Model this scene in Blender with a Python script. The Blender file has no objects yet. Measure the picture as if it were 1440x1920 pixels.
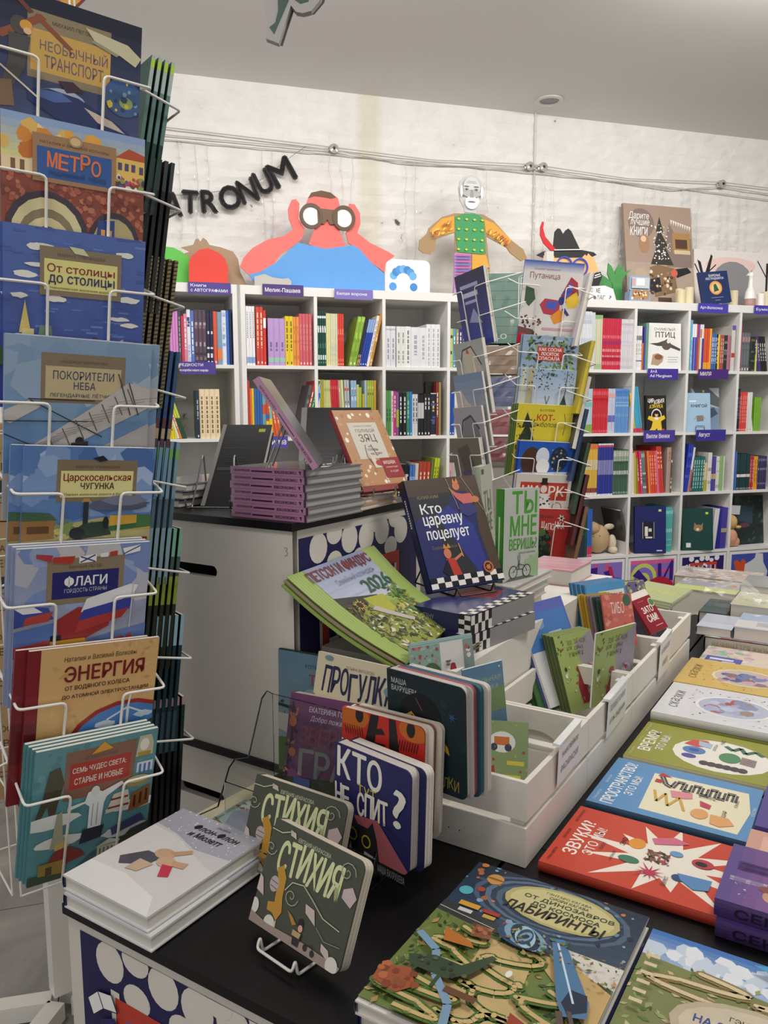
import bpy, bmesh, math, random
from mathutils import Matrix, Vector
from mathutils.geometry import interpolate_bezier, tessellate_polygon
random.seed(7)
SC = bpy.context.scene
COL = SC.collection
PI = math.pi
def rad(a): return math.radians(a)
# ------------------------------------------------------------------ camera
CAMZ = 1.2446
cam_d = bpy.data.cameras.new('camera'); cam = bpy.data.objects.new('camera', cam_d); COL.objects.link(cam)
cam_d.sensor_fit = 'HORIZONTAL'; cam_d.sensor_width = 36.0; cam_d.lens = 1498.0/1440*36
cam_d.clip_start = 0.05; cam_d.clip_end = 100
cam.matrix_world = Matrix.Translation((0, 0, CAMZ)) @ Matrix.Rotation(rad(90-7.4937), 4, 'X') @ Matrix.Rotation(-.0025526, 4, 'Z')
SC.camera = cam
# ------------------------------------------------------------------ colour management and light
SC.view_settings.view_transform = 'Standard'; SC.view_settings.look = 'None'
SC.view_settings.gamma = 1.0; SC.view_settings.use_curve_mapping = False
SC.view_settings.exposure = 0.0
world = bpy.data.worlds.new('world'); SC.world = world; world.use_nodes = True
world.node_tree.nodes['Background'].inputs[0].default_value = (1.0, .985, .965, 1)
world.node_tree.nodes['Background'].inputs[1].default_value = .72
def area(name, loc, target, size, power, color=(1, .96, .9), sy=None):
    l = bpy.data.lights.new(name, 'AREA'); l.energy = power; l.color = color
    l.shape = 'RECTANGLE'; l.size = size; l.size_y = sy or size
    o = bpy.data.objects.new(name, l); COL.objects.link(o)
    d = Vector(target)-Vector(loc)
    o.matrix_world = Matrix.Translation(loc) @ d.to_track_quat('-Z', 'Y').to_matrix().to_4x4()
    return o
area('track_light', (-.2, 2.55, 2.8), (-.35, 4.1, 1.5), 1.6, 25, sy=.3)
area('track_light', (2.0, 3.1, 2.8), (1.9, 4.7, 1.5), 1.8, 28, sy=.3)
area('unseen_overhead_light', (1.5, 1.7, 2.85), (1.3, 1.9, 0), .9, 34, sy=.5)
area('unseen_overhead_light', (-.6, .4, 2.85), (-.5, 1.3, .8), .8, 23, sy=.5)  # fill added out of view to brighten the covers on the big rack
# ------------------------------------------------------------------ frames
AZ = rad(32.15)
AV = Vector((math.sin(AZ), math.cos(AZ), 0)); CV = Vector((math.cos(AZ), -math.sin(AZ), 0))
def TP(a, c, z): return AV*a + CV*c + Vector((0, 0, z))            # table frame: a away, c to the right
MT = Matrix(((CV.x, AV.x, 0), (CV.y, AV.y, 0), (0, 0, 1))).to_4x4()   # local x = right, y = away
WA = rad(73.24)
WS = Vector((math.sin(WA), math.cos(WA), 0)); WN = Vector((math.cos(WA), -math.sin(WA), 0)); WO = Vector((-.3418, 4.0206, 0))
def WP(s, n, z): return WO + WS*s + WN*n + Vector((0, 0, z))        # wall frame: s along, n out of the shelf front
MW = Matrix(((WS.x, -WN.x, 0), (WS.y, -WN.y, 0), (0, 0, 1))).to_4x4() # local x along, y into the wall
MWF = Matrix(((WS.x, 0, WN.x), (WS.y, 0, WN.y), (0, 1, 0))).to_4x4()  # print plane facing the room: x along, y up, z out
def bookrot(az, tilt=0, roll=0):
    a, t, r = rad(az), rad(tilt), rad(roll)
    x = Vector((math.sin(a), math.cos(a), 0)); n = Vector((math.cos(a), -math.sin(a), 0))
    y = Vector((0, 0, 1))*math.cos(t) - n*math.sin(t); z = x.cross(y)
    m = Matrix((x, y, z)).transposed().to_4x4()
    return m @ Matrix.Rotation(r, 4, 'Z')
def axes(x, y):
    x = x.normalized(); y = y.normalized(); z = x.cross(y)
    return Matrix((x, y, z)).transposed().to_4x4()
# ------------------------------------------------------------------ materials
def lin(h):
    v = [int(h[i:i+2], 16)/255 for i in (0, 2, 4)]
    return tuple((c/12.92 if c <= .04045 else ((c+.055)/1.055)**2.4) for c in v)
MATS = {}
def mat(name, col, rough=.6, metal=0, noise=0, scale=20, bump=0, coat=0, spec=.5, alpha=None, trans=0, emit=0):
    if name in MATS: return MATS[name]
    m = bpy.data.materials.new(name); m.use_nodes = True; nt = m.node_tree; b = nt.nodes['Principled BSDF']
    c = lin(col) if isinstance(col, str) else col
    b.inputs['Base Color'].default_value = (*c, 1); b.inputs['Roughness'].default_value = rough
    b.inputs['Metallic'].default_value = metal; b.inputs['Coat Weight'].default_value = coat
    b.inputs['Specular IOR Level'].default_value = spec
    if trans: b.inputs['Transmission Weight'].default_value = trans; b.inputs['IOR'].default_value = 1.3
    if alpha is not None: b.inputs['Alpha'].default_value = alpha
    if emit: b.inputs['Emission Color'].default_value = (*c, 1); b.inputs['Emission Strength'].default_value = emit
    if noise or bump:
        tc = nt.nodes.new('ShaderNodeTexCoord'); n = nt.nodes.new('ShaderNodeTexNoise'); n.inputs['Scale'].default_value = scale; n.inputs['Detail'].default_value = 5
        nt.links.new(tc.outputs['Object'], n.inputs['Vector'])
        if noise:
            r = nt.nodes.new('ShaderNodeMapRange'); r.inputs[3].default_value = 1-noise; r.inputs[4].default_value = 1+noise
            nt.links.new(n.outputs['Fac'], r.inputs[0])
            mx = nt.nodes.new('ShaderNodeMix'); mx.data_type = 'RGBA'; mx.blend_type = 'MULTIPLY'; mx.inputs[0].default_value = 1
            mx.inputs[6].default_value = (*c, 1); nt.links.new(r.outputs[0], mx.inputs[7]); nt.links.new(mx.outputs[2], b.inputs['Base Color'])
        if bump:
            bp = nt.nodes.new('ShaderNodeBump'); bp.inputs['Strength'].default_value = bump; bp.inputs['Distance'].default_value = .004
            nt.links.new(n.outputs['Fac'], bp.inputs['Height']); nt.links.new(bp.outputs[0], b.inputs['Normal'])
    MATS[name] = m; return m
def printmat(name, rough, coat):
    m = bpy.data.materials.new(name); m.use_nodes = True; nt = m.node_tree; b = nt.nodes['Principled BSDF']
    a = nt.nodes.new('ShaderNodeAttribute'); a.attribute_name = 'Col'
    tc = nt.nodes.new('ShaderNodeTexCoord'); n = nt.nodes.new('ShaderNodeTexNoise'); n.inputs['Scale'].default_value = 45; n.inputs['Detail'].default_value = 8; n.inputs['Roughness'].default_value = .65
    nt.links.new(tc.outputs['Object'], n.inputs['Vector'])
    s = nt.nodes.new('ShaderNodeMath'); s.operation = 'SUBTRACT'; s.inputs[1].default_value = .5; nt.links.new(n.outputs['Fac'], s.inputs[0])
    p = nt.nodes.new('ShaderNodeMath'); p.operation = 'MULTIPLY_ADD'; p.inputs[2].default_value = 1.0
    nt.links.new(s.outputs[0], p.inputs[0]); nt.links.new(a.outputs['Alpha'], p.inputs[1])
    mx = nt.nodes.new('ShaderNodeMix'); mx.data_type = 'RGBA'; mx.blend_type = 'MULTIPLY'; mx.inputs[0].default_value = 1
    nt.links.new(a.outputs['Color'], mx.inputs[6]); nt.links.new(p.outputs[0], mx.inputs[7]); nt.links.new(mx.outputs[2], b.inputs['Base Color'])
    b.inputs['Roughness'].default_value = rough; b.inputs['Coat Weight'].default_value = coat; b.inputs['Coat Roughness'].default_value = .12
    b.inputs['Specular IOR Level'].default_value = .4
    MATS[name] = m; return m
PRINT = printmat('printed_paper', .5, .0); GLOSS = printmat('printed_film', .35, .25); WRAP = printmat('shrink_wrapped_print', .3, .6)
def pages_mat():
    m = bpy.data.materials.new('page_edges'); m.use_nodes = True; nt = m.node_tree; b = nt.nodes['Principled BSDF']
    tc = nt.nodes.new('ShaderNodeTexCoord'); w = nt.nodes.new('ShaderNodeTexWave'); w.bands_direction = 'Z'; w.inputs['Scale'].default_value = 260; w.inputs['Distortion'].default_value = 1.5
    nt.links.new(tc.outputs['Object'], w.inputs['Vector'])
    cr = nt.nodes.new('ShaderNodeValToRGB'); cr.color_ramp.elements[0].color = (*lin('b9b4aa'), 1); cr.color_ramp.elements[1].color = (*lin('ece8df'), 1)
    nt.links.new(w.outputs['Fac'], cr.inputs[0]); nt.links.new(cr.outputs[0], b.inputs['Base Color']); b.inputs['Roughness'].default_value = .85
    return m
PAGES = pages_mat()
BLACK = mat('black_laminate', '0b0a0d', .38, noise=.25, scale=9, spec=.35)
WIRE = mat('white_wire', 'e4e1da', .35, coat=.3)
BWIRE = mat('black_wire', '141416', .35)
STEEL = mat('steel_wire', 'a9aaad', .3, metal=.9)
BOARDW = mat('white_laminate', 'e9e8e6', .45, noise=.03, scale=4)
MODW = mat('painted_plywood', 'd3cdc4', .6, noise=.05, scale=6)
CRATEW = mat('white_painted_wood', 'dcd7cf', .6, noise=.09, scale=14, bump=.25)
CARD = mat('cardboard', 'a98a62', .85, noise=.08, scale=30)
def plain(h, rough=.5, coat=0, noise=.04):
    return mat('paint_%s_%d_%d' % (h, int(rough*100), int(coat*10)), h, rough, noise=noise, scale=25, coat=coat)
# ------------------------------------------------------------------ object helpers
def setp(o, label=None, cat=None, group=None, kind=None):
    if label: o['label'] = label
    if cat: o['category'] = cat
    if group: o['group'] = group
    if kind: o['kind'] = kind
    return o
def empty(name, M, label, cat, group=None):
    o = bpy.data.objects.new(name, None); COL.objects.link(o); o.matrix_world = M; o.empty_display_size = .03
    return setp(o, label, cat, group)
def link(name, me, parent=None, M=None, mats=None):
    for m in (mats or []): me.materials.append(m)
    o = bpy.data.objects.new(name, me); COL.objects.link(o)
    if parent is not None: o.parent = parent
    if M is not None:
        if parent is not None: o.matrix_local = M
        else: o.matrix_world = M
    return o
class MB:
    def __init__(s): s.v = []; s.f = []; s.m = []; s.c = []
    def add(s, vs, fs, mi=0, col=None):
        k = len(s.v); s.v += [tuple(v) for v in vs]; s.f += [tuple(i+k for i in f) for f in fs]; s.m += [mi]*len(fs); s.c += [col]*len(fs); return s
    def box(s, x0, x1, y0, y1, z0, z1, mi=0, col=None):
        return s.add([(x0, y0, z0), (x1, y0, z0), (x1, y1, z0), (x0, y1, z0), (x0, y0, z1), (x1, y0, z1), (x1, y1, z1), (x0, y1, z1)],
                     [(3, 2, 1, 0), (4, 5, 6, 7), (0, 1, 5, 4), (1, 2, 6, 5), (2, 3, 7, 6), (3, 0, 4, 7)], mi, col)
    def prism(s, pts, z0, z1, mi=0, col=None, axis='z'):
        n = len(pts)
        ar = sum(pts[i][0]*pts[(i+1) % n][1]-pts[(i+1) % n][0]*pts[i][1] for i in range(n))
        if ar < 0: pts = pts[::-1]
        def q(p, z): return (p[0], p[1], z) if axis == 'z' else ((p[0], -z, p[1]) if axis == 'y' else (z, p[0], p[1]))
        vs = [q(p, z0) for p in pts]+[q(p, z1) for p in pts]
        fs = [tuple(range(n))[::-1], tuple(range(n, 2*n))]+[(i, (i+1) % n, (i+1) % n+n, i+n) for i in range(n)]
        return s.add(vs, fs, mi, col)
    def cyl(s, x, y, z0, z1, r, r2=None, n=16, mi=0, col=None):
        r2 = r if r2 is None else r2
        vs = [(x+r*math.cos(2*PI*i/n), y+r*math.sin(2*PI*i/n), z0) for i in range(n)]+[(x+r2*math.cos(2*PI*i/n), y+r2*math.sin(2*PI*i/n), z1) for i in range(n)]
        return s.add(vs, [tuple(range(n))[::-1], tuple(range(n, 2*n))]+[(i, (i+1) % n, (i+1) % n+n, i+n) for i in range(n)], mi, col)
    def lathe(s, prof, n=16, mi=0, x=0, y=0, col=None):
        vs = []; fs = []
        for r, z in prof: vs += [(x+r*math.cos(2*PI*i/n), y+r*math.sin(2*PI*i/n), z) for i in range(n)]
        for j in range(len(prof)-1): fs += [(j*n+i, j*n+(i+1) % n, (j+1)*n+(i+1) % n, (j+1)*n+i) for i in range(n)]
        return s.add(vs, fs, mi, col)
    def mesh(s, name='mesh'):
        me = bpy.data.meshes.new(name); me.from_pydata(s.v, [], s.f)
        me.polygons.foreach_set('material_index', s.m)
        if any(c is not None for c in s.c):
            at = me.attributes.new('Col', 'FLOAT_COLOR', 'FACE'); buf = []
            for c in s.c: buf += list(c if c else (.8, .8, .8, 0))
            at.data.foreach_set('color', buf)
        return me
    def build(s, name, mats, parent=None, M=None):
        return link(name, s.mesh(name), parent, M, mats if isinstance(mats, (list, tuple)) else [mats])
def tube(name, pts, r, m, parent=None, M=None, fillet=.008, cyclic=False):
    cu = bpy.data.curves.new(name, 'CURVE'); cu.dimensions = '3D'; cu.bevel_depth = r; cu.bevel_resolution = 1; cu.use_fill_caps = True
    for pl in (pts if isinstance(pts[0][0], (tuple, list, Vector)) else [pts]):
        P = [Vector(p) for p in pl]; Q = []
        for i, p in enumerate(P):
            if 0 < i < len(P)-1 and fillet:
                a = (P[i-1]-p); b = (P[i+1]-p); f = min(fillet, a.length*.45, b.length*.45)
                for t in (0, .35, .65, 1):
                    p0 = p+a.normalized()*f; p2 = p+b.normalized()*f
                    Q.append(p0*(1-t)**2+p*2*t*(1-t)+p2*t*t)
            else: Q.append(p)
        sp = cu.splines.new('POLY'); sp.points.add(len(Q)-1)
        for i, q in enumerate(Q): sp.points[i].co = (*q, 1)
        sp.use_cyclic_u = cyclic
    tmp = bpy.data.objects.new(name, cu); me = bpy.data.meshes.new_from_object(tmp); bpy.data.objects.remove(tmp); bpy.data.curves.remove(cu)
    me.materials.clear(); me.materials.append(m); me.polygons.foreach_set('use_smooth', [True]*len(me.polygons)); me.name = name
    o = bpy.data.objects.new(name, me); COL.objects.link(o)
    if parent is not None: o.parent = parent
    if M is not None:
        if parent is not None: o.matrix_local = M
        else: o.matrix_world = M
    return o
# ------------------------------------------------------------------ flat print: small drawings laid on covers, signs and panels
TXT = {}
def textpoly(s, bold=0.0, ital=0.0):
    """outlines of a line of lettering as triangles in a unit box"""
    k = (s, ital)
    if k in TXT: return TXT[k]
    cu = bpy.data.curves.new('lettering', 'FONT'); cu.body = s; cu.size = 1
    o = bpy.data.objects.new('lettering', cu); COL.objects.link(o)
    dg = bpy.context.evaluated_depsgraph_get(); c = o.to_curve(dg)
    loops = []
    for sp in c.splines:
        bp = sp.bezier_points; n = len(bp); pts = []
        if n:
            for i in range(n):
                p, q = bp[i], bp[(i+1) % n]
                d_ = (q.co-p.co).xy; ln = d_.length
                if ln < 1e-5: continue
                straight = abs(d_.cross((p.handle_right-p.co).xy))/ln < 2e-4 and abs(d_.cross((q.handle_left-p.co).xy))/ln < 2e-4 or ln < .012
                if straight: pts.append((p.co.x, p.co.y))
                else: pts += [(v.x, v.y) for v in interpolate_bezier(p.co, p.handle_right, q.handle_left, q.co, 4)[:-1]]
        else: pts = [(q.co.x, q.co.y) for q in sp.points]
        if len(pts) > 2: loops.append(pts)
    o.to_curve_clear(); bpy.data.objects.remove(o); bpy.data.curves.remove(cu)
    ar = lambda P_: sum(P_[i][0]*P_[(i+1) % len(P_)][1]-P_[(i+1) % len(P_)][0]*P_[i][1] for i in range(len(P_)))/2
    def inside(pt, P_):
        r = False
        for i in range(len(P_)):
            (x0, y0), (x1, y1) = P_[i], P_[i-1]
            if (y0 > pt[1]) != (y1 > pt[1]) and pt[0] < (x1-x0)*(pt[1]-y0)/(y1-y0)+x0: r = not r
        return r
    vs, fs = [], []
    if loops:
        outs, holes = [], []
        bb_ = [(min(q[0] for q in l), max(q[0] for q in l), min(q[1] for q in l), max(q[1] for q in l)) for l in loops]
        for i, l in enumerate(loops):
            A_ = ar(l); hole = False
            for j, m_ in enumerate(loops):
                if i != j and bb_[j][0] <= bb_[i][0] and bb_[j][1] >= bb_[i][1] and bb_[j][2] <= bb_[i][2] and bb_[j][3] >= bb_[i][3] and ar(m_)*A_ < 0 and all(inside(q, m_) for q in l[::3]): hole = True
            (holes if hole else outs).append(l)
        for ou in outs:
            hs = [h for h in holes if inside(h[0], ou) and inside(h[len(h)//2], ou)]
            allp = ou+[q for h in hs for q in h]
            tri = tessellate_polygon([[Vector((x, y, 0)) for x, y in l] for l in [ou]+hs])
            kk = len(vs); vs += allp
            for t in tri:
                a_, b_, c_ = (allp[i] for i in t); cr = (b_[0]-a_[0])*(c_[1]-a_[1])-(b_[1]-a_[1])*(c_[0]-a_[0])
                if abs(cr) > 1e-9: fs.append(tuple(i+kk for i in (t if cr > 0 else t[::-1])))
    if not vs: vs = [(0, 0), (1, 0), (1, 1)]; fs = [(0, 1, 2)]
    vs = [(x+y*ital, y) for x, y in vs]
    x0 = min(v[0] for v in vs); x1 = max(v[0] for v in vs); y0 = min(v[1] for v in vs); y1 = max(v[1] for v in vs)
    TXT[k] = ([((v[0]-x0)/max(1e-6, x1-x0), (v[1]-y0)/max(1e-6, y1-y0)) for v in vs], fs); return TXT[k]
# drawing commands; canvas is 100 wide, y runs down from the top
def R(x, y, w, h, c, m=.12): return ('P', [(x, y), (x+w, y), (x+w, y+h), (x, y+h)], c, m)
def P(pts, c, m=.12): return ('P', pts, c, m)
def E(x, y, rx, ry, c, m=.12, rot=0, n=18):
    cr, sr = math.cos(rad(rot)), math.sin(rad(rot))
    return ('P', [(x+rx*math.cos(2*PI*i/n)*cr-ry*math.sin(2*PI*i/n)*sr, y+rx*math.cos(2*PI*i/n)*sr+ry*math.sin(2*PI*i/n)*cr) for i in range(n)], c, m)
def T(s, x, y, w, h, c, b=.02, rot=0, it=0, wob=0): return ('T', s, x, y, w, h, c, b, rot, it, wob)
def L(pts, w, c): return ('L', pts, w, c)
def G(x, y, w, h, c1, c2, n=10):
    a = lin(c1); b = lin(c2); return ('G', [(x, y+h*i/n, w, h/n+.02, tuple(a[j]+(b[j]-a[j])*i/(n-1) for j in range(3))) for i in range(n)])
def SCT(n, x, y, w, h, r0, r1, cols, seed=1, k='blob', asp=1.0): return ('S', n, x, y, w, h, r0, r1, cols, seed, k, asp)
def CL(x, y, w, h, c, seed=0):      # a cloud
    rnd = random.Random(seed+int(x*7+y*3)); n = 14
    return ('P', [(x+w/2+w/2*math.cos(2*PI*i/n)*(.8+.3*rnd.random()), y+h/2+h/2*math.sin(2*PI*i/n)*(.7+.4*rnd.random())) for i in range(n)], c, .1)
def RAY(x, y, r0, r1, n, c, ax=1, ay=1, seed=3):
    rnd = random.Random(seed); pts = []
    for i in range(n):
        a = 2*PI*i/n; q = r1*(.75+.45*rnd.random()); pts.append((x+q*math.cos(a)*ax, y+q*math.sin(a)*ay)); a += PI/n; pts.append((x+r0*math.cos(a)*ax, y+r0*math.sin(a)*ay))
    return ('P', pts, c, .05)
def YS(els, f, base):
    """the drawing squeezed towards the top edge of its cover"""
    o = [R(0, 0, 100, 127, base, .2)]
    for e in els:
        if e[0] == 'P': o.append(('P', [(x, y*f) for x, y in e[1]], e[2], e[3]))
        elif e[0] == 'G': o.append(('G', [(x, y*f, w, h*f+.02, c) for x, y, w, h, c in e[1]]))
        elif e[0] == 'L': o.append(('L', [(x, y*f) for x, y in e[1]], e[2], e[3]))
        elif e[0] == 'S': o.append(e[:3]+(e[3]*f,)+e[4:5]+(e[5]*f,)+e[6:])
        elif e[0] == 'T': o.append(e[:3]+(e[3]*f,)+e[4:5]+(e[5]*f,)+e[6:])
    return o
def clip(poly, out):
    for i in range(len(out)):
        a, b = out[i], out[(i+1) % len(out)]; ex, ey = b[0]-a[0], b[1]-a[1]; res = []
        n = len(poly)
        for j in range(n):
            p, q = poly[j], poly[(j+1) % n]
            dp = ex*(p[1]-a[1])-ey*(p[0]-a[0]); dq = ex*(q[1]-a[1])-ey*(q[0]-a[0])
            if dp >= 0: res.append(p)
            if (dp >= 0) != (dq >= 0):
                t = dp/(dp-dq); res.append((p[0]+(q[0]-p[0])*t, p[1]+(q[1]-p[1])*t))
        poly = res
        if len(poly) < 3: return []
    return poly
def art_mesh(W, H, els, outline=None, mapf=None, step=5e-5, doclip=True):
    mb = MB(); k = W/100.0
    out = outline or [(0, 0), (W, 0), (W, H), (0, H)]
    mapf = mapf or (lambda x, y, z: (x, y, z))
    z = [0.0]
    def poly(pts, col, m):
        q = [(x*k, H-y*k) for x, y in pts]
        ar = sum(q[i][0]*q[(i+1) % len(q)][1]-q[(i+1) % len(q)][0]*q[i][1] for i in range(len(q)))
        if ar < 0: q = q[::-1]
        if doclip and any(p[0] < 0 or p[0] > W or p[1] < 0 or p[1] > H for p in q) or outline: q = clip(q, out)
        if len(q) >= 3: mb.add([mapf(a, b, z[0]) for a, b in q], [tuple(range(len(q)))], 0, (*col, m))
    for e in els:
        z[0] += step
        if e[0] == 'P': poly(e[1], lin(e[2]), e[3])
        elif e[0] == 'G':
            for (x, y, w, h, c) in e[1]: poly([(x, y), (x+w, y), (x+w, y+h), (x, y+h)], c, .25)
        elif e[0] == 'L':
            pts, w, c = e[1:]; c = lin(c)
            for i in range(len(pts)-1):
                (x0, y0), (x1, y1) = pts[i], pts[i+1]; d = math.hypot(x1-x0, y1-y0) or 1; nx, ny = -(y1-y0)/d*w/2, (x1-x0)/d*w/2
                poly([(x0+nx, y0+ny), (x1+nx, y1+ny), (x1-nx, y1-ny), (x0-nx, y0-ny)], c, .1)
        elif e[0] == 'S':
            _, n, x, y, w, h, r0, r1, cols, seed, kind, asp = e; rnd = random.Random(seed)
            for i in range(n):
                z[0] += step*.06
                cx = x+w*rnd.random(); cy = y+h*rnd.random(); r = r0+(r1-r0)*rnd.random(); a0 = rnd.random()*PI*2
                c = lin(rnd.choice(cols)); m = 6 if kind == 'blob' else (4 if kind in ('leaf', 'dash') else 5)
                if kind == 'dash': pts = [(cx-r, cy-r*.18), (cx+r, cy-r*.18), (cx+r, cy+r*.18), (cx-r, cy+r*.18)]
                else: pts = [(cx+r*asp*math.cos(a0+2*PI*j/m)*(.7+.5*rnd.random())*(1 if j % 2 == 0 or kind == 'blob' else .45), cy+r*math.sin(a0+2*PI*j/m)*(.7+.5*rnd.random())*(1 if j % 2 == 0 or kind == 'blob' else .45)) for j in range(m)]
                poly(pts, c, .15)
        elif e[0] == 'T':
            _, s, x, y, w, h, c, b, rot, it, wob = e; c = lin(c)
            cols = [c]
            if wob:     # letters set one by one, hopping up and down
                n = len(s); rnd = random.Random(n); items = []
                for i, ch in enumerate(s):
                    if ch == ' ': continue
                    items.append((ch, x+w*i/n, y+(rnd.random()-.5)*wob, w/n*.86, h, (rnd.random()-.5)*wob*2))
            else: items = [(s, x, y, w, h, 0)]
            for (ss, xx, yy, ww, hh, rr) in items:
                vs, fs = textpoly(ss, min(b, .010), it)
                dd = min(.026, (b-.004)*1.1)*hh if b > .012 else 0
                cr, sr = math.cos(rad(rot+rr)), math.sin(rad(rot+rr)); gx, gy = (x+w/2, y+h/2) if not wob else (xx+ww/2, yy+hh/2)
                for sh, sv in (((-dd, 0), (dd, 0), (0, dd*.7), (0, -dd*.7), (0, 0)) if dd else ((0, 0),)):
                  pv = []; z[0] += step*.5
                  for (u, v) in vs:
                    px = xx+u*ww-gx+sh; py = yy+(1-v)*hh-gy+sv
                    qx, qy = gx+px*cr-py*sr, gy+px*sr+py*cr
                    if wob and rot:
                        dx, dy = qx-(x+w/2), qy-(y+h/2)
                        qx, qy = qx, qy
                    pv.append(mapf(qx*k, H-qy*k, z[0]))
                  mb.add([(q_[0], q_[1], q_[2]) for q_ in pv], fs, 0, (*c, 0.05))
    return mb.mesh('print')
def put_art(parent, W, H, els, M=None, name='printed_art', outline=None, m=None, mapf=None, doclip=True):
    me = art_mesh(W, H, els, outline, mapf, doclip=doclip)
    return link(name, me, parent, M or Matrix(), [m or PRINT])
# ------------------------------------------------------------------ books
def outline_r(W, H, r, n=5):
    if r <= 0: return [(0, 0), (W, 0), (W, H), (0, H)]
    o = [(0, 0)]
    for i in range(n+1): a = -PI/2+PI/2*i/n; o.append((W-r+r*math.cos(a), r+r*math.sin(a)))
    for i in range(n+1): a = PI/2*i/n; o.append((W-r+r*math.cos(a), H-r+r*math.sin(a)))
    return o+[(0, H)]
def book(M, W, H, t, cover, art, label, group=None, kind='hard', spine=None, spine_art=None, name='picture_book', cat='book', gloss=None, nleaf=7, leafcol='d9d2c6', back=None):
    """local x = cover width, y = cover height, z = out of the front cover (front face at z=0, body behind it)"""
    e = empty(name, M, label, cat, group)
    g = gloss or PRINT
    if kind == 'board':
        r = .012; o = outline_r(W, H, r)
        MB().prism(o, -.0022, 0).build('cover', [plain(cover)], e)
        lt = (t-.002)/nleaf
        me = MB().prism(outline_r(W-.001, H-.001, r), -lt*.80, 0).mesh('page')
        me.materials.append(plain(leafcol, .7))
        for i in range(nleaf):
            pg = bpy.data.objects.new('page', me); COL.objects.link(pg); pg.parent = e
            pg.location = (0 if i % 2 == 0 else -.0004, .0005, -.0026-lt*i)
        MB().prism(outline_r(.004, H, 0), -t, -.0022).build('spine', [plain(spine or cover)], e)
        if art: put_art(e, W, H, art, Matrix.Translation((0, 0, .0003)), outline=o, m=g)
        return e
    bt = .0024 if kind == 'hard' else .0006; ov = .003 if kind == 'hard' else 0
    mb = MB().box(0, W, 0, H, -bt, 0).box(0, W, 0, H, -t, -t+bt)
    n = 5; sp = []
    for i in range(n+1):
        a = i/n; zz = -t*a; sp.append((-.0025*math.sin(PI*a) if kind == 'hard' else 0, zz))
    mb.add([(x, 0, z) for x, z in sp]+[(x, H, z) for x, z in sp]+[(.002, 0, z) for x, z in sp]+[(.002, H, z) for x, z in sp],
           [(i, i+1, n+2+i, n+1+i) for i in range(n)]+[(i+2*(n+1), 3*(n+1)+i, 3*(n+1)+i+1, i+1+2*(n+1)) for i in range(n)], 1)
    mb.build('cover', [plain(back or cover, .5, .1), plain(spine or cover, .5, .1)], e)
    MB().box(.0015, W-ov-.0004, ov, H-ov, -t+bt, -bt).build('pages', [PAGES], e)
    if art: put_art(e, W, H, art, Matrix.Translation((0, 0, .0003)), m=g)
    if spine_art: put_art(e, t, H, spine_art, Matrix.Translation((-.0031 if kind == 'hard' else -.0004, 0, -t)) @ axes(Vector((0, 0, 1)), Vector((0, 1, 0))), name='spine_lettering', m=g)
    return e
def flat(a0, a1, c0, c1, z, t, cover, art, label, group=None, read='c', **kw):
    """a book lying on its back; read='c': the title reads left to right across the table, 'a': it reads away from the viewer"""
    if read == 'c': M = Matrix.Translation(TP(a0, c0, z+t)) @ axes(CV, AV); W, H = c1-c0, a1-a0
    else: M = Matrix.Translation(TP(a0, c1, z+t)) @ axes(AV, -CV); W, H = a1-a0, c1-c0
    return book(M, W, H, t, cover, art, label, group, **kw)
FILM = mat('clear_film', 'eef0f0', .12, trans=.0, alpha=.16, coat=1.0, spec=1.0)
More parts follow.
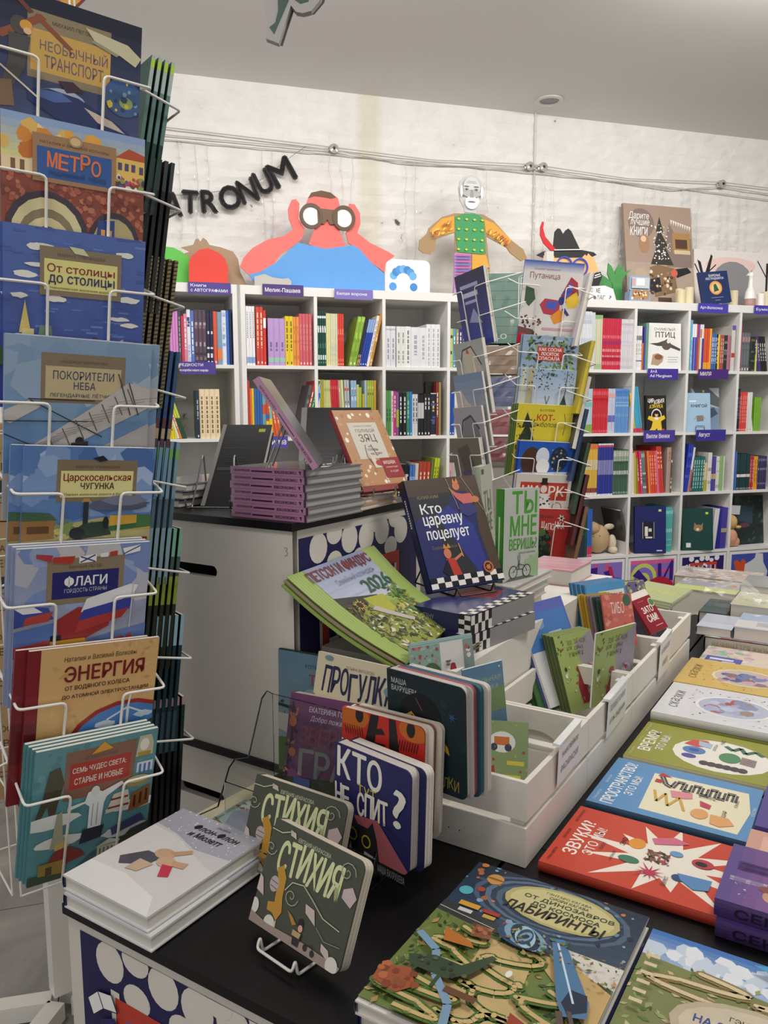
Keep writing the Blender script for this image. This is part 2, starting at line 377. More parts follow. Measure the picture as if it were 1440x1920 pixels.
# ================================================================== the room
def wall_mat(name, seed):
    m = bpy.data.materials.new(name); m.use_nodes = True; nt = m.node_tree; b = nt.nodes['Principled BSDF']
    g = nt.nodes.new('ShaderNodeNewGeometry')
    n1 = nt.nodes.new('ShaderNodeTexNoise'); n1.inputs['Scale'].default_value = 5.5; n1.inputs['Detail'].default_value = 10; n1.inputs['Roughness'].default_value = .72
    n2 = nt.nodes.new('ShaderNodeTexNoise'); n2.inputs['Scale'].default_value = 1.1; n2.inputs['Detail'].default_value = 4
    nt.links.new(g.outputs['Position'], n1.inputs['Vector']); nt.links.new(g.outputs['Position'], n2.inputs['Vector'])
    r = nt.nodes.new('ShaderNodeValToRGB'); e = r.color_ramp.elements
    e[0].position = .30; e[0].color = (*lin('5a5550'), 1); e[1].position = .335; e[1].color = (*lin('d4d2ce'), 1)
    x = e.new(.36); x.color = (*lin('e6e4e1'), 1); x = e.new(.6); x.color = (*lin('efeeec'), 1)
    nt.links.new(n1.outputs['Fac'], r.inputs[0])
    r2 = nt.nodes.new('ShaderNodeMapRange'); r2.inputs[1].default_value = .3; r2.inputs[2].default_value = .7; r2.inputs[3].default_value = .96; r2.inputs[4].default_value = 1.0
    nt.links.new(n2.outputs['Fac'], r2.inputs[0])
    # an old yellowish damp streak running down the wall
    sx = nt.nodes.new('ShaderNodeSeparateXYZ'); nt.links.new(g.outputs['Position'], sx.inputs[0])
    s1 = nt.nodes.new('ShaderNodeMath'); s1.operation = 'SUBTRACT'; s1.inputs[1].default_value = -.075; nt.links.new(sx.outputs['X'], s1.inputs[0])
    s2 = nt.nodes.new('ShaderNodeMath'); s2.operation = 'ABSOLUTE'; nt.links.new(s1.outputs[0], s2.inputs[0])
    s3 = nt.nodes.new('ShaderNodeMapRange'); s3.inputs[1].default_value = .035; s3.inputs[2].default_value = .08; s3.inputs[3].default_value = .8; s3.inputs[4].default_value = 0
    nt.links.new(s2.outputs[0], s3.inputs[0])
    mx = nt.nodes.new('ShaderNodeMix'); mx.data_type = 'RGBA'; mx.blend_type = 'MULTIPLY'; mx.inputs[0].default_value = 1
    nt.links.new(r.outputs[0], mx.inputs[6]); nt.links.new(r2.outputs[0], mx.inputs[7])
    m2 = nt.nodes.new('ShaderNodeMix'); m2.data_type = 'RGBA'; m2.blend_type = 'MULTIPLY'; m2.inputs[7].default_value = (*lin('f0eddc'), 1)
    nt.links.new(s3.outputs[0], m2.inputs[0]); nt.links.new(mx.outputs[2], m2.inputs[6]); nt.links.new(m2.outputs[2], b.inputs['Base Color'])
    bp = nt.nodes.new('ShaderNodeBump'); bp.inputs['Strength'].default_value = .6; bp.inputs['Distance'].default_value = .01
    nt.links.new(n1.outputs['Fac'], bp.inputs['Height']); nt.links.new(bp.outputs[0], b.inputs['Normal']); b.inputs['Roughness'].default_value = .75
    return m
WALLM = wall_mat('white_painted_brick', 1)
def ceil_mat():
    return mat('grey_white_plaster', 'e2dfdc', .8, noise=.02, scale=2)
def floor_mat():
    m = bpy.data.materials.new('grey_stone_floor'); m.use_nodes = True; nt = m.node_tree; b = nt.nodes['Principled BSDF']
    g = nt.nodes.new('ShaderNodeNewGeometry'); n = nt.nodes.new('ShaderNodeTexNoise'); n.inputs['Scale'].default_value = 3.5; n.inputs['Detail'].default_value = 9; n.inputs['Roughness'].default_value = .65; n.inputs['Distortion'].default_value = 1.2
    nt.links.new(g.outputs['Position'], n.inputs['Vector'])
    r = nt.nodes.new('ShaderNodeValToRGB'); r.color_ramp.elements[0].position = .3; r.color_ramp.elements[0].color = (*lin('787673'), 1); r.color_ramp.elements[1].position = .72; r.color_ramp.elements[1].color = (*lin('a8a5a0'), 1)
    nt.links.new(n.outputs['Fac'], r.inputs[0]); nt.links.new(r.outputs[0], b.inputs['Base Color']); b.inputs['Roughness'].default_value = .55
    return m
setp(MB().box(-5, 7, -2.6, 7, -.06, -.004).build('floor', [mat('dark_grout', '3d3b39', .9)]), kind='structure')
FLO = bpy.data.objects['floor']; FM = floor_mat()
FM_ = MW  # tiles run with the shelf wall
tm = MB().box(.0015, .5985, .0015, .5985, -.004, 0).mesh('tile'); tm.materials.append(FM)
for i in range(-7, 6):
    for j in range(0, 10):
        p = WP(i*.6-.45, j*.6+.1, 0)
        if -3.1 < p.x < 1.2 and -.8 < p.y < 4.4:
            t = bpy.data.objects.new('tile', tm); COL.objects.link(t); t.parent = FLO; t.matrix_local = Matrix.Translation(p) @ MW
setp(MB().box(-5, 7, -2.6, 7.2, 2.90, 3.0).build('ceiling', [ceil_mat()]), kind='structure')
wb = MB().box(-3.2, 4.6, 0, .2, 0, 2.90).build('wall_back', [WALLM], None, Matrix.Translation(WP(0, -.415, 0)) @ MW); setp(wb, kind='structure')
# painted-over bricks
bms = []
for v in range(4):
    rnd = random.Random(v); w, h = .245, .068; nx, ny = 5, 2; vs = []; fs = []
    for j in range(ny+1):
        for i in range(nx+1):
            ed = i in (0, nx) or j in (0, ny)
            vs.append((w*i/nx+(rnd.random()-.5)*.004, -.0005-(0 if ed else .006*rnd.random()+.004), h*j/ny+(rnd.random()-.5)*.004))
    for j in range(ny):
        for i in range(nx): a = j*(nx+1)+i; fs.append((a, a+1, a+nx+2, a+nx+1))
    k = len(vs); vs += [(0, .004, 0), (w, .004, 0), (w, .004, h), (0, .004, h)]
    fs += [(k, k+1, nx, 0), (k+1, k+2, (nx+1)*(ny+1)-1, nx), (k+2, k+3, (nx+1)*ny, (nx+1)*(ny+1)-1), (k+3, k, 0, (nx+1)*ny)]
    me = bpy.data.meshes.new('brick'); me.from_pydata(vs, [], fs); me.materials.append(WALLM); bms.append(me)
rnd = random.Random(5)
for j in range(15):
    for i in range(16):
        s = -.95+i*.253+(.126 if j % 2 else 0)
        b = bpy.data.objects.new('brick', bms[rnd.randrange(4)]); COL.objects.link(b); b.parent = wb; b.location = (s, -.0005+rnd.random()*.002, 1.80+j*.0738)
# side and rear walls of the shop, seen only by the light
for nm, M, args in (('wall_right', Matrix.Translation(WP(4.6, -.4, 0)) @ MW, (0, .1, -7, 0, 0, 2.9)),):
    setp(MB().box(*args).build(nm, [mat('off_white_paint', 'd9d6d0', .8, noise=.02, scale=3)], None, M), kind='structure')
# ================================================================== bookcases (front face at n=0, .39 deep)
PITCH = .3515; CW = .335
def bookcase(s0, ncols, label, first=0, nrow=5, doors=None):
    """s0 = left inner side of the first column built"""
    e = empty('bookcase', Matrix.Translation(WP(s0, 0, 0)) @ MW, label, 'bookcase', 'white open cube bookcases along the brick wall')
    W = ncols*PITCH-.0165; d = .39
    MB().box(-.038, W+.038, 0, d, 1.782, 1.824).build('top_panel', [BOARDW], e)
    MB().box(-.038, W+.038, 0, d, 0, .040).build('bottom_panel', [BOARDW], e)
    for x in (-.038, W): MB().box(x, x+.038, 0, d, .040, 1.782).build('side_panel', [BOARDW], e)
    me = MB().box(0, .0165, .001, d, .040, 1.782).mesh('divider'); me.materials.append(BOARDW)
    for i in range(1, ncols):
        o = bpy.data.objects.new('divider', me); COL.objects.link(o); o.parent = e; o.location = (i*PITCH-.0165, 0, 0)
    ms = MB().box(0, CW, .0005, d, 0, .0165).mesh('shelf'); ms.materials.append(BOARDW)
    for i in range(ncols):
        for j in range(1, 5):
            o = bpy.data.objects.new('shelf', ms); COL.objects.link(o); o.parent = e; o.location = (i*PITCH, 0, 1.782-j*PITCH)
    for i, art in (doors or {}).items():
        x = i*PITCH
        dr = MB().box(x+.004, x+CW-.004, .004, .022, .046, .371).build('door', [BOARDW], e)
        put_art(dr, .295, .292, art, Matrix.Translation((x+.02, .0038, .061)) @ Matrix.Rotation(PI/2, 4, 'X'), m=GLOSS)
    return e
GRID = [R(0, 0, 100, 100, '2b1f63')]+[E(x, 4, 6, 5.5, 'f0eeee') for x in (22, 47, 60, 83)]+[E(35, 10, 5, 4, 'f0eeee'), E(70, 8, 5, 4, 'f0eeee')]+[R(16, 14, 4, 86, 'efecec'), R(19, 12, 64, 88, 'd2402f')]
for j_ in range(4):
    for i_ in range(6):
        GRID += [R(22+i_*10, 18+j_*21, 8, 15, 'efecec'), R(22+i_*10, 18+j_*21, 6, 12, ('7a78b8', '2b1f63')[(i_+j_) % 2])]
def OB(x, y, s, r=0):
    def q(px, py): c, n = math.cos(rad(r)), math.sin(rad(r)); return (x+s*(px*c-py*n), y+s*(px*n+py*c))
    return [P([q(-1, -.3), q(0, -.6), q(1, -.3), q(1.05, .6), q(0, .35), q(-1.05, .6)], '1d1d40'), P([q(-.95, -.3), q(-.04, -.55), q(-.04, .28), q(-.95, .52)], 'f2f0ee'), P([q(.04, -.55), q(.95, -.3), q(.95, .52), q(.04, .28)], 'f2f0ee')]
GRID += OB(8, 20, 7, -40)+OB(55, 18, 6, 30)+OB(30, 46, 6, -30)+OB(92, 48, 6, 60)+OB(42, 72, 6, 60)+OB(62, 84, 8, 10)
D0 = [R(0, 0, 100, 100, '8a72c8')]+[R(x, 0, 7, 100, 'd4588c') for x in (14, 38, 62)]+[P([(5, 12), (45, 8), (45, 22), (5, 26)], '3b2280'), P([(58, 18), (75, 14), (92, 44), (80, 46)], '3b2280'), E(88, 52, 20, 22, '4a5fd0'), E(88, 52, 12, 13, '8a72c8'), P([(68, 8), (76, 8), (86, 40), (78, 40)], 'c02a55')]
D1 = [R(0, 0, 100, 100, '8a72c8'), R(0, 0, 100, 8, 'e0609a'), R(0, 20, 100, 7, 'd4588c'), R(0, 44, 100, 7, 'd4588c'), E(30, 36, 30, 30, 'c8d86a'), E(30, 36, 22, 22, '8a72c8'), E(30, 40, 15, 15, 'c8d86a'), E(30, 40, 7, 7, '8a72c8'), P([(5, 30), (18, 18), (40, 40), (34, 46)], '3b2280'), P([(62, 8), (70, 8), (72, 42), (94, 2), (98, 4), (98, 44), (90, 44), (90, 18), (70, 58), (64, 56)], '3b2280'), E(68, 78, 40, 44, 'b8263f'), E(68, 82, 28, 32, '8a72c8'), E(68, 84, 20, 22, 'd23a50'), P([(48, 82), (90, 70), (92, 78), (50, 90)], '3b2280')]
D3 = [R(0, 0, 100, 100, '4450ae'), P([(6, 14), (16, 12), (20, 18), (28, 10), (36, 16), (36, 34), (40, 44), (34, 52), (34, 64), (22, 70), (10, 60), (8, 52), (14, 44)], 'd4562c', .03), P([(30, 80), (34, 22), (48, 16), (58, 10), (60, 0), (78, 2), (80, 20), (92, 40), (88, 60), (96, 100), (30, 100)], 'd6dadc', .03), P([(4, 76), (10, 70), (20, 70), (30, 84), (26, 100), (4, 100)], '35206e', .03), P([(50, 96), (54, 76), (60, 70), (68, 76), (70, 100), (50, 100)], '93bcbc', .03)]
bookcase(-5*PITCH-.060+.0165-.335+.0, 5, 'white cube bookcase at the left end of the brick wall', doors=None)
BL_ = -.335
bookcase(BL_, 5, 'white cube bookcase under the binocular figure in the middle of the wall')
BR_ = 4*PITCH+.076
bookcase(BR_, 5, 'white cube bookcase with painted doors at the right end of the wall', doors={0: D0, 1: D1, 2: GRID, 3: D3, 4: D0})
# ------------------------------------------------------------------ spines on the shelves
NSP = 0
def spine_mesh(w, h, d, col, style, seed):
    mb = MB(); c = (*lin(col), .12); pg = (*lin('e3dfd6'), .1)
    r = min(.0025, w*.2)
    pts = [(0, r), (w*.25, 0), (w*.75, 0), (w, r), (w, d), (0, d)]
    k = len(pts); vs = [(x, y, 0) for x, y in pts]+[(x, y, h) for x, y in pts]
    mb.add(vs, [(i, (i+1) % k, (i+1) % k+k, i+k) for i in range(k)], 0, c)
    mb.add([(w*.08, .003, h-.002), (w*.92, .003, h-.002), (w*.92, d, h-.002), (w*.08, d, h-.002)], [(0, 1, 2, 3)], 0, pg)
    mb.add([(0, 0, 0), (w, 0, 0), (w, d, 0), (0, d, 0)], [(3, 2, 1, 0)], 0, c)
    rnd = random.Random(seed); lay = [0]
    def bar(x0, x1, z0, z1, cc):
        lay[0] += 1; y = -.00015-lay[0]*.00003
        mb.add([(w*x0, y, h*z0), (w*x1, y, h*z0), (w*x1, y, h*z1), (w*x0, y, h*z1)], [(0, 1, 2, 3)], 0, (*lin(cc), .1))
    for st in style.split():
        q = st.split(':'); k_ = q[0]; cc = q[1] if len(q) > 1 else '222222'
        if k_ == 'band': bar(.02, .98, float(q[2]), float(q[3]), cc)
        elif k_ == 'txt':        # a line of small unreadable lettering down the spine
            z0 = float(q[2]); z1 = float(q[3]); zz = z1
            while zz > z0:
                l = .010+.016*rnd.random(); bar(.34, .66, max(z0, zz-l/h), zz, cc); zz -= (l+.006)/h
        elif k_ == 'dots':
            zz = .9
            while zz > .45: bar(.36, .64, zz-.014, zz, cc); zz -= .03
        elif k_ == 'foot': bar(.35, .65, .03, .03+.6*w/h, cc)
        elif k_ == 'mot':
            for i in range(7):
                a = rnd.random()*.9; bar(.05+.3*rnd.random(), .6+.35*rnd.random(), a, a+.03+.06*rnd.random(), q[1+i % (len(q)-1)])
    return mb.mesh('spine_book')
SPN = {}
def shelf_row(s, z, runs, where, x0=0.0, front=-.008, join=False):
    """runs: (count, width mm, height mm, colour, style, words, lean degrees, gap mm after); s = left inner side of the cell"""
    global NSP
    x = x0/1000.0
    ords = ('leftmost', 'second from the left', 'third from the left', 'fourth from the left', 'fifth from the left', 'sixth from the left', 'seventh from the left', 'eighth from the left', 'ninth from the left', 'tenth from the left', 'eleventh from the left', 'twelfth from the left')
    nums = ('', 'one', 'two', 'three', 'four', 'five', 'six', 'seven', 'eight', 'nine', 'ten', 'eleven', 'twelve')
    for ri, run in enumerate(runs):
        n, w, h, col, style, words = run[:6]; lean = run[6] if len(run) > 6 else 0; gap = run[7] if len(run) > 7 else 0
        w /= 1000.; h /= 1000.
        key = (w, h, col, style)
        if key not in SPN and not join and not (n >= 7 and w <= .0115):
            me = spine_mesh(w-.0006, h, .17 if h < .26 else .2, col, style, len(SPN)); me.materials.append(GLOSS); SPN[key] = me
        if join or (n >= 7 and w <= .0115):      # slim booklets packed too tight to tell apart one by one
            mb = MB(); x0_ = x
            base = spine_mesh(w-.0006, h, .17, col, style, len(words))
            vs = [tuple(v.co) for v in base.vertices]; fs = [tuple(p_.vertices) for p_ in base.polygons]; cc = [tuple(d_.color) for d_ in base.attributes['Col'].data]
            for i in range(n):
                k0 = len(mb.v); mb.v += [(a+w*i, b+.0012*(i*5 % 3), c) for a, b, c in vs]; mb.f += [tuple(j+k0 for j in f) for f in fs]; mb.m += [0]*len(fs); mb.c += cc
            o = mb.build('slim_booklets', [GLOSS], None, Matrix.Translation(WP(s+x, 0, z) - WN*(-front)) @ MW)
            setp(o, 'tight run of %s, %s' % (words, where), 'booklets', None, 'stuff'); x += w*n+gap/1000.; continue
        for i in range(n):
            if n == 1: lab = '%s, %s' % (words, where)
            else: lab = '%s of %s %s, %s' % (ords[i].replace(' from the left', ''), nums[n], words, where)
            hh = (NSP*37 % 7)/1000.*.4
            lx = x
            M = Matrix.Translation(WP(s+lx, 0, z) - WN*(-front+hh)) @ MW
            if lean:
                a = rad(lean); pv = (w if lean > 0 else 0)
                M = Matrix.Translation(WP(s+lx+pv, 0, z+.0004) - WN*(-front+hh)) @ MW @ Matrix.Rotation(a, 4, 'Y') @ Matrix.Translation((-pv, 0, 0))
            o = link('book', SPN[key], None, M); setp(o, lab, 'book', 'books standing '+where)
            x += w/math.cos(rad(lean)) if lean else w
            NSP += 1
        x += gap/1000.
def zs(r): return 1.782-(r+1)*PITCH+.0165   # top of the shelf board in row r
def cell(base, c): return base+c*PITCH
SIGNS=[
 (0,-0.600,-0.402,1.773,1.827,[("Книги",6,14,36,26),("с АВТОГРАФАМИ",6,54,86,28)],'violet sign lettered in two lines beneath the red board','4f3f94'),
 (0,-0.647,-0.483,1.401,1.459,[("РЕДКОСТИ",-2,14,66,26),("из коробки нового жирафа",-2,58,80,24)],'violet sign half hidden by the big rack','4a3a94'),
 (0,-0.252,-0.053,1.776,1.831,[("Мелик-Пашаев",6,30,86,36)],'dark violet sign above the lilac spines','47307a'),
 (0,0.102,0.298,1.773,1.822,[("Белая ворона",6,30,78,36)],'pale lilac sign above the leaf green books','7b6fbe'),
 (0,0.782,0.893,1.772,1.825,[("Абрикобукс",8,20,84,40)],'violet sign cut off by the small wire rack','5a48a8'),
 (0,-0.253,-0.143,1.044,1.103,[("Нигма",8,20,84,50)],'violet sign behind the black books','5646a8'),
 (0,2.222,2.425,1.772,1.825,[("Арт-Волхонка",6,30,74,36)],'violet sign below the dark blue poster book','4a40ac'),
 (0,2.607,2.820,1.775,1.826,[("Бумкнига",6,30,70,36)],'violet sign at the right edge of the top board','4a40ac'),
 (0,1.906,2.106,1.394,1.455,[("А+А",8,10,22,30),("Ad Marginem",7,52,72,34)],'violet sign with two lines below the bird book','43349c'),
 (0,2.243,2.449,1.400,1.456,[("МИЛЯ",6,28,36,38)],'dark purple sign with one short word','4a2a7c'),
 (0,1.897,2.103,1.042,1.109,[("Вилли Винки",8,30,74,38)],'violet sign below the circus alphabet','4a3a9c'),
 (0,2.248,2.453,1.043,1.108,[("Август",8,24,38,48)],'violet sign below the pale blue book','3a3094'),
]
LL = -5*PITCH-.060+.0165-.335
# ---- end column of the left bookcase
shelf_row(cell(LL, 4), zs(0), [(3, 13, 250, 'd98fd0', 'foot:ffffff', 'pink spines'), (1, 14, 245, '4b4a55', 'txt:aaaaaa:.2:.9', 'dark grey spine'), (1, 12, 225, 'c8405a', 'foot:ffffff', 'crimson spine'), (1, 15, 235, 'e08aa0', 'txt:ffffff:.3:.9', 'rose spine'), (1, 17, 255, 'e8ebf5', 'mot:3a4a90:c0c8e8', 'white spine dotted with blue'), (1, 16, 250, '5a7ac8', 'txt:ffffff:.2:.8', 'mid blue spine'), (3, 19, 255, '5b4a5a', 'mot:8a6a7a:303040:b0a0a8', 'dark patterned spines'), (2, 16, 254, '26284a', 'mot:e0e0e8:26284a foot:ffffff', 'navy speckled spines'), (1, 18, 250, 'e05a40', 'foot:ffffff', 'orange red spine'), (1, 22, 248, '7f9fb8', 'band:e8803c:.1:.3', 'blue grey spine with orange foot'), (1, 21, 256, 'dfe6f2', 'mot:8fb0dc:b8c8e4', 'white and pale blue spine'), (1, 14, 256, '3c6cc8', '', 'bright blue spine'), (1, 13, 262, '14244a', '', 'dark navy spine')], 'top cell left of the double post', 40)
shelf_row(cell(LL, 4), zs(1), [(3, 12, 190, 'e8d820', 'txt:222222:.2:.9', 'yellow spines', -6), (1, 12, 250, 'dfe8d0', 'band:40a060:.8:1', 'pale green leaning spine', -17), (1, 11, 252, 'e88050', 'txt:ffffff:.2:.9', 'orange leaning spine', -17), (2, 12, 256, 'c8dc50', 'band:2c5040:.0:.4', 'lime and green leaning spines', -18, 42), (1, 17, 230, '26384e', 'txt:b0b8c0:.4:.8 foot:ffffff', 'slate blue spine'), (4, 24, 236, 'f0dcb8', 'txt:8a7048:.1:.85', 'cream spines with gold lettering')], 'second cell left of the post', 22)
shelf_row(cell(LL, 4), zs(2), [(4, 22, 50, '3c3c8c', '', 'low violet edges'), (1, 30, 48, 'e0a030', '', 'low orange edge'), (3, 24, 50, '3c3c8c', '', 'low indigo edges')], 'third cell left of the post', 60, join=True)
# ---- middle bookcase, top row
q = 'under the white on purple sign with the hyphenated name'
shelf_row(cell(BL_, 0), zs(0), [(3, 14, 280, 'f1f1f4', 'dots:334466 band:8fa8dc:.04:.14', 'white spines with dotted title', 0, 5), (2, 18, 278, 'd0483c', 'txt:f4d8b0:.3:.9 foot:ffffff', 'red spines with gold title'), (1, 13, 262, 'dd3c34', 'band:ffffff:.68:.86 foot:ffffff', 'thin red spine', 0, 9), (3, 28, 226, 'bd9bd6', 'band:9cc8b8:.07:.17 txt:7a6a98:.3:.5', 'wide lilac spines'), (2, 20, 238, 'e8cc2c', 'txt:6a5a20:.3:.9 foot:444422', 'yellow spines'), (2, 15, 236, 'e8954c', 'mot:d0803c:e8954c', 'orange spines'), (4, 16, 252, 'd0626a', 'txt:e08a90:.3:.8 foot:ffffff', 'rose red spines')], 'top shelf of the first cell', 3)
shelf_row(cell(BL_, 1), zs(0), [(4, 11, 266, '1f4a40', 'mot:d8ece4:5a9a80:e8f0ee:1c2c30:e8f0ee', 'green and white striped spines'), (2, 11, 258, 'e4e0a4', '', 'pale yellow spines'), (4, 9, 257, 'dcdcc0', 'mot:c8c8d0:e8e4b0', 'pale mottled spines'), (3, 11, 257, 'dc4434', 'mot:f08a6a:dc4434 foot:ffffff', 'vermilion spines', 0, 22), (2, 19, 250, '8cb43c', 'mot:a8cc50:7aa030 foot:ffffff', 'leaf green leaning spines', 12, 1), (2, 8, 235, '303848', 'mot:c8a070:303848', 'thin dark leaning spines', 12), (3, 12, 238, '2a48a8', 'band:8fa8dc:.72:1 foot:ffffff', 'blue leaning spines', 12.5), (1, 14, 258, 'eeeaea', 'txt:a0a0a8:.2:.9', 'white leaning spine', 13), (1, 14, 268, 'c8903c', 'mot:f0c890:c8903c foot:ffffff', 'tan leaning spine', 13)], 'top shelf under the pale purple sign', 2)
shelf_row(cell(BL_, 2), zs(0), [(2, 26, 204, 'dfe1e8', 'band:b8bac8:.9:.94 txt:9a9cae:.15:.7', 'grey white spines', 0, 5), (2, 24, 204, 'e4e4e0', 'txt:9a9a9a:.1:.4 txt:9a9a9a:.55:.85', 'off white spines'), (1, 30, 205, 'eaeaea', 'txt:8a8a8a:.1:.9', 'white spine lettered top to bottom'), (1, 49, 202, 'e4e3ea', 'txt:a8a6b4:.3:.8', 'very wide white spine'), (1, 36, 201, 'e4e4e8', 'txt:b0b0bc:.2:.8', 'wide white spine'), (3, 25, 219, 'ebebee', 'txt:b4b4bc:.1:.9 foot:c4c4c8', 'tall white spines')], 'top shelf beneath the lunch box', 4)
shelf_row(cell(BL_, 3), zs(0), [(1, 17, 200, 'c4cc7c', 'mot:4a4a3a:c4cc7c:c4cc7c', 'yellow green spine'), (1, 16, 200, '5aa0b8', 'txt:ffffff:.5:.8 foot:ffffff', 'teal spine'), (1, 17, 198, 'a08c78', 'txt:f0e0c8:.2:.9', 'brown grey spine'), (1, 18, 202, '2a3078', 'txt:ffffff:.1:.9', 'navy spine with white title'), (1, 19, 198, 'a88a64', 'band:3a4060:.55:1 txt:ffffff:.1:.9', 'tan and navy spine'), (1, 22, 200, '7a70b4', 'txt:ffffff:.2:.9', 'violet spine')], 'top shelf behind the small wire rack', 2)
shelf_row(cell(BL_, 3), zs(0), [(5, 20, 202, 'e4e6ee', 'txt:a0a0b0:.3:.8', 'white spines'), (2, 22, 210, '90b0a0', '', 'sage spines')], 'top shelf hidden by the small wire rack', 112, join=True)
# ---- second row
w = 'second shelf beside the leaning pink book'
shelf_row(cell(BL_, 0), zs(1), [(1, 11, 278, 'c84038', 'foot:ffffff', 'tall red spine'), (1, 9, 240, 'e07838', '', 'orange spine'), (1, 12, 240, 'e8cc30', '', 'yellow spine'), (3, 13, 240, '3868b0', 'foot:ffffff', 'blue spines'), (1, 17, 232, '68a8b8', 'band:d05038:.5:.7', 'light teal spine'), (1, 16, 232, 'd05038', 'band:e8cc30:.2:.35 band:3868b0:.4:.5', 'red and yellow spine'), (1, 16, 232, '78c0b8', 'band:e8cc30:.1:.4', 'aqua spine with yellow foot'), (3, 16, 230, 'e0683c', 'txt:f8d0a0:.3:.8', 'orange red leaning spines', -9, 76), (1, 18, 262, '585c60', 'mot:888:3a3a3a'.replace('888', '888888'), 'charcoal leaning spine', 14), (1, 13, 285, 'c83c30', 'txt:ffffff:.2:.8', 'red leaning spine', 14), (1, 18, 285, '2a7a48', 'txt:a0d0a0:.2:.8', 'green leaning spine', 14), (1, 19, 285, '2a78d8', 'mot:80c0f0:2a78d8', 'bright blue leaning spine', 14)], w, 2)
shelf_row(cell(BL_, 1), zs(1), [(1, 9, 285, 'e8e8e4', '', 'white spine'), (2, 10, 285, 'b0a828', '', 'olive yellow spines'), (5, 8, 283, 'cfd08c', 'mot:e0e0b0:a8b060', 'pale olive spines'), (4, 11, 284, 'c8303a', 'mot:d85058:c8303a', 'deep red spines', -2), (1, 16, 283, 'b0b090', 'mot:888870:d0d0c0'.replace('888870', '888870'), 'grey green spine', -3), (1, 12, 284, 'dce0a0', '', 'cream spine', -3), (2, 13, 284, 'b8bcc0', 'mot:606870:e8e8e8:d05040', 'grey mottled spines', -2), (2, 15, 282, '9ab8d4', 'mot:c8d8e8:7898b8', 'misty blue spines'), (1, 13, 262, 'c8c868', 'band:d8a040:.1:.4', 'mustard and green spine'), (1, 14, 248, 'a8c048', '', 'short lime spine', 0, 3), (1, 12, 215, 'c8b040', '', 'short ochre spine'), (1, 13, 283, 'a8bcd0', 'band:6a9a50:0:.5', 'blue over green spine'), (3, 12, 283, 'a8b848', 'mot:d0d878:405830:a8b848', 'meadow green spines'), (1, 12, 283, 'd0a040', '', 'ochre spine')], 'second shelf above the orange flowered book', 3)
shelf_row(cell(BL_, 2), zs(1), [(2, 15, 232, '5a9a58', 'txt:2a5a2a:.3:.6', 'green spines'), (1, 12, 230, 'e8e4e0', 'txt:d070a0:.3:.9', 'white spine with pink lettering'), (1, 14, 229, 'd0388c', 'txt:ffffff:.4:.9 foot:ffffff', 'magenta spine'), (1, 15, 226, '8a5a98', 'band:a8b840:.2:.6', 'violet and lime spine'), (2, 21, 222, '18221e', 'txt:e8e8e8:.3:.9 foot:ffffff', 'black spines with white title'), (1, 17, 226, '3c8870', 'txt:a8d8c8:.4:.8 foot:ffffff', 'sea green spine'), (1, 14, 227, '2a80c8', 'foot:ffffff', 'blue spine'), (2, 15, 214, 'dcdce0', 'txt:303030:.3:.9', 'pale grey spines with black title'), (2, 17, 212, '1c1a1e', 'band:c8c8c8:.42:.8 foot:ffffff', 'black spines with white label'), (2, 18, 217, '1e1c20', 'txt:e8e8e8:.6:.9 foot:ffffff', 'matt black spines'), (1, 32, 220, '1e2438', 'band:e8e0d0:.0:.02 band:e8e0d0:.98:1 txt:d8c060:.55:.85 mot:4a5a90:1e2438', 'navy spine framed in white'), (1, 14, 278, '8a2a20', 'txt:ffffff:.35:.8', 'tall rust red spine'), (1, 14, 277, '9a8a58', '', 'tall khaki spine')], 'second shelf left of small rack', 3)
shelf_row(cell(BL_, 3), zs(1), [(2, 14, 228, '2050a8', 'foot:ffffff', 'royal blue spines'), (2, 13, 227, 'dcdce4', 'band:5050a0:.15:.35 mot:e8c0c8:dcdce4', 'white spines with blue foot'), (1, 15, 227, 'c8404a', 'foot:ffffff', 'red spine'), (1, 14, 227, '2a6a40', 'txt:d0e0d0:.3:.9 foot:ffffff', 'forest green spine'), (1, 14, 227, 'e07848', 'foot:ffffff', 'salmon spine'), (1, 14, 227, 'e8cc18', 'foot:444444', 'bright yellow spine'), ], 'second shelf behind the small wire rack', 2)
shelf_row(cell(BL_, 3), zs(1), [(6, 16, 228, '5a5aa8', 'mot:9898d8:5a5aa8', 'violet blue spines')], 'second shelf hidden by the small wire rack', 112, join=True)
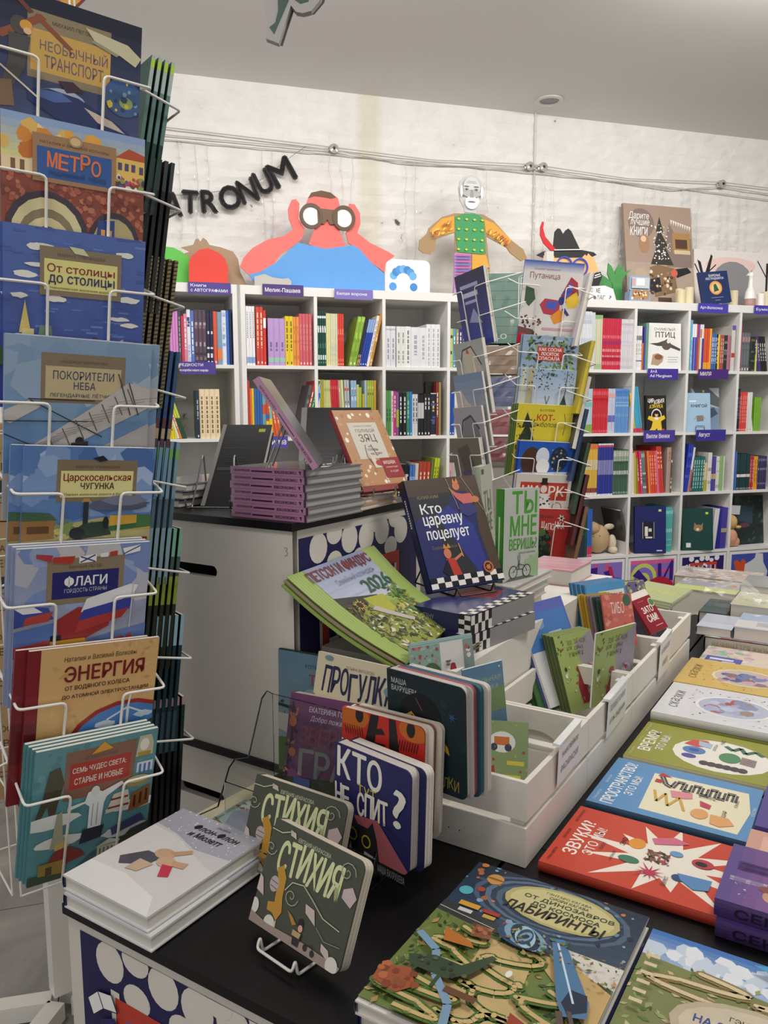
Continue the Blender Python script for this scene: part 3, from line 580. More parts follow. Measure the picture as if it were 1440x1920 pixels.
# ---- third row
shelf_row(cell(BL_, 0), zs(2), [(2, 14, 150, 'c05060', '', 'low rose spines'), (3, 13, 190, 'e4e0dc', 'mot:e06060:5060a0:e4e0dc', 'white speckled spines'), (6, 20, 160, '6a6488', '', 'greyish violet spines')], 'third shelf behind the black books', 20, join=True)
shelf_row(cell(BL_, 1), zs(2), [(4, 14, 200, 'c8b848', 'mot:e0e0c0:806040', 'ochre spines'), (3, 14, 205, '90a058', '', 'moss green spines'), (6, 14, 200, 'b8b0a8', 'mot:c87050:b8b0a8', 'greyish spines'), (3, 16, 196, '7a9848', 'mot:c8d070:7a9848', 'lime mottled spines')], 'third shelf behind the orange flowered book', 6, join=True)
shelf_row(cell(BL_, 2), zs(2), [(1, 11, 196, 'a0c048', '', 'light green spine'), (1, 16, 193, 'd8dce0', '', 'pale spine'), (2, 17, 192, 'd8a838', 'txt:806020:.2:.7', 'amber spines'), (3, 21, 203, '14151a', 'mot:c8c8d8:14151a:14151a txt:e0e0e0:.2:.7', 'black starry spines'), (2, 15, 196, '4a78c0', 'band:88a8e0:.0:.7', 'sky blue spines', 3), (1, 18, 206, 'd8ccc4', '', 'beige spine', 3), (3, 21, 212, 'b0402c', 'txt:f4e0c8:.15:.75', 'brick red spines', 4), (1, 14, 228, '6a7a30', '', 'olive spine', 5), (2, 14, 232, 'c0cc28', 'txt:506010:.3:.8', 'acid yellow spines', 6)], 'third shelf behind the checkered blue book', 2)
shelf_row(cell(BL_, 3), zs(2), [(1, 17, 204, 'd8a0b0', 'txt:d06080:.2:.8', 'pink spine'), (1, 18, 204, 'b4b0a8', '', 'stone spine'), (1, 16, 204, 'd8d8b8', 'txt:88a070:.2:.8', 'cream spine'), (4, 17, 202, '4c1c24', 'mot:b07060:4c1c24:d8c0b8', 'maroon spines')], 'third shelf behind the small wire rack', 2)
shelf_row(cell(BL_, 3), zs(2), [(6, 17, 200, '8a6a70', '', 'dull red spines')], 'third shelf hidden by the small wire rack', 138, join=True)
for c in (2, 3): shelf_row(cell(BL_, c), zs(3), [(5, 26, 200, ('a05048', '4a68a0', '507860', '8a6a98')[c], '', 'hardback spines')], 'fourth shelf, cell %s' % ('behind the tall plywood box', 'second along', 'third along', 'behind the small rack')[c], 60, join=True)
# ---- right bookcase
shelf_row(cell(BR_, 0), zs(0), [(10, 8, 312, 'dfe3ea', 'mot:c8d0e0:e8e0e0:b8c8d8', 'thin white spines'), (2, 11, 308, 'cfd4da', '', 'silver spines'), (5, 9, 295, 'd2d2b4', 'band:8ab878:.93:1 band:a8c090:0:.1', 'cream spines with green tops'), (12, 10, 279, 'cc3048', 'mot:e88090:b02040:e8a0a8 band:a03070:.5:.56', 'glittery red spines'), (9, 9, 277, 'dcd8de', 'mot:d8c8cc:c8ccd8 band:c0bcc8:.88:.92', 'thin lilac white spines')], 'top shelf right of the small wire rack', -8)
shelf_row(cell(BR_, 0), zs(1), [(9, 9, 246, 'bcd0dc', 'band:88b048:0:.2 band:80c0b8:.6:.7', 'pale blue and green spines'), (9, 11, 246, 'd03440', 'band:c01828:.7:.8 mot:e86070:d03440', 'bright red spines'), (5, 9, 247, 'c8cce0', 'band:6a70c0:.25:.4 band:e0b0a8:.8:.9', 'white and blue banded spines'), (11, 8, 247, '6a9cd8', 'band:98c0e8:.6:.7 mot:88b0e0:4a80c8', 'sky blue spines')], 'second shelf right of the small wire rack', 10)
shelf_row(cell(BR_, 0), zs(2), [(4, 12, 290, 'd8cc98', 'band:e8b840:.1:.3', 'straw yellow spines'), (8, 10, 291, 'e0b84c', 'band:e07848:.9:1 band:d8c8a0:.5:.7 band:8a4040:.06:.15 band:e8e4e0:0:.06', 'yellow banded spines'), (9, 11, 293, '38409c', 'band:c8505c:.93:.97 band:e8e8ee:.97:1 band:8888c0:.4:.68 band:e0e0ee:0:.03', 'blue banded spines'), (9, 11, 256, '4a6a58', 'band:b8b4a0:.75:.98 mot:c0ccc0:305040:8aa898', 'grey green spines')], 'third shelf right of the small wire rack', 8)
shelf_row(cell(BR_, 0), zs(3), [(3, 20, 130, '303848', '', 'dark low spines'), (1, 12, 250, '1c5a40', '', 'dark green spine'), (3, 11, 275, '3a68c0', 'band:d04060:0:.22 foot:ffffff', 'blue spines with red foot')], 'fourth shelf beside the plush lamb', 10)
shelf_row(cell(BR_, 1), zs(0), [(3, 14, 243, 'e8e8ea', 'band:8a8a8a:.68:.78 txt:a0a0a0:.35:.6 band:3a3a98:.2:.22 foot:ffffff', 'white spines with grey band'), (1, 12, 150, 'd07028', '', 'short orange spine'), (1, 11, 240, '5048a8', '', 'indigo spine'), (1, 18, 262, '6a9a88', '', 'sage green spine')], 'top shelf beside the white bird book', 2)
shelf_row(cell(BR_, 1), zs(1), [(2, 11, 225, 'e8c040', 'band:d03c50:0:.1', 'yellow leaning spines', -7), (4, 11, 262, '4cacd0', 'band:d03c50:0:.1', 'cyan leaning spines', -9)], 'second shelf beside the black circus alphabet', 2)
shelf_row(cell(BR_, 1), zs(2), [(1, 8, 265, 'e0e0e0', '', 'thin white spine'), (2, 10, 235, 'e8e4dc', '', 'ivory spines', -3), (1, 12, 240, 'd8b060', '', 'golden spine', -3), (1, 14, 205, '8a9a20', '', 'olive spine', -3), (1, 17, 247, 'd03848', 'txt:f8c0c8:.3:.8', 'carmine spine', -7), (1, 15, 247, 'd8407c', 'txt:ffffff:.2:.8', 'hot pink spine', -6), (2, 12, 243, '6a8a80', 'mot:e0e8e0:405850', 'grey green spines', -6), (1, 15, 245, 'a82c38', '', 'dark crimson spine', -6), (1, 12, 246, 'e89a38', '', 'amber spine', -6), (3, 15, 246, 'e05038', 'txt:f8c8a8:.2:.9', 'tomato red spines', -6), (1, 13, 247, 'e07aa0', '', 'rose pink spine', -6), (2, 17, 272, 'd8403c', 'mot:f0d080:d8403c', 'tall red leaning spines', -7, 8), (1, 28, 265, 'b09c94', 'txt:a07838:.7:.9', 'taupe spine'), (1, 10, 265, '6a4a40', 'mot:e8e0d8:6a4a40', 'brown speckled spine')], 'third shelf below the circus alphabet book', 2)
shelf_row(cell(BR_, 1), zs(3), [(1, 18, 265, '504c4c', 'band:c89858:0:.3', 'grey and tan leaning spine', -14)], 'fourth shelf beside the navy cover', 2)
shelf_row(cell(BR_, 1), zs(3), [(4, 13, 265, '58b8b4', 'mot:a8e0dc:58b8b4', 'turquoise spines')], 'fourth shelf right of the navy cover', 245)
shelf_row(cell(BR_, 2), zs(0), [(1, 9, 285, '2a9a60', '', 'emerald spine'), (1, 14, 285, '70b8e8', 'mot:a0d0f0:70b8e8', 'light blue spine'), (2, 14, 263, 'ecebee', 'band:4050b0:0:.72', 'white topped blue spines'), (1, 10, 262, 'c03850', '', 'crimson spine'), (1, 13, 262, '7050a8', 'band:c07838:0:.7', 'violet over ochre spine'), (1, 12, 262, 'e8e4e0', 'band:e08040:.72:.9', 'white spine with orange band'), (1, 13, 262, 'e4e4ea', 'band:3a3aa0:0:.7', 'white over indigo spine'), (3, 14, 240, 'd8542c', 'band:f0a838:0:.2', 'flame orange spines'), (1, 14, 240, 'f0a838', '', 'orange yellow spine'), (3, 11, 212, '3c68b0', 'txt:ffffff:.2:.9', 'medium blue spines'), (1, 13, 210, '1a1a20', 'txt:e0e0e0:.2:.9', 'black spine'), (1, 12, 208, 'ecd040', '', 'lemon spine'), (2, 14, 206, 'a85048', 'txt:e8c8b8:.2:.9', 'brick brown spines'), (2, 12, 205, '282c30', 'mot:8a8a90:282c30', 'charcoal spines'), (1, 22, 204, 'b07080', '', 'mauve spine', 0, 5), (2, 13, 262, 'd0ccc8', 'band:6858b8:.9:1 band:c83c40:.3:.4', 'grey spines with violet top')], 'top shelf under the right hand poster book', 2)
shelf_row(cell(BR_, 2), zs(2), [(2, 18, 280, '2038a8', 'mot:4060d0:2038a8', 'ultramarine leaning spines', 7), (1, 14, 262, 'e4e0e0', 'band:c07060:0:.5', 'white and pink leaning spine', 7), (1, 14, 235, '4a3a70', 'mot:c08080:4a3a70', 'plum leaning spine', 5), (5, 16, 206, '1c6a68', 'txt:c8e4e0:.1:.9', 'teal spines with white title', 2), (2, 12, 170, 'd8c8a0', 'band:b8a840:0:.4', 'beige and olive spines', 0), (2, 14, 228, 'e0ddd8', 'mot:a0a090:e0ddd8', 'off white spines', 1), (3, 11, 205, '5448a0', 'band:c8b870:.35:.5', 'violet spines with gold', 0), (2, 13, 205, 'dcdcd8', 'mot:b0b0b0:dcdcd8', 'light grey spines'), (2, 13, 206, '8fb878', '', 'apple green spines'), (1, 8, 206, 'dcdcd8', '', 'thin pale spine')], 'third shelf below the pale blue book', 2)
shelf_row(cell(BR_, 2), zs(3), [(2, 17, 245, 'dcdce0', '', 'white spines', 6), (2, 16, 245, '2c2890', '', 'royal violet spines', 4), (3, 14, 247, '4a40a0', 'band:b8a880:.4:.5', 'violet spines with gold band', 2)], 'fourth shelf right of the dark teal cover', 218)
shelf_row(cell(BR_, 3), zs(0), [(1, 12, 262, 'b84058', 'foot:ffffff', 'raspberry spine'), (3, 20, 222, '686c70', 'mot:b08890:585c60 foot:ffffff', 'slate grey spines'), (1, 40, 200, '26302a', 'mot:5a7040:26302a', 'dark floral spine'), (1, 14, 195, 'c8c858', '', 'lime spine'), (2, 16, 205, '4a3a78', 'txt:d0c0e0:.3:.8', 'purple leaning spines', -9), (3, 16, 205, '1e1e22', 'txt:e0e0e0:.3:.8', 'black leaning spines', -9)], 'top shelf at the right edge', 3)
shelf_row(cell(BR_, 3), zs(1), [(2, 12, 250, '16183a', 'foot:ffffff txt:8888b0:.3:.8', 'midnight spines'), (4, 13, 232, 'd8443c', 'txt:f0a098:.2:.9 foot:ffffff', 'scarlet spines'), (3, 12, 230, 'dcdcda', 'foot:888888', 'plain white spines'), (1, 16, 225, 'e4e4e0', '', 'white leaning spine', -10), (3, 16, 200, '78b030', '', 'grass green spines')], 'second shelf at the right edge', 3)
shelf_row(cell(BR_, 3), zs(2), [(2, 12, 232, '4a70c8', '', 'cornflower spines'), (8, 12, 216, '163c40', 'band:e8e8e8:.36:.44 foot:ffffff', 'deep teal spines'), (2, 14, 200, 'b03038', 'txt:e8b0b0:.2:.9 foot:ffffff', 'red spines'), (2, 15, 200, 'e8a028', 'txt:a06818:.2:.9', 'amber spines'), (5, 13, 200, '3a3860', 'mot:8888b0:3a3860', 'dark violet spines')], 'third shelf at the right edge', 3)
# ---- covers facing out of the shelves
def shelf_cover(c, r, x, W, H, t, cover, art, label, lean=8, turn=0, front=-.02, base=None):
    b = base or BR_
    M = Matrix.Translation(WP(cell(b, c)+x, front, zs(r)+.001)) @ (MWF @ Matrix.Rotation(rad(turn), 4, 'Y')) @ Matrix.Rotation(rad(-lean), 4, 'X')
    return book(M, W, H, t, cover, art, label, None)
shelf_cover(1, 0, .092, .222, .265, .02, 'eeeeec', [R(0, 0, 100, 120, 'eeeeec'), T('ОЧУМЕЛЫЙ', 20, 10, 62, 9, '4a3a30', .01), T('ПТИЦ', 24, 22, 58, 17, '5a4a40', .02), P([(5, 52), (30, 50), (50, 44), (58, 40), (64, 50), (98, 64), (97, 70), (70, 62), (50, 58), (30, 58)], '4e4a48'), E(56, 56, 14, 12, '5c5652'), E(62, 46, 5, 5, 'e8e4e0'), P([(10, 105), (15, 80), (30, 76), (48, 84), (44, 98), (30, 108)], 'b89c80'), E(32, 86, 12, 7, '8a5a40'), L([(60, 86), (92, 86)], 1, '888888'), L([(60, 92), (88, 92)], 1, '888888'), L([(60, 98), (90, 98)], 1, '999999')], 'white book with a flying bird drawing, facing out on the right top shelf', lean=4)
shelf_cover(1, 1, .10, .135, .21, .02, '26221f', [R(0, 0, 100, 160, '26221f'), T('ЦИРКОВАЯ', 10, 16, 80, 18, 'f2efe8', .03, wob=8), T('АЗБУКА', 16, 38, 68, 16, 'ecc93c', .03, wob=6), E(50, 86, 26, 30, 'e8e4dc'), E(50, 88, 22, 26, '26221f'), E(50, 82, 8, 9, 'f0b088'), E(50, 72, 12, 7, '1a1614'), P([(38, 92), (62, 92), (88, 84), (94, 98), (72, 110), (78, 155), (56, 155), (52, 138), (36, 156), (10, 152), (24, 136), (32, 110), (6, 100), (12, 86)], 'ecc93c'), P([(38, 92), (62, 92), (56, 104), (44, 104)], 'f6f2ea'), E(84, 146, 5, 6, 'd84848')], 'small black book with a yellow clown figure, facing out on a shelf', lean=5)
shelf_cover(2, 1, -.0+.01, .17, .225, .015, 'a9cbe6', [R(0, 0, 100, 134, 'a9cbe6'), T('КНИГОЙ', 22, 36, 64, 13, '33302e', .03), R(14, 26, 28, 4, 'ffffff'), P([(42, 78), (70, 76), (72, 96), (44, 98)], '8c8078'), L([(40, 80), (34, 92)], 1.2, '5a5048'), L([(72, 80), (78, 90)], 1.2, '5a5048')], 'pale blue book tilting on a little wire stand in the right bookcase', lean=6, turn=0, front=-.01)
shelf_cover(2, 1, .09, .19, .255, .03, 'a8b4bc', [R(0, 0, 100, 134, 'b4bcc0'), P([(0, 0), (60, 0), (100, 30), (100, 60), (30, 40)], '5c6468'), P([(10, 50), (100, 62), (100, 134), (0, 134)], '7c93ad'), P([(40, 74), (80, 60), (96, 80), (60, 98)], '46566a'), E(42, 10, 4, 4, 'c4d83c')], 'grey and blue seascape book behind the pale blue one', lean=5, front=-.06)
shelf_cover(1, 3, .055, .185, .275, .022, '1a2266', [R(0, 0, 100, 148, '1a2266'), R(20, 48, 44, 56, '14142a'), R(24, 50, 3, 52, '8a8a88'), R(60, 50, 3, 52, '8a8a88'), R(32, 64, 10, 30, 'e8e4d8'), R(44, 70, 10, 10, 'd8d8c8'), R(34, 96, 22, 5, 'e8e4d8'), R(76, 10, 9, 7, 'd4dc8c'), R(70, 138, 18, 4, 'd0d0e8')], 'navy cover with a lit window picture beside turquoise spines', lean=6, turn=-14)
shelf_cover(2, 3, .03, .19, .25, .02, '15433f', [R(0, 0, 100, 132, '15433f'), R(76, 12, 9, 7, 'c8e040'), E(52, 62, 15, 11, 'a08058'), P([(38, 56), (40, 44), (47, 54)], 'a08058'), P([(60, 54), (68, 44), (66, 58)], 'a08058'), E(50, 66, 5, 4, 'e8e0d0'), R(12, 108, 15, 14, 'e8e8e4')], 'dark teal cover with a small fox picture in the lower right shelf', lean=7, turn=-12)
shelf_cover(3, 3, .10, .25, .30, .02, '1f2d2a', [R(0, 0, 100, 120, '1f2d2a'), SCT(50, 0, 0, 100, 120, 4, 12, ['2c4438', '3a5240', '18221f', '40586a', '24343c'], 4, 'leaf'), P([(10, 20), (60, 30), (60, 70), (8, 60)], '33485a'), E(34, 72, 16, 6, '6a3c50')], 'large dark floral cover at the lower right edge of the shelves', lean=6, turn=4, front=-.08)
shelf_cover(2, 0, .002, .001, .001, .001, 'eeeeee', [], 'x') if False else None
M_ = Matrix.Translation(WP(cell(BL_, 2)+.235, -.055, zs(1)+.001)) @ MWF
book(M_, .09, .28, .02, '15130f', [R(0, 0, 100, 320, '15130f'), R(58, 20, 16, 14, 'd8d860')], 'black cover with a yellow price dot behind the black spines')
tube('stand', [(0, 0, 0), (0, .0, .035), (.06, 0, .035), (.06, 0, 0)], .0015, BWIRE, None, Matrix.Translation(WP(cell(BR_, 2)+.07, -.004, zs(1))) @ MW)
setp(bpy.data.objects['stand'], 'tiny black wire stand in front of the pale blue book', 'book stand')
bpy.data.objects['stand'].name = 'wire_book_stand'
# papers and toys on the lower right shelves
t = empty('plush_lamb', Matrix.Translation(WP(cell(BR_, 0)+.205, -.10, zs(3)+.001)) @ MW, 'cream plush lamb with a tan body in the lower shelf', 'soft toy')
FUR = mat('cream_plush', 'ddd0b8', .95, noise=.12, scale=60, bump=.6); FUR2 = mat('tan_plush', 'c6a982', .95, noise=.1, scale=50, bump=.5)
def blob(name, parts, m, parent, seg=12):
    mb = MB()
    for (x, y, z, rx, ry, rz) in parts:
        mb.add([(x+rx*math.sin(PI*j/8)*math.cos(2*PI*i/seg), y+ry*math.sin(PI*j/8)*math.sin(2*PI*i/seg), z-rz*math.cos(PI*j/8)) for j in range(9) for i in range(seg)],
               [(j*seg+i, j*seg+(i+1) % seg, (j+1)*seg+(i+1) % seg, (j+1)*seg+i) for j in range(8) for i in range(seg)])
    o = mb.build(name, [m], parent); [setattr(p, 'use_smooth', True) for p in o.data.polygons]; return o
blob('body', [(0, 0, .085, .075, .06, .085)], FUR2, t); blob('head', [(-.045, -.01, .15, .05, .045, .04)], FUR2, t)
for x in (-.085, .085): blob('leg', [(x, -.02, .06, .024, .03, .05), (x, -.03, .022, .026, .035, .022)], FUR, t)
for x in (-.085, .07): blob('ear', [(x, -.01, .155, .035, .012, .018)], FUR, t)
blob('eye', [(-.06, -.055, .11, .003, .002, .003), (-.02, -.058, .112, .003, .002, .003)], BWIRE, t)
def simple(name, mb, mats, M, label, cat, group=None):
    o = mb.build(name, mats, None, M); return setp(o, label, cat, group)
simple('paper_box', MB().box(0, .085, 0, .12, 0, .075).box(.01, .075, -.001, 0, .045, .055, 1), [plain('e8e5e0'), plain('3a3430')], Matrix.Translation(WP(cell(BR_, 0)+.105, -.16, zs(3)+.001)) @ MW, 'white carton behind the plush lamb', 'box')
simple('paper_card', MB().box(0, .06, 0, .004, 0, .16), [plain('e4e3e2')], Matrix.Translation(WP(cell(BR_, 1)+.03, -.20, zs(3)+.001)) @ MW, 'white card standing left of the navy cover', 'card')
simple('paper_card', MB().box(0, .05, 0, .004, 0, .175), [plain('d8d5d2')], Matrix.Translation(WP(cell(BR_, 2)+.004, -.24, zs(3)+.001)) @ MW, 'white card standing left of the dark teal cover', 'card')
simple('price_card', MB().box(0, .09, 0, .004, 0, .055), [plain('d3d3dd')], Matrix.Translation(WP(cell(BR_, 3)+.02, -.06, zs(3)+.20)) @ MW @ Matrix.Rotation(rad(4), 4, 'Y'), 'pale card above the figurine at the right edge', 'card')
t = empty('figurine', Matrix.Translation(WP(cell(BR_, 3)+.045, -.05, zs(3)+.001)) @ MW, 'patterned peach figurine below the card at the right edge', 'figurine')
blob('body', [(0, 0, .055, .042, .035, .055), (.03, 0, .03, .03, .03, .03)], mat('peach_ceramic', 'd8a080', .5, noise=.3, scale=35), t)
blob('head', [(0, 0, .15, .035, .032, .045)], mat('straw_hair', 'd8b070', .8, noise=.2, scale=40), t); blob('arm', [(.04, -.01, .12, .022, .015, .01)], mat('straw_hair', 'd8b070'), t)
# ---- purple name signs clipped to the shelf edges
def sign(s, z, w, h, txt, label, col='43308c', tilt=0, b=.012):
    M = Matrix.Translation(WP(s, b, z)) @ MWF @ Matrix.Rotation(rad(tilt), 4, 'Z')
    o = MB().box(0, w, 0, h, -.002, 0).build('shelf_sign', [plain(col, .35, .2)], None, M); setp(o, label, 'sign', 'purple name signs on the shelf edges')
    k = 100/w; H = h*k; els = []
    for (t_, x, y, ww, hh) in txt: els.append(T(t_, x, y*H/100, ww, hh*H/100, 'f4f2fa', .015))
    put_art(o, w, h, els, Matrix.Translation((0, 0, .0002)), name='lettering')
    MB().box(w*.3, w*.7, h*.2, h*.6, -b-.001, -.002).build('clip', [BOARDW], o)
def sz(px): return px
for (px0, s0, s1, z0, z1, txt, lab, col) in SIGNS: sign(s0, z0, s1-s0, z1-z0, txt, lab, col)
CUT={
 'bino':(-0.16,[
  ('skin','f0736d',[(-0.091,2.225),(-0.072,2.269),(-0.050,2.275),(-0.032,2.254),(-0.038,2.181),(-0.007,2.132),(-0.021,2.088),(-0.044,2.065),(-0.131,2.004),(-0.168,1.951),(-0.239,1.913),(-0.293,1.898),(-0.336,1.934),(-0.317,1.978),(-0.272,2.027),(-0.201,2.069),(-0.111,2.095),(-0.066,2.128),(-0.087,2.178)]),
  ('skin','f0736d',[(0.215,2.241),(0.225,2.272),(0.253,2.269),(0.281,2.228),(0.283,2.175),(0.266,2.130),(0.332,2.085),(0.438,2.042),(0.467,2.025),(0.418,1.987),(0.413,1.937),(0.332,1.992),(0.266,2.055),(0.219,2.075),(0.205,2.127),(0.238,2.190)]),
  ('skin','f0736d',[(-0.000,2.252),(0.014,2.287),(0.046,2.315),(0.128,2.317),(0.165,2.294),(0.178,2.247),(0.172,2.133),(0.200,2.065),(0.209,2.048),(0.097,2.038),(0.010,2.059),(0.043,2.135),(0.025,2.151)]),
  ('shirt','5e9fe2',[(-0.044,2.065),(0.097,2.042),(0.242,2.067),(0.275,2.051),(0.332,1.992),(0.410,1.933),(0.410,1.859),(0.067,1.865),(-0.240,1.870),(-0.293,1.898),(-0.239,1.913),(-0.159,1.960)]),
  ('hair','6a4a33',[(0.011,2.283),(0.028,2.310),(0.078,2.324),(0.128,2.317),(0.156,2.296),(0.128,2.288),(0.100,2.292),(0.046,2.295)]),
 ]),
 'eric':(-0.17,[
  ('card','a98a62',[(0.603,2.068),(0.608,2.115),(0.649,2.151),(0.659,2.179),(0.732,2.240),(0.805,2.264),(0.965,2.269),(1.031,2.240),(1.137,2.144),(1.210,2.100),(1.234,2.052),(1.200,2.035),(1.133,2.076),(1.110,2.104),(0.989,2.156),(1.013,1.982),(1.004,1.864),(0.798,1.881),(0.813,2.060),(0.806,2.164),(0.701,2.125),(0.697,2.082),(0.670,2.048),(0.629,2.050)]),
  ('sleeve','e0a53a',[(0.665,2.166),(0.732,2.231),(0.802,2.250),(0.803,2.169),(0.691,2.134)]),
  ('sleeve','e0a53a',[(0.972,2.243),(1.031,2.226),(1.137,2.144),(1.110,2.106),(0.986,2.175)]),
  ('shirt','3f9a5e',[(0.805,2.245),(0.858,2.267),(0.933,2.267),(0.972,2.243),(0.985,2.068),(0.968,2.060),(0.823,2.065),(0.812,2.136)]),
  ('trousers','b58ac8',[(0.804,2.059),(0.899,2.059),(0.902,1.987),(0.873,1.947),(0.895,1.888),(0.800,1.884)]),
  ('trousers','e0a53a',[(0.904,2.057),(0.985,2.057),(1.008,1.992),(0.937,1.988),(0.905,1.977)]),
  ('head','c9c9c9',[(0.822,2.388),(0.830,2.426),(0.856,2.451),(0.893,2.461),(0.930,2.457),(0.954,2.430),(0.961,2.388),(0.948,2.326),(0.927,2.291),(0.922,2.269),(0.858,2.272),(0.856,2.291),(0.831,2.332)]),
  ('beard','ececec',[(0.859,2.353),(0.895,2.346),(0.937,2.355),(0.945,2.330),(0.927,2.297),(0.895,2.284),(0.866,2.299),(0.856,2.324)]),
 ]),
 'hat':(-0.2,[
  ('brim','26272b',[(1.307,2.080),(1.347,2.101),(1.437,2.112),(1.581,2.122),(1.665,2.113),(1.686,2.099),(1.645,2.082),(1.490,2.073),(1.347,2.068)]),
  ('crown','26272b',[(1.407,2.111),(1.416,2.210),(1.434,2.230),(1.449,2.228),(1.468,2.200),(1.485,2.223),(1.500,2.233),(1.518,2.220),(1.579,2.120)]),
  ('face','f2bf80',[(1.347,2.066),(1.645,2.081),(1.683,2.046),(1.695,2.006),(1.628,1.981),(1.599,1.890),(1.352,1.880)]),
  ('hand','f2bf80',[(1.348,2.057),(1.349,2.079),(1.362,2.075),(1.367,2.089),(1.379,2.081),(1.389,2.087),(1.400,2.077),(1.416,2.078),(1.409,2.056)]),
  ('hand','f2bf80',[(1.593,2.083),(1.608,2.097),(1.619,2.088),(1.629,2.104),(1.645,2.090),(1.666,2.082),(1.697,2.011),(1.628,1.981)]),
  ('feather','d3262c',[(1.337,2.260),(1.345,2.254),(1.341,2.223),(1.355,2.180),(1.427,2.110),(1.392,2.106),(1.345,2.145),(1.324,2.187),(1.325,2.231)]),
  ('cuff','26272b',[(1.628,1.981),(1.711,2.007),(1.714,1.994),(1.722,1.985),(1.703,1.930),(1.599,1.890)]),
  ('coat','8a6f80',[(1.473,1.948),(1.628,1.981),(1.647,1.891),(1.495,1.886)]),
 ]),
 'leaf':(-0.24,[
  ('leaf','4f9a55',[(1.689,1.981),(1.714,2.014),(1.779,1.984),(1.824,1.954),(1.837,1.904),(1.771,1.920),(1.695,1.944)]),
  ('leaf','4f9a55',[(1.787,2.065),(1.809,2.050),(1.838,1.996),(1.856,1.951),(1.813,1.949),(1.784,2.003)]),
  ('leaf','4f9a55',[(1.860,2.066),(1.869,2.034),(1.866,1.979),(1.839,1.969),(1.832,2.023)]),
  ('leaf','4f9a55',[(1.890,2.055),(1.881,2.007),(1.867,1.970),(1.850,1.978),(1.864,2.030)]),
  ('leaf','4f9a55',[(1.940,2.036),(1.898,1.999),(1.872,1.961),(1.856,1.965),(1.881,2.017)]),
  ('leaf','4f9a55',[(1.813,1.958),(1.877,1.989),(1.887,1.859),(1.838,1.858),(1.826,1.904)]),
 ]),
 'bubble':(-0.1,[
  ('bubble','f6f6f4',[(1.570,1.906),(1.683,1.915),(1.736,1.899),(1.762,1.869),(1.762,1.838),(1.562,1.833)]),
 ]),
 'brown':(-0.22,[
  ('body','a98d70',[(-0.612,2.023),(-0.555,2.038),(-0.542,2.066),(-0.529,2.069),(-0.519,2.056),(-0.506,2.075),(-0.490,2.065),(-0.475,2.042),(-0.418,2.033),(-0.361,2.016),(-0.337,1.981),(-0.327,1.917),(-0.282,1.878),(-0.274,1.855),(-0.665,1.862),(-0.653,1.974),(-0.572,2.005)]),
 ]),
 'green':(-0.2,[
  ('back','5fc04a',[(-0.786,1.964),(-0.707,2.007),(-0.691,2.019),(-0.652,2.017),(-0.613,2.000),(-0.582,1.978),(-0.571,1.950),(-0.574,1.859),(-0.790,1.862)]),
 ]),
 'red':(-0.14,[
  ('disc','df4033',[(-0.583,1.940),(-0.566,1.972),(-0.534,2.001),(-0.490,2.011),(-0.443,1.994),(-0.411,1.968),(-0.395,1.925),(-0.397,1.893),(-0.402,1.857),(-0.586,1.858)]),
 ]),
 'rim':(-0.1,[
  ('flame','f0581f',[(0.677,1.841),(0.698,1.858),(0.760,1.870),(0.860,1.874),(0.861,1.838)]),
 ]),
}
# ================================================================== cut-out boards and things on top of the bookcases (board top at z 1.824)
ZT = 1.825
def wprint(parent, polys, n, s0):
    """flat painted shapes on a cut-out; polys in wall coordinates"""
    mb = MB()
    for i, (col, pts) in enumerate(polys):
        ar = sum(pts[j][0]*pts[(j+1) % len(pts)][1]-pts[(j+1) % len(pts)][0]*pts[j][1] for j in range(len(pts)))
        if ar < 0: pts = pts[::-1]
        mb.add([(x-s0, z-ZT, n+.0006+i*.00012) for x, z in pts], [tuple(range(len(pts)))], 0, (*lin(col), .1))
    return mb
def ell(x, z, rx, rz, n=20, rot=0):
    c, s = math.cos(rad(rot)), math.sin(rad(rot))
    return [(x+rx*math.cos(2*PI*i/n)*c-rz*math.sin(2*PI*i/n)*s, z+rx*math.cos(2*PI*i/n)*s+rz*math.sin(2*PI*i/n)*c) for i in range(n)]
def ring(mb, x, z, r0, r1, y0, y1, sx=1.0, n=24, mi=0):
    vs = []
    for i in range(n):
        a = 2*PI*i/n
        for (r, y) in ((r0, y0), (r1, y0), (r1, y1), (r0, y1)): vs.append((x+r*math.cos(a)*sx, z+r*math.sin(a), y))
    mb.add(vs, [(4*i+k, 4*i+(k+1) % 4, 4*((i+1) % n)+(k+1) % 4, 4*((i+1) % n)+k) for i in range(n) for k in range(4)], mi); return mb
def cutout(name, key, label, cat, th=.008, extra=None):
    b, parts = CUT[key]; s0 = min(p[0] for _, _, q in parts for p in q)
    e = empty(name, Matrix.Translation(WP(s0, b, ZT)) @ MWF, label, cat)
    for i, (nm, col, pts) in enumerate(parts):
        pts = [(x-s0, (0 if z < 1.888 else z-ZT)) for x, z in pts]
        MB().prism(pts, -th+i*.0012, i*.0012).build(nm, [plain(col, .6)], e)
    if extra: extra(e, s0, len(parts)*.0012)
    return e
def bino(e, s0, n):
    for x in (.012, .18):
        mb = MB(); ring(mb, x-s0+.012, 2.195-ZT, .045, .062, n, n+.012, .96); mb.build('binocular_ring', [plain('5e4630')], e)
        MB().prism([(a-s0+.012, b-ZT) for a, b in ell(x, 2.195, .044, .045)], n, n+.004).build('lens', [plain('f4f4f2')], e)
    MB().prism([(.055-s0, 2.235-ZT), (.16-s0, 2.232-ZT), (.16-s0, 2.165-ZT), (.12-s0, 2.16-ZT), (.106-s0, 2.185-ZT), (.09-s0, 2.16-ZT), (.058-s0, 2.165-ZT)], n, n+.008).build('bridge', [plain('6a5038')], e)
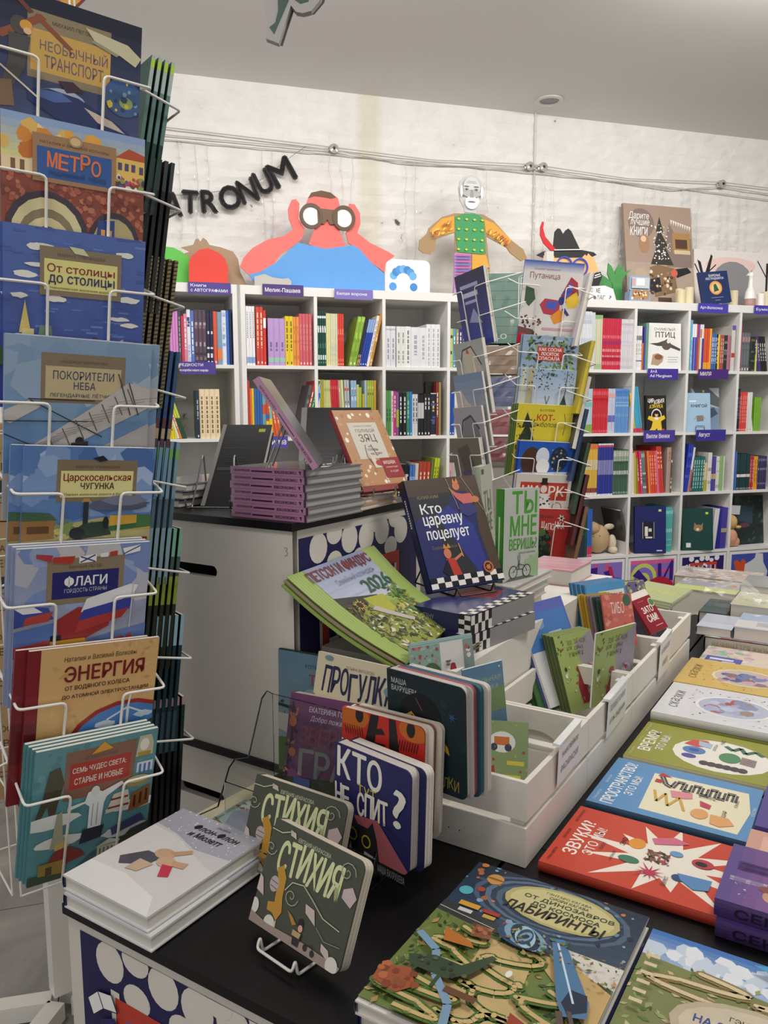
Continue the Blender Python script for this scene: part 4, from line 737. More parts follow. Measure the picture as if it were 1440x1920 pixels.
cutout('figure_cutout', 'bino', 'red-skinned cut-out figure in a blue vest looking through brown binoculars', 'cutout', extra=bino)
def eric(e, s0, n):
    pl = []
    rnd = random.Random(3)
    for i in range(4):
        for j in range(4): pl.append(('c8cc3c', ell(.825+i*.045, 2.235-j*.052, .009, .006, 7)))
    for i in range(26):
        x = .675+rnd.random()*.11; z = 2.225-rnd.random()*.05-(.785-x)*.45; pl.append((rnd.choice(['c8742c', 'f0d060', 'b85c30']), ell(x, z, .012, .004, 6, rnd.random()*90)))
        x = 1.0+rnd.random()*.11; z = 2.215-(x-1.0)*.75-rnd.random()*.04; pl.append((rnd.choice(['c8742c', 'f0d060', 'b85c30']), ell(x, z, .012, .004, 6, rnd.random()*90)))
    for k in range(11): pl.append((('c8649a', '6a74c0')[k % 2], [(.808, 2.05-k*.016), (.897, 2.052-k*.016), (.895, 2.046-k*.016), (.806, 2.043-k*.016)]))
    hx, hz = .893, 2.375
    pl += [('d6d6d6', ell(hx, hz+.02, .048, .055)), ('b4b4b4', ell(hx, hz-.01, .052, .02)), ('ececec', ell(hx, hz-.055, .036, .034)), ('efefef', ell(hx-.058, hz, .008, .03)), ('efefef', ell(hx+.058, hz, .008, .03)), ('9c9c9c', ell(hx, hz+.052, .03, .0015)), ('9c9c9c', ell(hx, hz+.044, .034, .0015)), ('a8a8a8', ell(hx-.03, hz+.01, .014, .009)), ('a8a8a8', ell(hx+.025, hz+.01, .014, .009)), ('3a3a3a', ell(hx-.03, hz+.01, .007, .004)), ('3a3a3a', ell(hx+.025, hz+.01, .007, .004)),
           ('9a9a9a', [(hx-.006, hz+.01), (hx+.006, hz+.01), (hx+.012, hz-.03), (hx-.012, hz-.03)]), ('6a6a6a', ell(hx, hz-.052, .022, .004)), ('5a5a5a', ell(hx-.03, hz+.025, .016, .003)), ('5a5a5a', ell(hx+.025, hz+.025, .016, .003)), ('f4f4f4', ell(hx-.012, hz-.04, .014, .005)), ('f4f4f4', ell(hx+.012, hz-.04, .014, .005))]
    wprint(e, pl, n, s0).build('painted_pattern', [PRINT], e)['kind'] = 'stuff'
cutout('figure_cutout', 'eric', 'cardboard cut-out of a bearded man in green shirt with arms spread', 'cutout', extra=eric)
def hat(e, s0, n):
    for x, z in ((1.475, 2.03), (1.575, 2.025)):
        mb = MB(); ring(mb, x-s0, z-ZT, .042, .050, n, n+.006); mb.build('blue_ring', [plain('2c44c8')], e)
    pl = [('f4f4f2', [(1.67, 1.985), (1.705, 1.997), (1.707, 1.991), (1.672, 1.979)]), ('f4f4f2', [(1.667, 1.972), (1.712, 1.986), (1.712, 1.981), (1.667, 1.967)]), ('f2f2f0', [(1.41, 2.113), (1.58, 2.124), (1.58, 2.119), (1.41, 2.108)])]
    wprint(e, pl, n, s0).build('painted_pattern', [PRINT], e)['kind'] = 'stuff'
cutout('figure_cutout', 'hat', 'cut-out figure with black hat, red feather and blue round glasses', 'cutout', extra=hat)
cutout('animal_cutout', 'brown', 'brown animal cut-out board behind the red rounded board', 'cutout')
cutout('green_cutout', 'green', 'green humped cut-out board beside the big rack', 'cutout')
cutout('red_cutout', 'red', 'plain red rounded cut-out board above the violet sign', 'cutout')
cutout('leaf_cutout', 'leaf', 'green pointed leaves cut-out behind the speech bubble', 'cutout')
cutout('flame_cutout', 'rim', 'orange and red mottled cut-out at the bearded figure feet', 'cutout')
def bub(e, s0, n):
    put_art(e, .19, .085, [T('ЧТО ЖЕ', 0, 6, 50, 13, '55524e', -.005, wob=2), T('ФЛАГ ?', 26, 26, 62, 14, '66625e', -.005, wob=3)], Matrix.Translation((.0, 0, n+.001)), name='lettering')
cutout('speech_bubble', 'bubble', 'white speech bubble board with handwritten question', 'cutout', extra=bub)
# paper swirl below the binocular figure
e = empty('paper_cutout', Matrix.Translation(WP(-.27, -.13, ZT)) @ MWF, 'grey paper strip with wavy edge at the foot of the binocular figure', 'cutout')
MB().prism([(0, 0), (0, .06), (.05, .075), (.09, .06), (.14, .055), (.17, .06), (.185, .045), (.18, 0)], -.003, 0).build('strip', [plain('b9b5b2')], e)
# lunch box
e = empty('lunch_box', Matrix.Translation(WP(.413, -.16, ZT)) @ MW, 'white tin lunch box with a plain blue arch painted on it', 'box')
def rrect(w, h, r, n=5):
    o = []
    for cx, cy, a0 in ((w-r, r, -90), (w-r, h-r, 0), (r, h-r, 90), (r, r, 180)):
        for i in range(n+1): a = rad(a0+90*i/n); o.append((cx+r*math.cos(a), cy+r*math.sin(a)))
    return o
MB().prism(rrect(.25, .185, .03), -.09, 0, axis='y').build('body', [plain('e9e8e6', .35)], e)
MB().prism(rrect(.238, .173, .028), 0, .004, axis='y').build('lid', [plain('f1f0ee', .3)], e, Matrix.Translation((.006, 0, .006)))
bl = []
for i in range(9):
    a = PI*i/8; bl.append(E(40-23*math.cos(a), 42-22*math.sin(a)+(14 if i in (0, 8) else 0), 8.5, 8.5, ('4f96dc', '6fb0e8', '3f86cc')[i % 3], .3))
put_art(e, .25, .185, bl, Matrix.Translation((0, -.0045, 0)) @ Matrix.Rotation(PI/2, 4, 'X'), name='painted_arch')
# small tin suitcase
e = empty('tin_case', Matrix.Translation(WP(1.845, -.10, ZT)) @ MW, 'small open tin suitcase with picture panels beside the cardboard poster', 'box')
MB().prism(rrect(.135, .07, .012), -.05, 0, axis='y').build('base', [plain('8ea6c4', .4)], e)
MB().prism(rrect(.135, .085, .014), 0, .012, axis='y').build('lid', [plain('9ab0c8', .4)], e, Matrix.Translation((0, .02, .07)))
put_art(e, .135, .155, [R(8, 8, 84, 44, 'c8ccd0'), R(30, 12, 40, 28, 'eef0f0'), R(10, 14, 14, 30, 'd0a8b0'), R(10, 60, 82, 38, 'b08a60'), SCT(30, 12, 62, 76, 34, 3, 6, ['e8d8b0', '8a5030', '3a2c28', 'f0e8d8', 'c87a40'], 3)], Matrix.Translation((0, -.0008, 0)) @ Matrix.Rotation(PI/2, 4, 'X'))
# cardboard poster
PM = Matrix.Translation(WP(1.945, -.26, ZT)) @ MWF @ Matrix.Rotation(rad(-9), 4, 'X') @ Matrix.Rotation(rad(0), 4, 'Z')
e = empty('cardboard_poster', PM, 'tall brown poster board with christmas room drawing and white lettering', 'poster')
MB().box(0, .47, 0, .62, -.018, 0).build('board', [plain('9a8474', .8)], e)
pa = [R(0, 0, 100, 132, 'ad9788'), R(0, 74, 100, 58, 'b5a294'), E(25, 24, 19, 19, '8d7a74'), T('Дарите', 7, 10, 30, 11, 'f2eee8', .015, it=.2), T('лучшие', 9, 20, 28, 9, 'f2eee8', .015, it=.2), T('книги', 8, 29, 26, 11, 'f2eee8', .015, it=.2),
      P([(60, 40), (66, 22), (74, 36), (98, 40), (98, 78), (60, 78)], '8d7a74'), R(70, 34, 26, 26, 'b08a58'), R(74, 42, 18, 12, '5a4036'), R(72, 56, 24, 5, 'd8c8a0'),
      P([(52, 14), (57, 34), (53, 34), (63, 52), (58, 52), (70, 76), (36, 76), (46, 52), (42, 52), (49, 34), (46, 34)], '3e3a36'), SCT(60, 40, 24, 26, 50, .7, 1.3, ['f4f0e4', 'ffffff'], 4),
      P([(12, 84), (24, 80), (30, 88), (30, 112), (14, 112)], 'c0ab92'), P([(34, 80), (46, 76), (70, 80), (74, 110), (40, 118)], '8a7050'), P([(30, 96), (48, 92), (50, 110), (34, 114)], '2c2830'),
      E(28, 50, 8, 12, 'b08868'), E(27, 44, 4, 4, 'e8c8a8'), P([(66, 82), (90, 78), (96, 84), (74, 92)], '26242a'), E(70, 86, 5, 5, 'd86858'), R(44, 118, 20, 14, '5c4638'), SCT(40, 30, 84, 36, 30, 1.2, 2.6, ['a08058', 'e8d8c0', '5a4030'], 8)]
for i in range(9): pa.append(P([(68+i*3.4, 17+i*.9), (71+i*3.4, 18+i*.9), (69+i*3.4, 24+i*.9)], 'f4f0e8'))
put_art(e, .47, .62, pa, Matrix.Translation((0, 0, .0004)))
# elephant board
e = empty('picture_board', Matrix.Translation(WP(2.43, -.30, ZT)) @ MWF @ Matrix.Rotation(rad(-4), 4, 'X'), 'white board painted with a grey elephant and bare black trees', 'poster')
MB().box(0, .62, 0, .37, -.01, 0).build('board', [plain('e6e2e0')], e)
pa = [R(0, 0, 100, 60, 'eae4e2'), E(44, 14, 30, 8, 'eccfc8'), E(46, 30, 24, 20, '8f8f93'), E(30, 34, 11, 12, '87878c'), P([(24, 34), (20, 50), (24, 58), (30, 52), (30, 38)], '8a8a8e'), P([(34, 44), (32, 60), (40, 60), (41, 46)], '86868a'), P([(52, 44), (52, 60), (60, 60), (62, 44)], '86868a'), E(30, 40, 2, 2, '2a2a2a'),
      P([(8, 60), (10, 30), (4, 10), (8, 12), (12, 26), (20, 4), (22, 6), (16, 30), (17, 60)], '2a2628'), L([(10, 30), (1, 14)], 1.3, '2a2628'), L([(14, 24), (26, 14)], 1.2, '2a2628'), L([(16, 34), (30, 30)], 1, '2a2628'), L([(86, 60), (88, 10)], 2.6, '2a2628'), L([(88, 26), (76, 8)], 1.2, '2a2628'), L([(88, 20), (98, 4)], 1.2, '2a2628'), SCT(14, 12, 46, 16, 14, 2, 4, ['241f20', '3a3030'], 5)]
put_art(e, .62, .37, pa, Matrix.Translation((0, 0, .0004)))
# dark blue book standing as a poster
book(Matrix.Translation(WP(2.285, -.03, ZT)) @ MWF @ Matrix.Rotation(rad(-10), 4, 'X') @ Matrix.Rotation(rad(6), 4, 'Z'), .20, .185, .016, '1c2c58',
     [R(0, 0, 100, 100, '1d2f60', .3), T('ВАРЕНЬЕ', 34, 8, 40, 7, 'd8dce8', .02), T('НОСТРАДАМУСА', 22, 17, 62, 8, 'd8dce8', .02), E(52, 48, 22, 20, 'e0a050'), E(52, 48, 17, 15, 'e8c080'), P([(46, 38), (54, 36), (62, 56), (44, 60)], '22604c'), L([(32, 76), (74, 76)], 1.2, '8a9ac8'), L([(44, 84), (62, 84)], 1.2, '8a9ac8')], 'dark blue book with an orange round picture on top of the bookcase')
# candles
CW_ = mat('cream_wax', 'ddd2ae', .45, noise=.05, scale=12)
for i, (s, n, r, h) in enumerate([(2.185, -.10, .024, .085), (2.232, -.09, .026, .10), (2.27, -.13, .022, .092), (2.21, -.15, .022, .10), (2.575, -.13, .026, .10), (2.70, -.13, .026, .10), (2.745, -.10, .022, .085), (2.80, -.12, .026, .10)]):
    where = ('before the brown poster', 'before the brown poster', 'behind the dark blue book', 'at the poster foot', 'left of the white giraffe', 'right of the white giraffe', 'right of the white giraffe', 'at the right edge')[i]
    words = ('short front', 'tall front', 'half hidden', 'rear', 'tall', 'tall', 'small white', 'last')[i]
    e = empty('candle', Matrix.Translation(WP(s, n, ZT)), '%s cream pillar candle %s' % (words, where), 'candle', 'cream pillar candles on the bookcase top')
    MB().lathe([(0, 0), (r, 0), (r, h-.004), (r*.9, h), (r*.5, h-.006), (0, h-.007)], 20).build('wax', [CW_ if i != 6 else plain('f0efec')], e)
    MB().cyl(0, 0, h-.007, h+.004, .0012, n=6).build('wick', [BWIRE], e)
e = empty('giraffe_figurine', Matrix.Translation(WP(2.66, -.09, ZT)) @ MW, 'white long necked ceramic figurine with brown painted base', 'figurine')
MB().lathe([(0, 0), (.030, 0), (.034, .02), (.033, .05)], 20).build('base', [plain('b08a84', .4)], e)
MB().lathe([(.033, .05), (.028, .09), (.015, .12), (.012, .165), (.016, .185), (.012, .20), (0, .203)], 20).build('neck', [plain('efeeec', .3)], e)
MB().prism([(-.03, .185), (-.012, .178), (.0, .19), (.004, .205), (-.012, .203)], -.008, .008, axis='y').build('head', [plain('efeeec', .3)], e)
for y in (-.004, .004): MB().cyl(.0, y, .198, .216, .002, n=6).build('horn', [plain('b08a84')], e)
# ================================================================== string lights, insulators, cable, letters
INS = mat('glazed_ceramic', 'a8a49e', .2, noise=.3, scale=60, coat=.6)
WG = mat('grey_white_cord', 'c4c0bb', .6); WG2 = mat('pale_cord', 'd3d1ce', .6)
for i, (s, z) in enumerate([(.199, 2.60), (1.345, 2.602), (1.430, 2.605), (2.656, 2.602)]):
    e = empty('wire_insulator', Matrix.Translation(WP(s, -.405, z)) @ MWF, ('left grey ceramic wire insulator above the binocular figure', 'left one of the paired ceramic insulators at the pipe', 'right one of the paired ceramic insulators at the pipe', 'right grey ceramic insulator above the brown poster')[i], 'insulator', 'ceramic insulators on the brick wall')
    MB().lathe([(.012, 0), (.024, .002), (.026, .010), (.016, .016), (.016, .020), (.026, .026), (.024, .034), (.008, .037)], 14).build('spool', [INS], e)
    MB().cyl(0, 0, .034, .042, .006, n=8).build('screw', [mat('dark_screw', '3a3836', .4, metal=.6)], e)
def cable(name, pts, r, m, label, cat='cable', fillet=.03):
    o = tube(name, [WP(*p) for p in pts], r, m, fillet=fillet); return setp(o, label, cat, 'cables along the brick wall')
cable('wall_cable', [(-.95, -.385, 2.640), (-.60, -.385, 2.628), (.2, -.378, 2.606), (.75, -.385, 2.590), (1.36, -.375, 2.612), (2.0, -.385, 2.585), (2.66, -.375, 2.612), (3.2, -.385, 2.60)], .0032, WG, 'uppermost grey cable strung between the insulators')
cable('wall_cable', [(-.95, -.39, 2.60), (-.60, -.39, 2.595), (.2, -.384, 2.592), (.62, -.39, 2.56), (1.36, -.384, 2.592), (1.8, -.39, 2.57), (2.3, -.39, 2.545), (2.66, -.38, 2.588), (3.2, -.385, 2.56)], .0032, WG, 'middle sagging grey cable between the insulators')
cable('wall_cable', [(-.95, -.392, 2.575), (-.3, -.392, 2.572), (.4, -.392, 2.575), (1.2, -.392, 2.572), (1.9, -.392, 2.568), (2.5, -.392, 2.555), (3.2, -.392, 2.53)], .0028, WG, 'lowest thin cable carrying the hanging lights')
cable('wall_cable', [(1.385, -.40, 2.90), (1.385, -.40, 2.3), (1.383, -.40, 1.83)], .005, mat('painted_conduit', 'dad8d5', .5), 'vertical white painted cable running from ceiling to bookcase', fillet=0)
e = empty('string_lights', Matrix.Translation(WP(-.6, -.392, 2.57)) @ MWF, 'icicle string lights hanging unlit in front of the brick wall', 'string lights')
rnd = random.Random(11)
xs = [.0, .08, .14, .42, .47, .78, .84, .90, 1.20, 1.26, 1.62, 1.68, 1.98, 2.04, 2.10, 2.38, 2.44, 2.50, 2.56, 2.72, 2.78, 2.84, 2.98, 3.04, 3.10, 3.26, 3.32, 3.40, 3.46]
for i, x in enumerate(xs):
    ln = .35+.3*rnd.random(); pts = [(x, 0, 0)]
    for k in range(1, 7): pts.append((x+(rnd.random()-.5)*.022, -ln*k/6, .002+(rnd.random())*.006))
    tube('wire', pts, .0013, WG2, e, fillet=0)
mb = MB()
for i, x in enumerate(xs):
    for k in range(5):
        z = -.06-k*.085-rnd.random()*.03; a = (rnd.random()-.5)*.02
        mb.box(x+a-.002, x+a+.002, z-.012, z, .004, .008)
o = mb.build('bulb', [mat('clear_bulb', 'e2e0dc', .2)], e); o['kind'] = 'stuff'
# letter garland
e = empty('letter_garland', Matrix.Translation(WP(-.85, -.37, 2.3)) @ MWF, 'black letters ATRONUM hung on a slanting string', 'garland')
BL = mat('black_card', '2d2b2c', .7)
for ch, s, z, rot, h in [('P', -.735, 2.215, -3, .105), ('A', -.640, 2.245, -4, .105), ('T', -.552, 2.260, -1, .105), ('R', -.458, 2.268, 4, .105), ('O', -.352, 2.295, 10, .112), ('N', -.262, 2.335, 20, .112), ('U', -.178, 2.385, 27, .112), ('M', -.085, 2.440, 31, .118)]:
    vs, fs = textpoly(ch, .03); w = h*{'M': 1.05, 'N': .78, 'O': .95, 'A': .95, 'U': .72}.get(ch, .72)
    V_, F_ = [], []
    for sx_, sy_ in ((-.006, 0), (.006, 0), (0, .006), (0, -.006)):
        pts = [((x-.5)*w+sx_, (y-.5)*h+sy_) for x, y in vs]; k = len(pts); kk = len(V_); bed = {}
        for f in fs:
            for a, b in zip(f, f[1:]+f[:1]): bed[(a, b)] = 1
        side = [(b, a, a+k, b+k) for (a, b) in bed if (b, a) not in bed]
        V_ += [(x, y, .004) for x, y in pts]+[(x, y, 0) for x, y in pts]
        F_ += [tuple(i+kk for i in f) for f in list(fs)+[tuple(i+k for i in f[::-1]) for f in fs]+side]
    me = bpy.data.meshes.new('letter'); me.from_pydata(V_, [], F_)
    o = link('letter', me, e, Matrix.Translation((s+.85, z-2.3+.015, 0)) @ Matrix.Rotation(rad(rot), 4, 'Z'), [BL])
tube('string', [(-.02, .0, -.002), (.16, .0, -.002), (.30, .01, -.002), (.5, .05, -.002), (.66, .11, -.002), (.82, .24, -.002), (.90, .30, -.01)], .0011, mat('dark_string', '6a6866', .7), e, fillet=.03)
# recessed lamp in the ceiling and hanging cut-out sign
e = empty('ceiling_spotlight', Matrix.Translation((.905, 4.60, 2.90)), 'round white recessed spotlight in the ceiling by the wall', 'ceiling lamp')
MB().lathe([(.055, -.001), (.072, -.001), (.076, -.010), (.060, -.014), (.052, -.006)], 28).build('ring', [plain('d0cecb', .4)], e)
MB().cyl(0, 0, -.006, -.003, .053, n=28).build('lens', [plain('77757a', .3)], e)
HSO = [(-.284, 2.228), (-.271, 2.138), (-.274, 2.101), (-.244, 2.09), (-.214, 2.173), (-.202, 2.159), (-.186, 2.156), (-.167, 2.161), (-.144, 2.186), (-.12, 2.26), (-.16, 2.34), (-.26, 2.34), (-.30, 2.28)]
e = empty('hanging_sign', Matrix.Translation((-.284, 2.0, 2.09)), 'grey cut-out sign with dark green leaf shapes hanging from the ceiling', 'sign')
MB().prism([(x+.284, z-2.09) for x, z in HSO], -.02, 0, axis='y').build('board', [plain('a9a6a4', .6)], e, Matrix.Rotation(rad(0), 4, 'Z'))
MB().prism([(x+.284, z-2.09) for x, z in HSO], -.002, 0, axis='y').build('back_panel', [plain('7e7a7a', .6)], e, Matrix.Translation((.006, .024, .004)))
for g in ([(-.245, 2.234), (-.244, 2.161), (-.251, 2.136), (-.265, 2.125), (-.254, 2.11), (-.218, 2.185), (-.214, 2.234)], [(-.206, 2.22), (-.205, 2.185), (-.192, 2.176), (-.173, 2.181), (-.160, 2.22)]):
    MB().prism([(x+.284, z-2.09) for x, z in g], 0, .0008, axis='y').build('leaf_shape', [plain('1f4638', .5)], e)
for x in (.05, .13): tube('wire', [(x, .01, .245), (x, .01, .806)], .0008, STEEL, e, fillet=0)
e = empty('hanging_sign', Matrix.Translation((-.86, 2.1, 2.238)), 'pink and orange cut-out hanging at the top left corner', 'sign')
MB().prism([(0, .0), (.06, -.02), (.10, -.025), (.13, .0), (.12, .12), (.0, .12)], -.012, 0, axis='y').build('board', [plain('c05a68', .6)], e)
MB().prism([(.07, -.015), (.10, -.025), (.13, .0), (.125, .05), (.09, .05)], 0, .001, axis='y').build('patch', [plain('e0a048', .6)], e)
tube('wire', [(.06, .01, .11), (.06, .01, .66)], .0008, STEEL, e, fillet=0)
# ================================================================== big wire rack on the left
def rack(name, label, x, y, yaw, h, pole=.038, legs=None, wirem=WIRE, half=.085, z0=.35, z1=2.05):
    e = empty(name, Matrix.Translation((x, y, 0)), label, 'book rack')
    MB().box(-pole/2, pole/2, -pole/2, pole/2, .06, h).build('pole', [WIRE], e, Matrix.Rotation(rad(-yaw), 4, 'Z'))
    for a in (legs or (45, 135, 225, 315)):
        MB().box(-.018, .018, .02, .36, .012, .048).build('leg', [WIRE], e, Matrix.Rotation(rad(-a), 4, 'Z'))
        MB().cyl(0, .34, 0, .012, .014, n=10).build('foot', [BWIRE], e, Matrix.Rotation(rad(-a), 4, 'Z'))
    R_ = half+.012
    for k in range(4):
        a = rad(-(yaw+90*k)); m = Matrix.Rotation(a, 4, 'Z')
        tube('frame_wire', [[(-half, R_, z0), (-half, R_, z1)], [(half, R_, z0), (half, R_, z1)]]+[[(-half, R_, z), (half, R_, z)] for z in [z0+i*(z1-z0)/8 for i in range(9)]], .0019, wirem, e, m, fillet=0)
    return e
def pocket(e, Mw, W, zf=.19, dep=.03, wm=WIRE, u0=.28, u1=.72, r=.0023, out=.014):
    """two bent wires that hold a book; Mw = world frame of the front book"""
    Ml = e.matrix_world.inverted() @ Mw
    a = [(-out, zf+.02, -.14), (-out, zf, dep), (W*u0, zf, dep), (W*u0, -.004, dep*.5), (W*u0, -.012, -.05)]
    b = [(W+out, zf+.02, -.14), (W+out, zf, dep), (W*u1, zf, dep), (W*u1, -.004, dep*.5), (W*u1, -.012, -.05)]
    return tube('pocket_wire', [a, b], r, wm, e, Ml, fillet=.009)
R1X, R1Y = -.665, 1.50
rk = rack('wire_book_rack', 'tall white revolving wire rack full of picture books, at the left', R1X, R1Y, 142, 2.12, legs=(257, 190, 77, 10))
FR = 'fbf8ee'
def plate(x, y, w, h, col, inner, author, lines, tc):
    return [R(x, y, w, h, '8c7458'), R(x+w*.05, y+h*.24, w*.9, h*.64, inner), T(author, x+w*.15, y+h*.09, w*.7, h*.08, '4e3e2c', 0)]+lines
SKY = lambda a, b, h=127: [G(0, 0, 100, h, a, b)]
A1 = [G(0, 0, 100, 127, '141a2e', '42507e')]+[R(22, 12, 56, 52, '8c7c60'), R(24, 26, 54, 32, 'c8a050'), T('МИХАИЛ ПЕГОВ', 38, 17, 26, 3, '3a3024', 0), T('НЕОБЫЧНЫЙ', 30, 31, 46, 10, '6a5a70', .012), T('ТРАНСПОРТ', 33, 44, 40, 10, '6a5a70', .012),
     P([(2, 36), (30, 14), (34, 17), (6, 40)], '8a4a30'), P([(28, 14), (52, 34), (49, 36), (26, 17)], '8a4a30'), P([(10, 0), (26, 14), (23, 16), (6, 0)], '6a3a2a'), E(17, 27, 6, 7, '4a4440'), E(21, 26, 4, 4, 'd89a40'), E(22, 30, 2.6, 2.6, 'e0b490'), P([(10, 34), (24, 34), (20, 60), (12, 76), (6, 72), (10, 54)], '4a4644'), P([(4, 72), (12, 70), (14, 90), (4, 92)], '7a6048'),
     P([(60, 14), (90, 18), (100, 26), (96, 34), (84, 28), (66, 22)], 'c8c0a0'), P([(66, 22), (84, 28), (82, 30), (64, 24)], '9a9478'), E(88, 62, 14, 16, '3c5c8c'), E(90, 66, 5, 5, '90a860'), SCT(14, 78, 50, 20, 24, 1, 2.5, ['7aa0b8', '2c4060', 'd8c040'], 2),
     CL(30, 66, 30, 16, 'a8b0c4'), P([(22, 74), (36, 70), (56, 72), (86, 86), (98, 96), (84, 104), (40, 92), (22, 82)], '1e2c60'), P([(30, 72), (44, 71), (52, 76), (40, 80), (30, 78)], '4a64a0'), P([(60, 78), (80, 84), (90, 92), (70, 88)], 'c8b8a8'), P([(42, 62), (52, 60), (60, 66), (48, 70)], '3a2434'), L([(4, 60), (30, 80)], 1.2, 'd8d0c0'), SCT(30, 0, 96, 100, 30, 2, 5, ['9a7a58', 'c8a878', '5a4a40', 'b89468'], 6)]
A2 = [G(0, 0, 100, 40, '8fa8d0', 'd8d48c', 6)]+[SCT(26, 0, 10, 62, 22, 3, 7, ['d88a30', 'e8a840', 'c87028', 'e0b860', 'f0d890'], 5), P([(78, 22), (88, 12), (100, 16), (100, 26)], 'b8502c'), R(78, 22, 22, 22, 'e8c060'), R(80, 26, 3, 7, '4a4a70'), R(85, 26, 3, 7, '4a4a70'), R(90, 26, 3, 7, '4a4a70'), R(96, 27, 3, 7, '4a4a70'), SCT(24, 80, 38, 20, 14, 1.2, 2.6, ['b84858', '5060a0', 'f0e0d0', '404058', '88a050'], 9),
     R(0, 38, 26, 14, 'e8d0a8'), R(6, 40, 3, 12, '7a5a40'), R(12, 40, 3, 12, '7a5a40'), R(0, 52, 100, 75, '8c4434'), SCT(240, 0, 52, 100, 74, 1.6, 2.6, ['a85a44', 'b86a50', '94483a', 'c0745a', '7c3a2e'], 7),
     E(30, 104, 29, 40, '3f3440'), E(30, 106, 25, 36, 'd8cc9c'), E(30, 108, 20, 28, '8a7a5c'), E(30, 110, 16, 22, 'd8cc9c'), E(30, 112, 12, 16, '6a5a48'), R(14, 102, 30, 26, '283480'), R(16, 100, 26, 8, '141428'), E(78, 108, 20, 34, '3f3440'), E(78, 110, 17, 30, 'b8a878'), P([(66, 84), (78, 82), (78, 127), (62, 127)], '2a4488'), R(68, 92, 3, 8, 'e0a050'), R(73, 92, 3, 8, 'e0a050'),
     R(20, 14, 58, 42, 'a07c58'), R(23, 25, 52, 27, '2c5898'), T('НАТАЛИЯ И ВАСИЛИЙ ВОЛКОВЫ', 25, 19, 48, 3, '5a3c28', 0), T('МЕТРО', 30, 28, 38, 14, 'e07848', .03, wob=3), T('подземный  город', 31, 44, 40, 6, '1c3c74', 0), E(49, 16, 5, 5, 'b08a5c'), E(49, 16, 3.6, 3.6, 'd8b888')]
def clouds(seed, n=12, y0=0, y1=90):
    r = random.Random(seed); return [CL(r.random()*88, y0+(y1-y0)*r.random(), 10+8*r.random(), 4+3*r.random(), 'e4e2da', i) for i in range(n)]
A3_ = [G(0, 0, 100, 127, '4e68ac', '42549c')]+[SCT(90, 0, 0, 100, 110, 2.5, 5, ['5a74b4', '465ca4', '6680bc', '4058a0'], 8, 'dash')]+clouds(4, 14, 5, 92)+[R(24, 16, 58, 44, '86745c'), R(27, 27, 52, 28, 'e0d888'), T('МАРИНА УЛЫБЫШЕВА', 36, 21, 34, 3, '5a4c3a', 0), T('От столицы', 29, 31, 48, 9, '8a2c24', .02), T('до столицы', 30, 41, 47, 9, '26345c', .02), T('Николаевская железная дорога', 31, 51.5, 44, 2.8, '2c2824', .01), P([(44, 14), (54, 15), (58, 21), (48, 20)], 'c8d0a0'),
     P([(10, 96), (14, 66), (18, 96)], 'e0c878'), R(12, 92, 8, 12, 'e8d890'), P([(22, 108), (24, 88), (32, 88), (34, 108)], '6a8878'), P([(0, 112), (20, 104), (60, 106), (70, 112), (100, 118), (100, 127), (0, 127)], '4a6a40'), P([(30, 127), (44, 108), (66, 110), (74, 127)], '7c3a2c'), R(38, 101, 26, 4, 'a84a3c'), SCT(16, 62, 98, 36, 14, 1.5, 3, ['6a3c34', 'c0b088', '40506c'], 3)]
A4 = [G(0, 0, 100, 127, '86a0bc', '5c88b8')]+[SCT(16, 0, 0, 100, 60, 8, 16, ['93aac2', '7f9cba', 'a4b4c6'], 5), R(23, 14, 58, 46, '867660'), R(26, 26, 52, 30, 'c4b38c'), T('НАДЕЖДА ЩЕРБАКОВА', 36, 20, 32, 3, '5c4c38', 0), T('ПОКОРИТЕЛИ', 31, 30, 42, 8, '34345c', .008), T('НЕБА', 45, 40, 15, 7, '34345c', .008), T('ЛЕГЕНДАРНЫЕ ЛЁТЧИКИ', 29, 50, 46, 5, '34345c', .004),
     P([(0, 68), (16, 58), (26, 62), (4, 80), (0, 78)], 'c4beba'), P([(10, 108), (60, 62), (84, 38), (100, 44), (100, 62), (60, 90), (22, 118)], 'bdb7b4'), P([(36, 122), (100, 78), (100, 110), (60, 127)], 'b3adab'), L([(0, 78), (60, 77)], .7, '3a3434'), L([(15, 57), (60, 57)], .8, '3a3434')]+[L([(20+i*9, 100-i*8), (26+i*9, 118-i*8)], .7, '5a504e') for i in range(8)]+[L([(84, 38), (92, 70)], .9, '4a4444'), L([(76, 30), (86, 70)], .9, '4a4444'), L([(16, 58), (66, 92)], .8, '3a3434'), L([(0, 90), (24, 104)], .8, '3a3434')]+[L([(10+i*6, 108-i*4.6), (36+i*6, 96-i*4)], .4, '8a8280') for i in range(12)]+[E(50, 96, 3, 4, '242428'), P([(44, 98), (56, 96), (56, 104), (44, 106)], '2c2c34')]
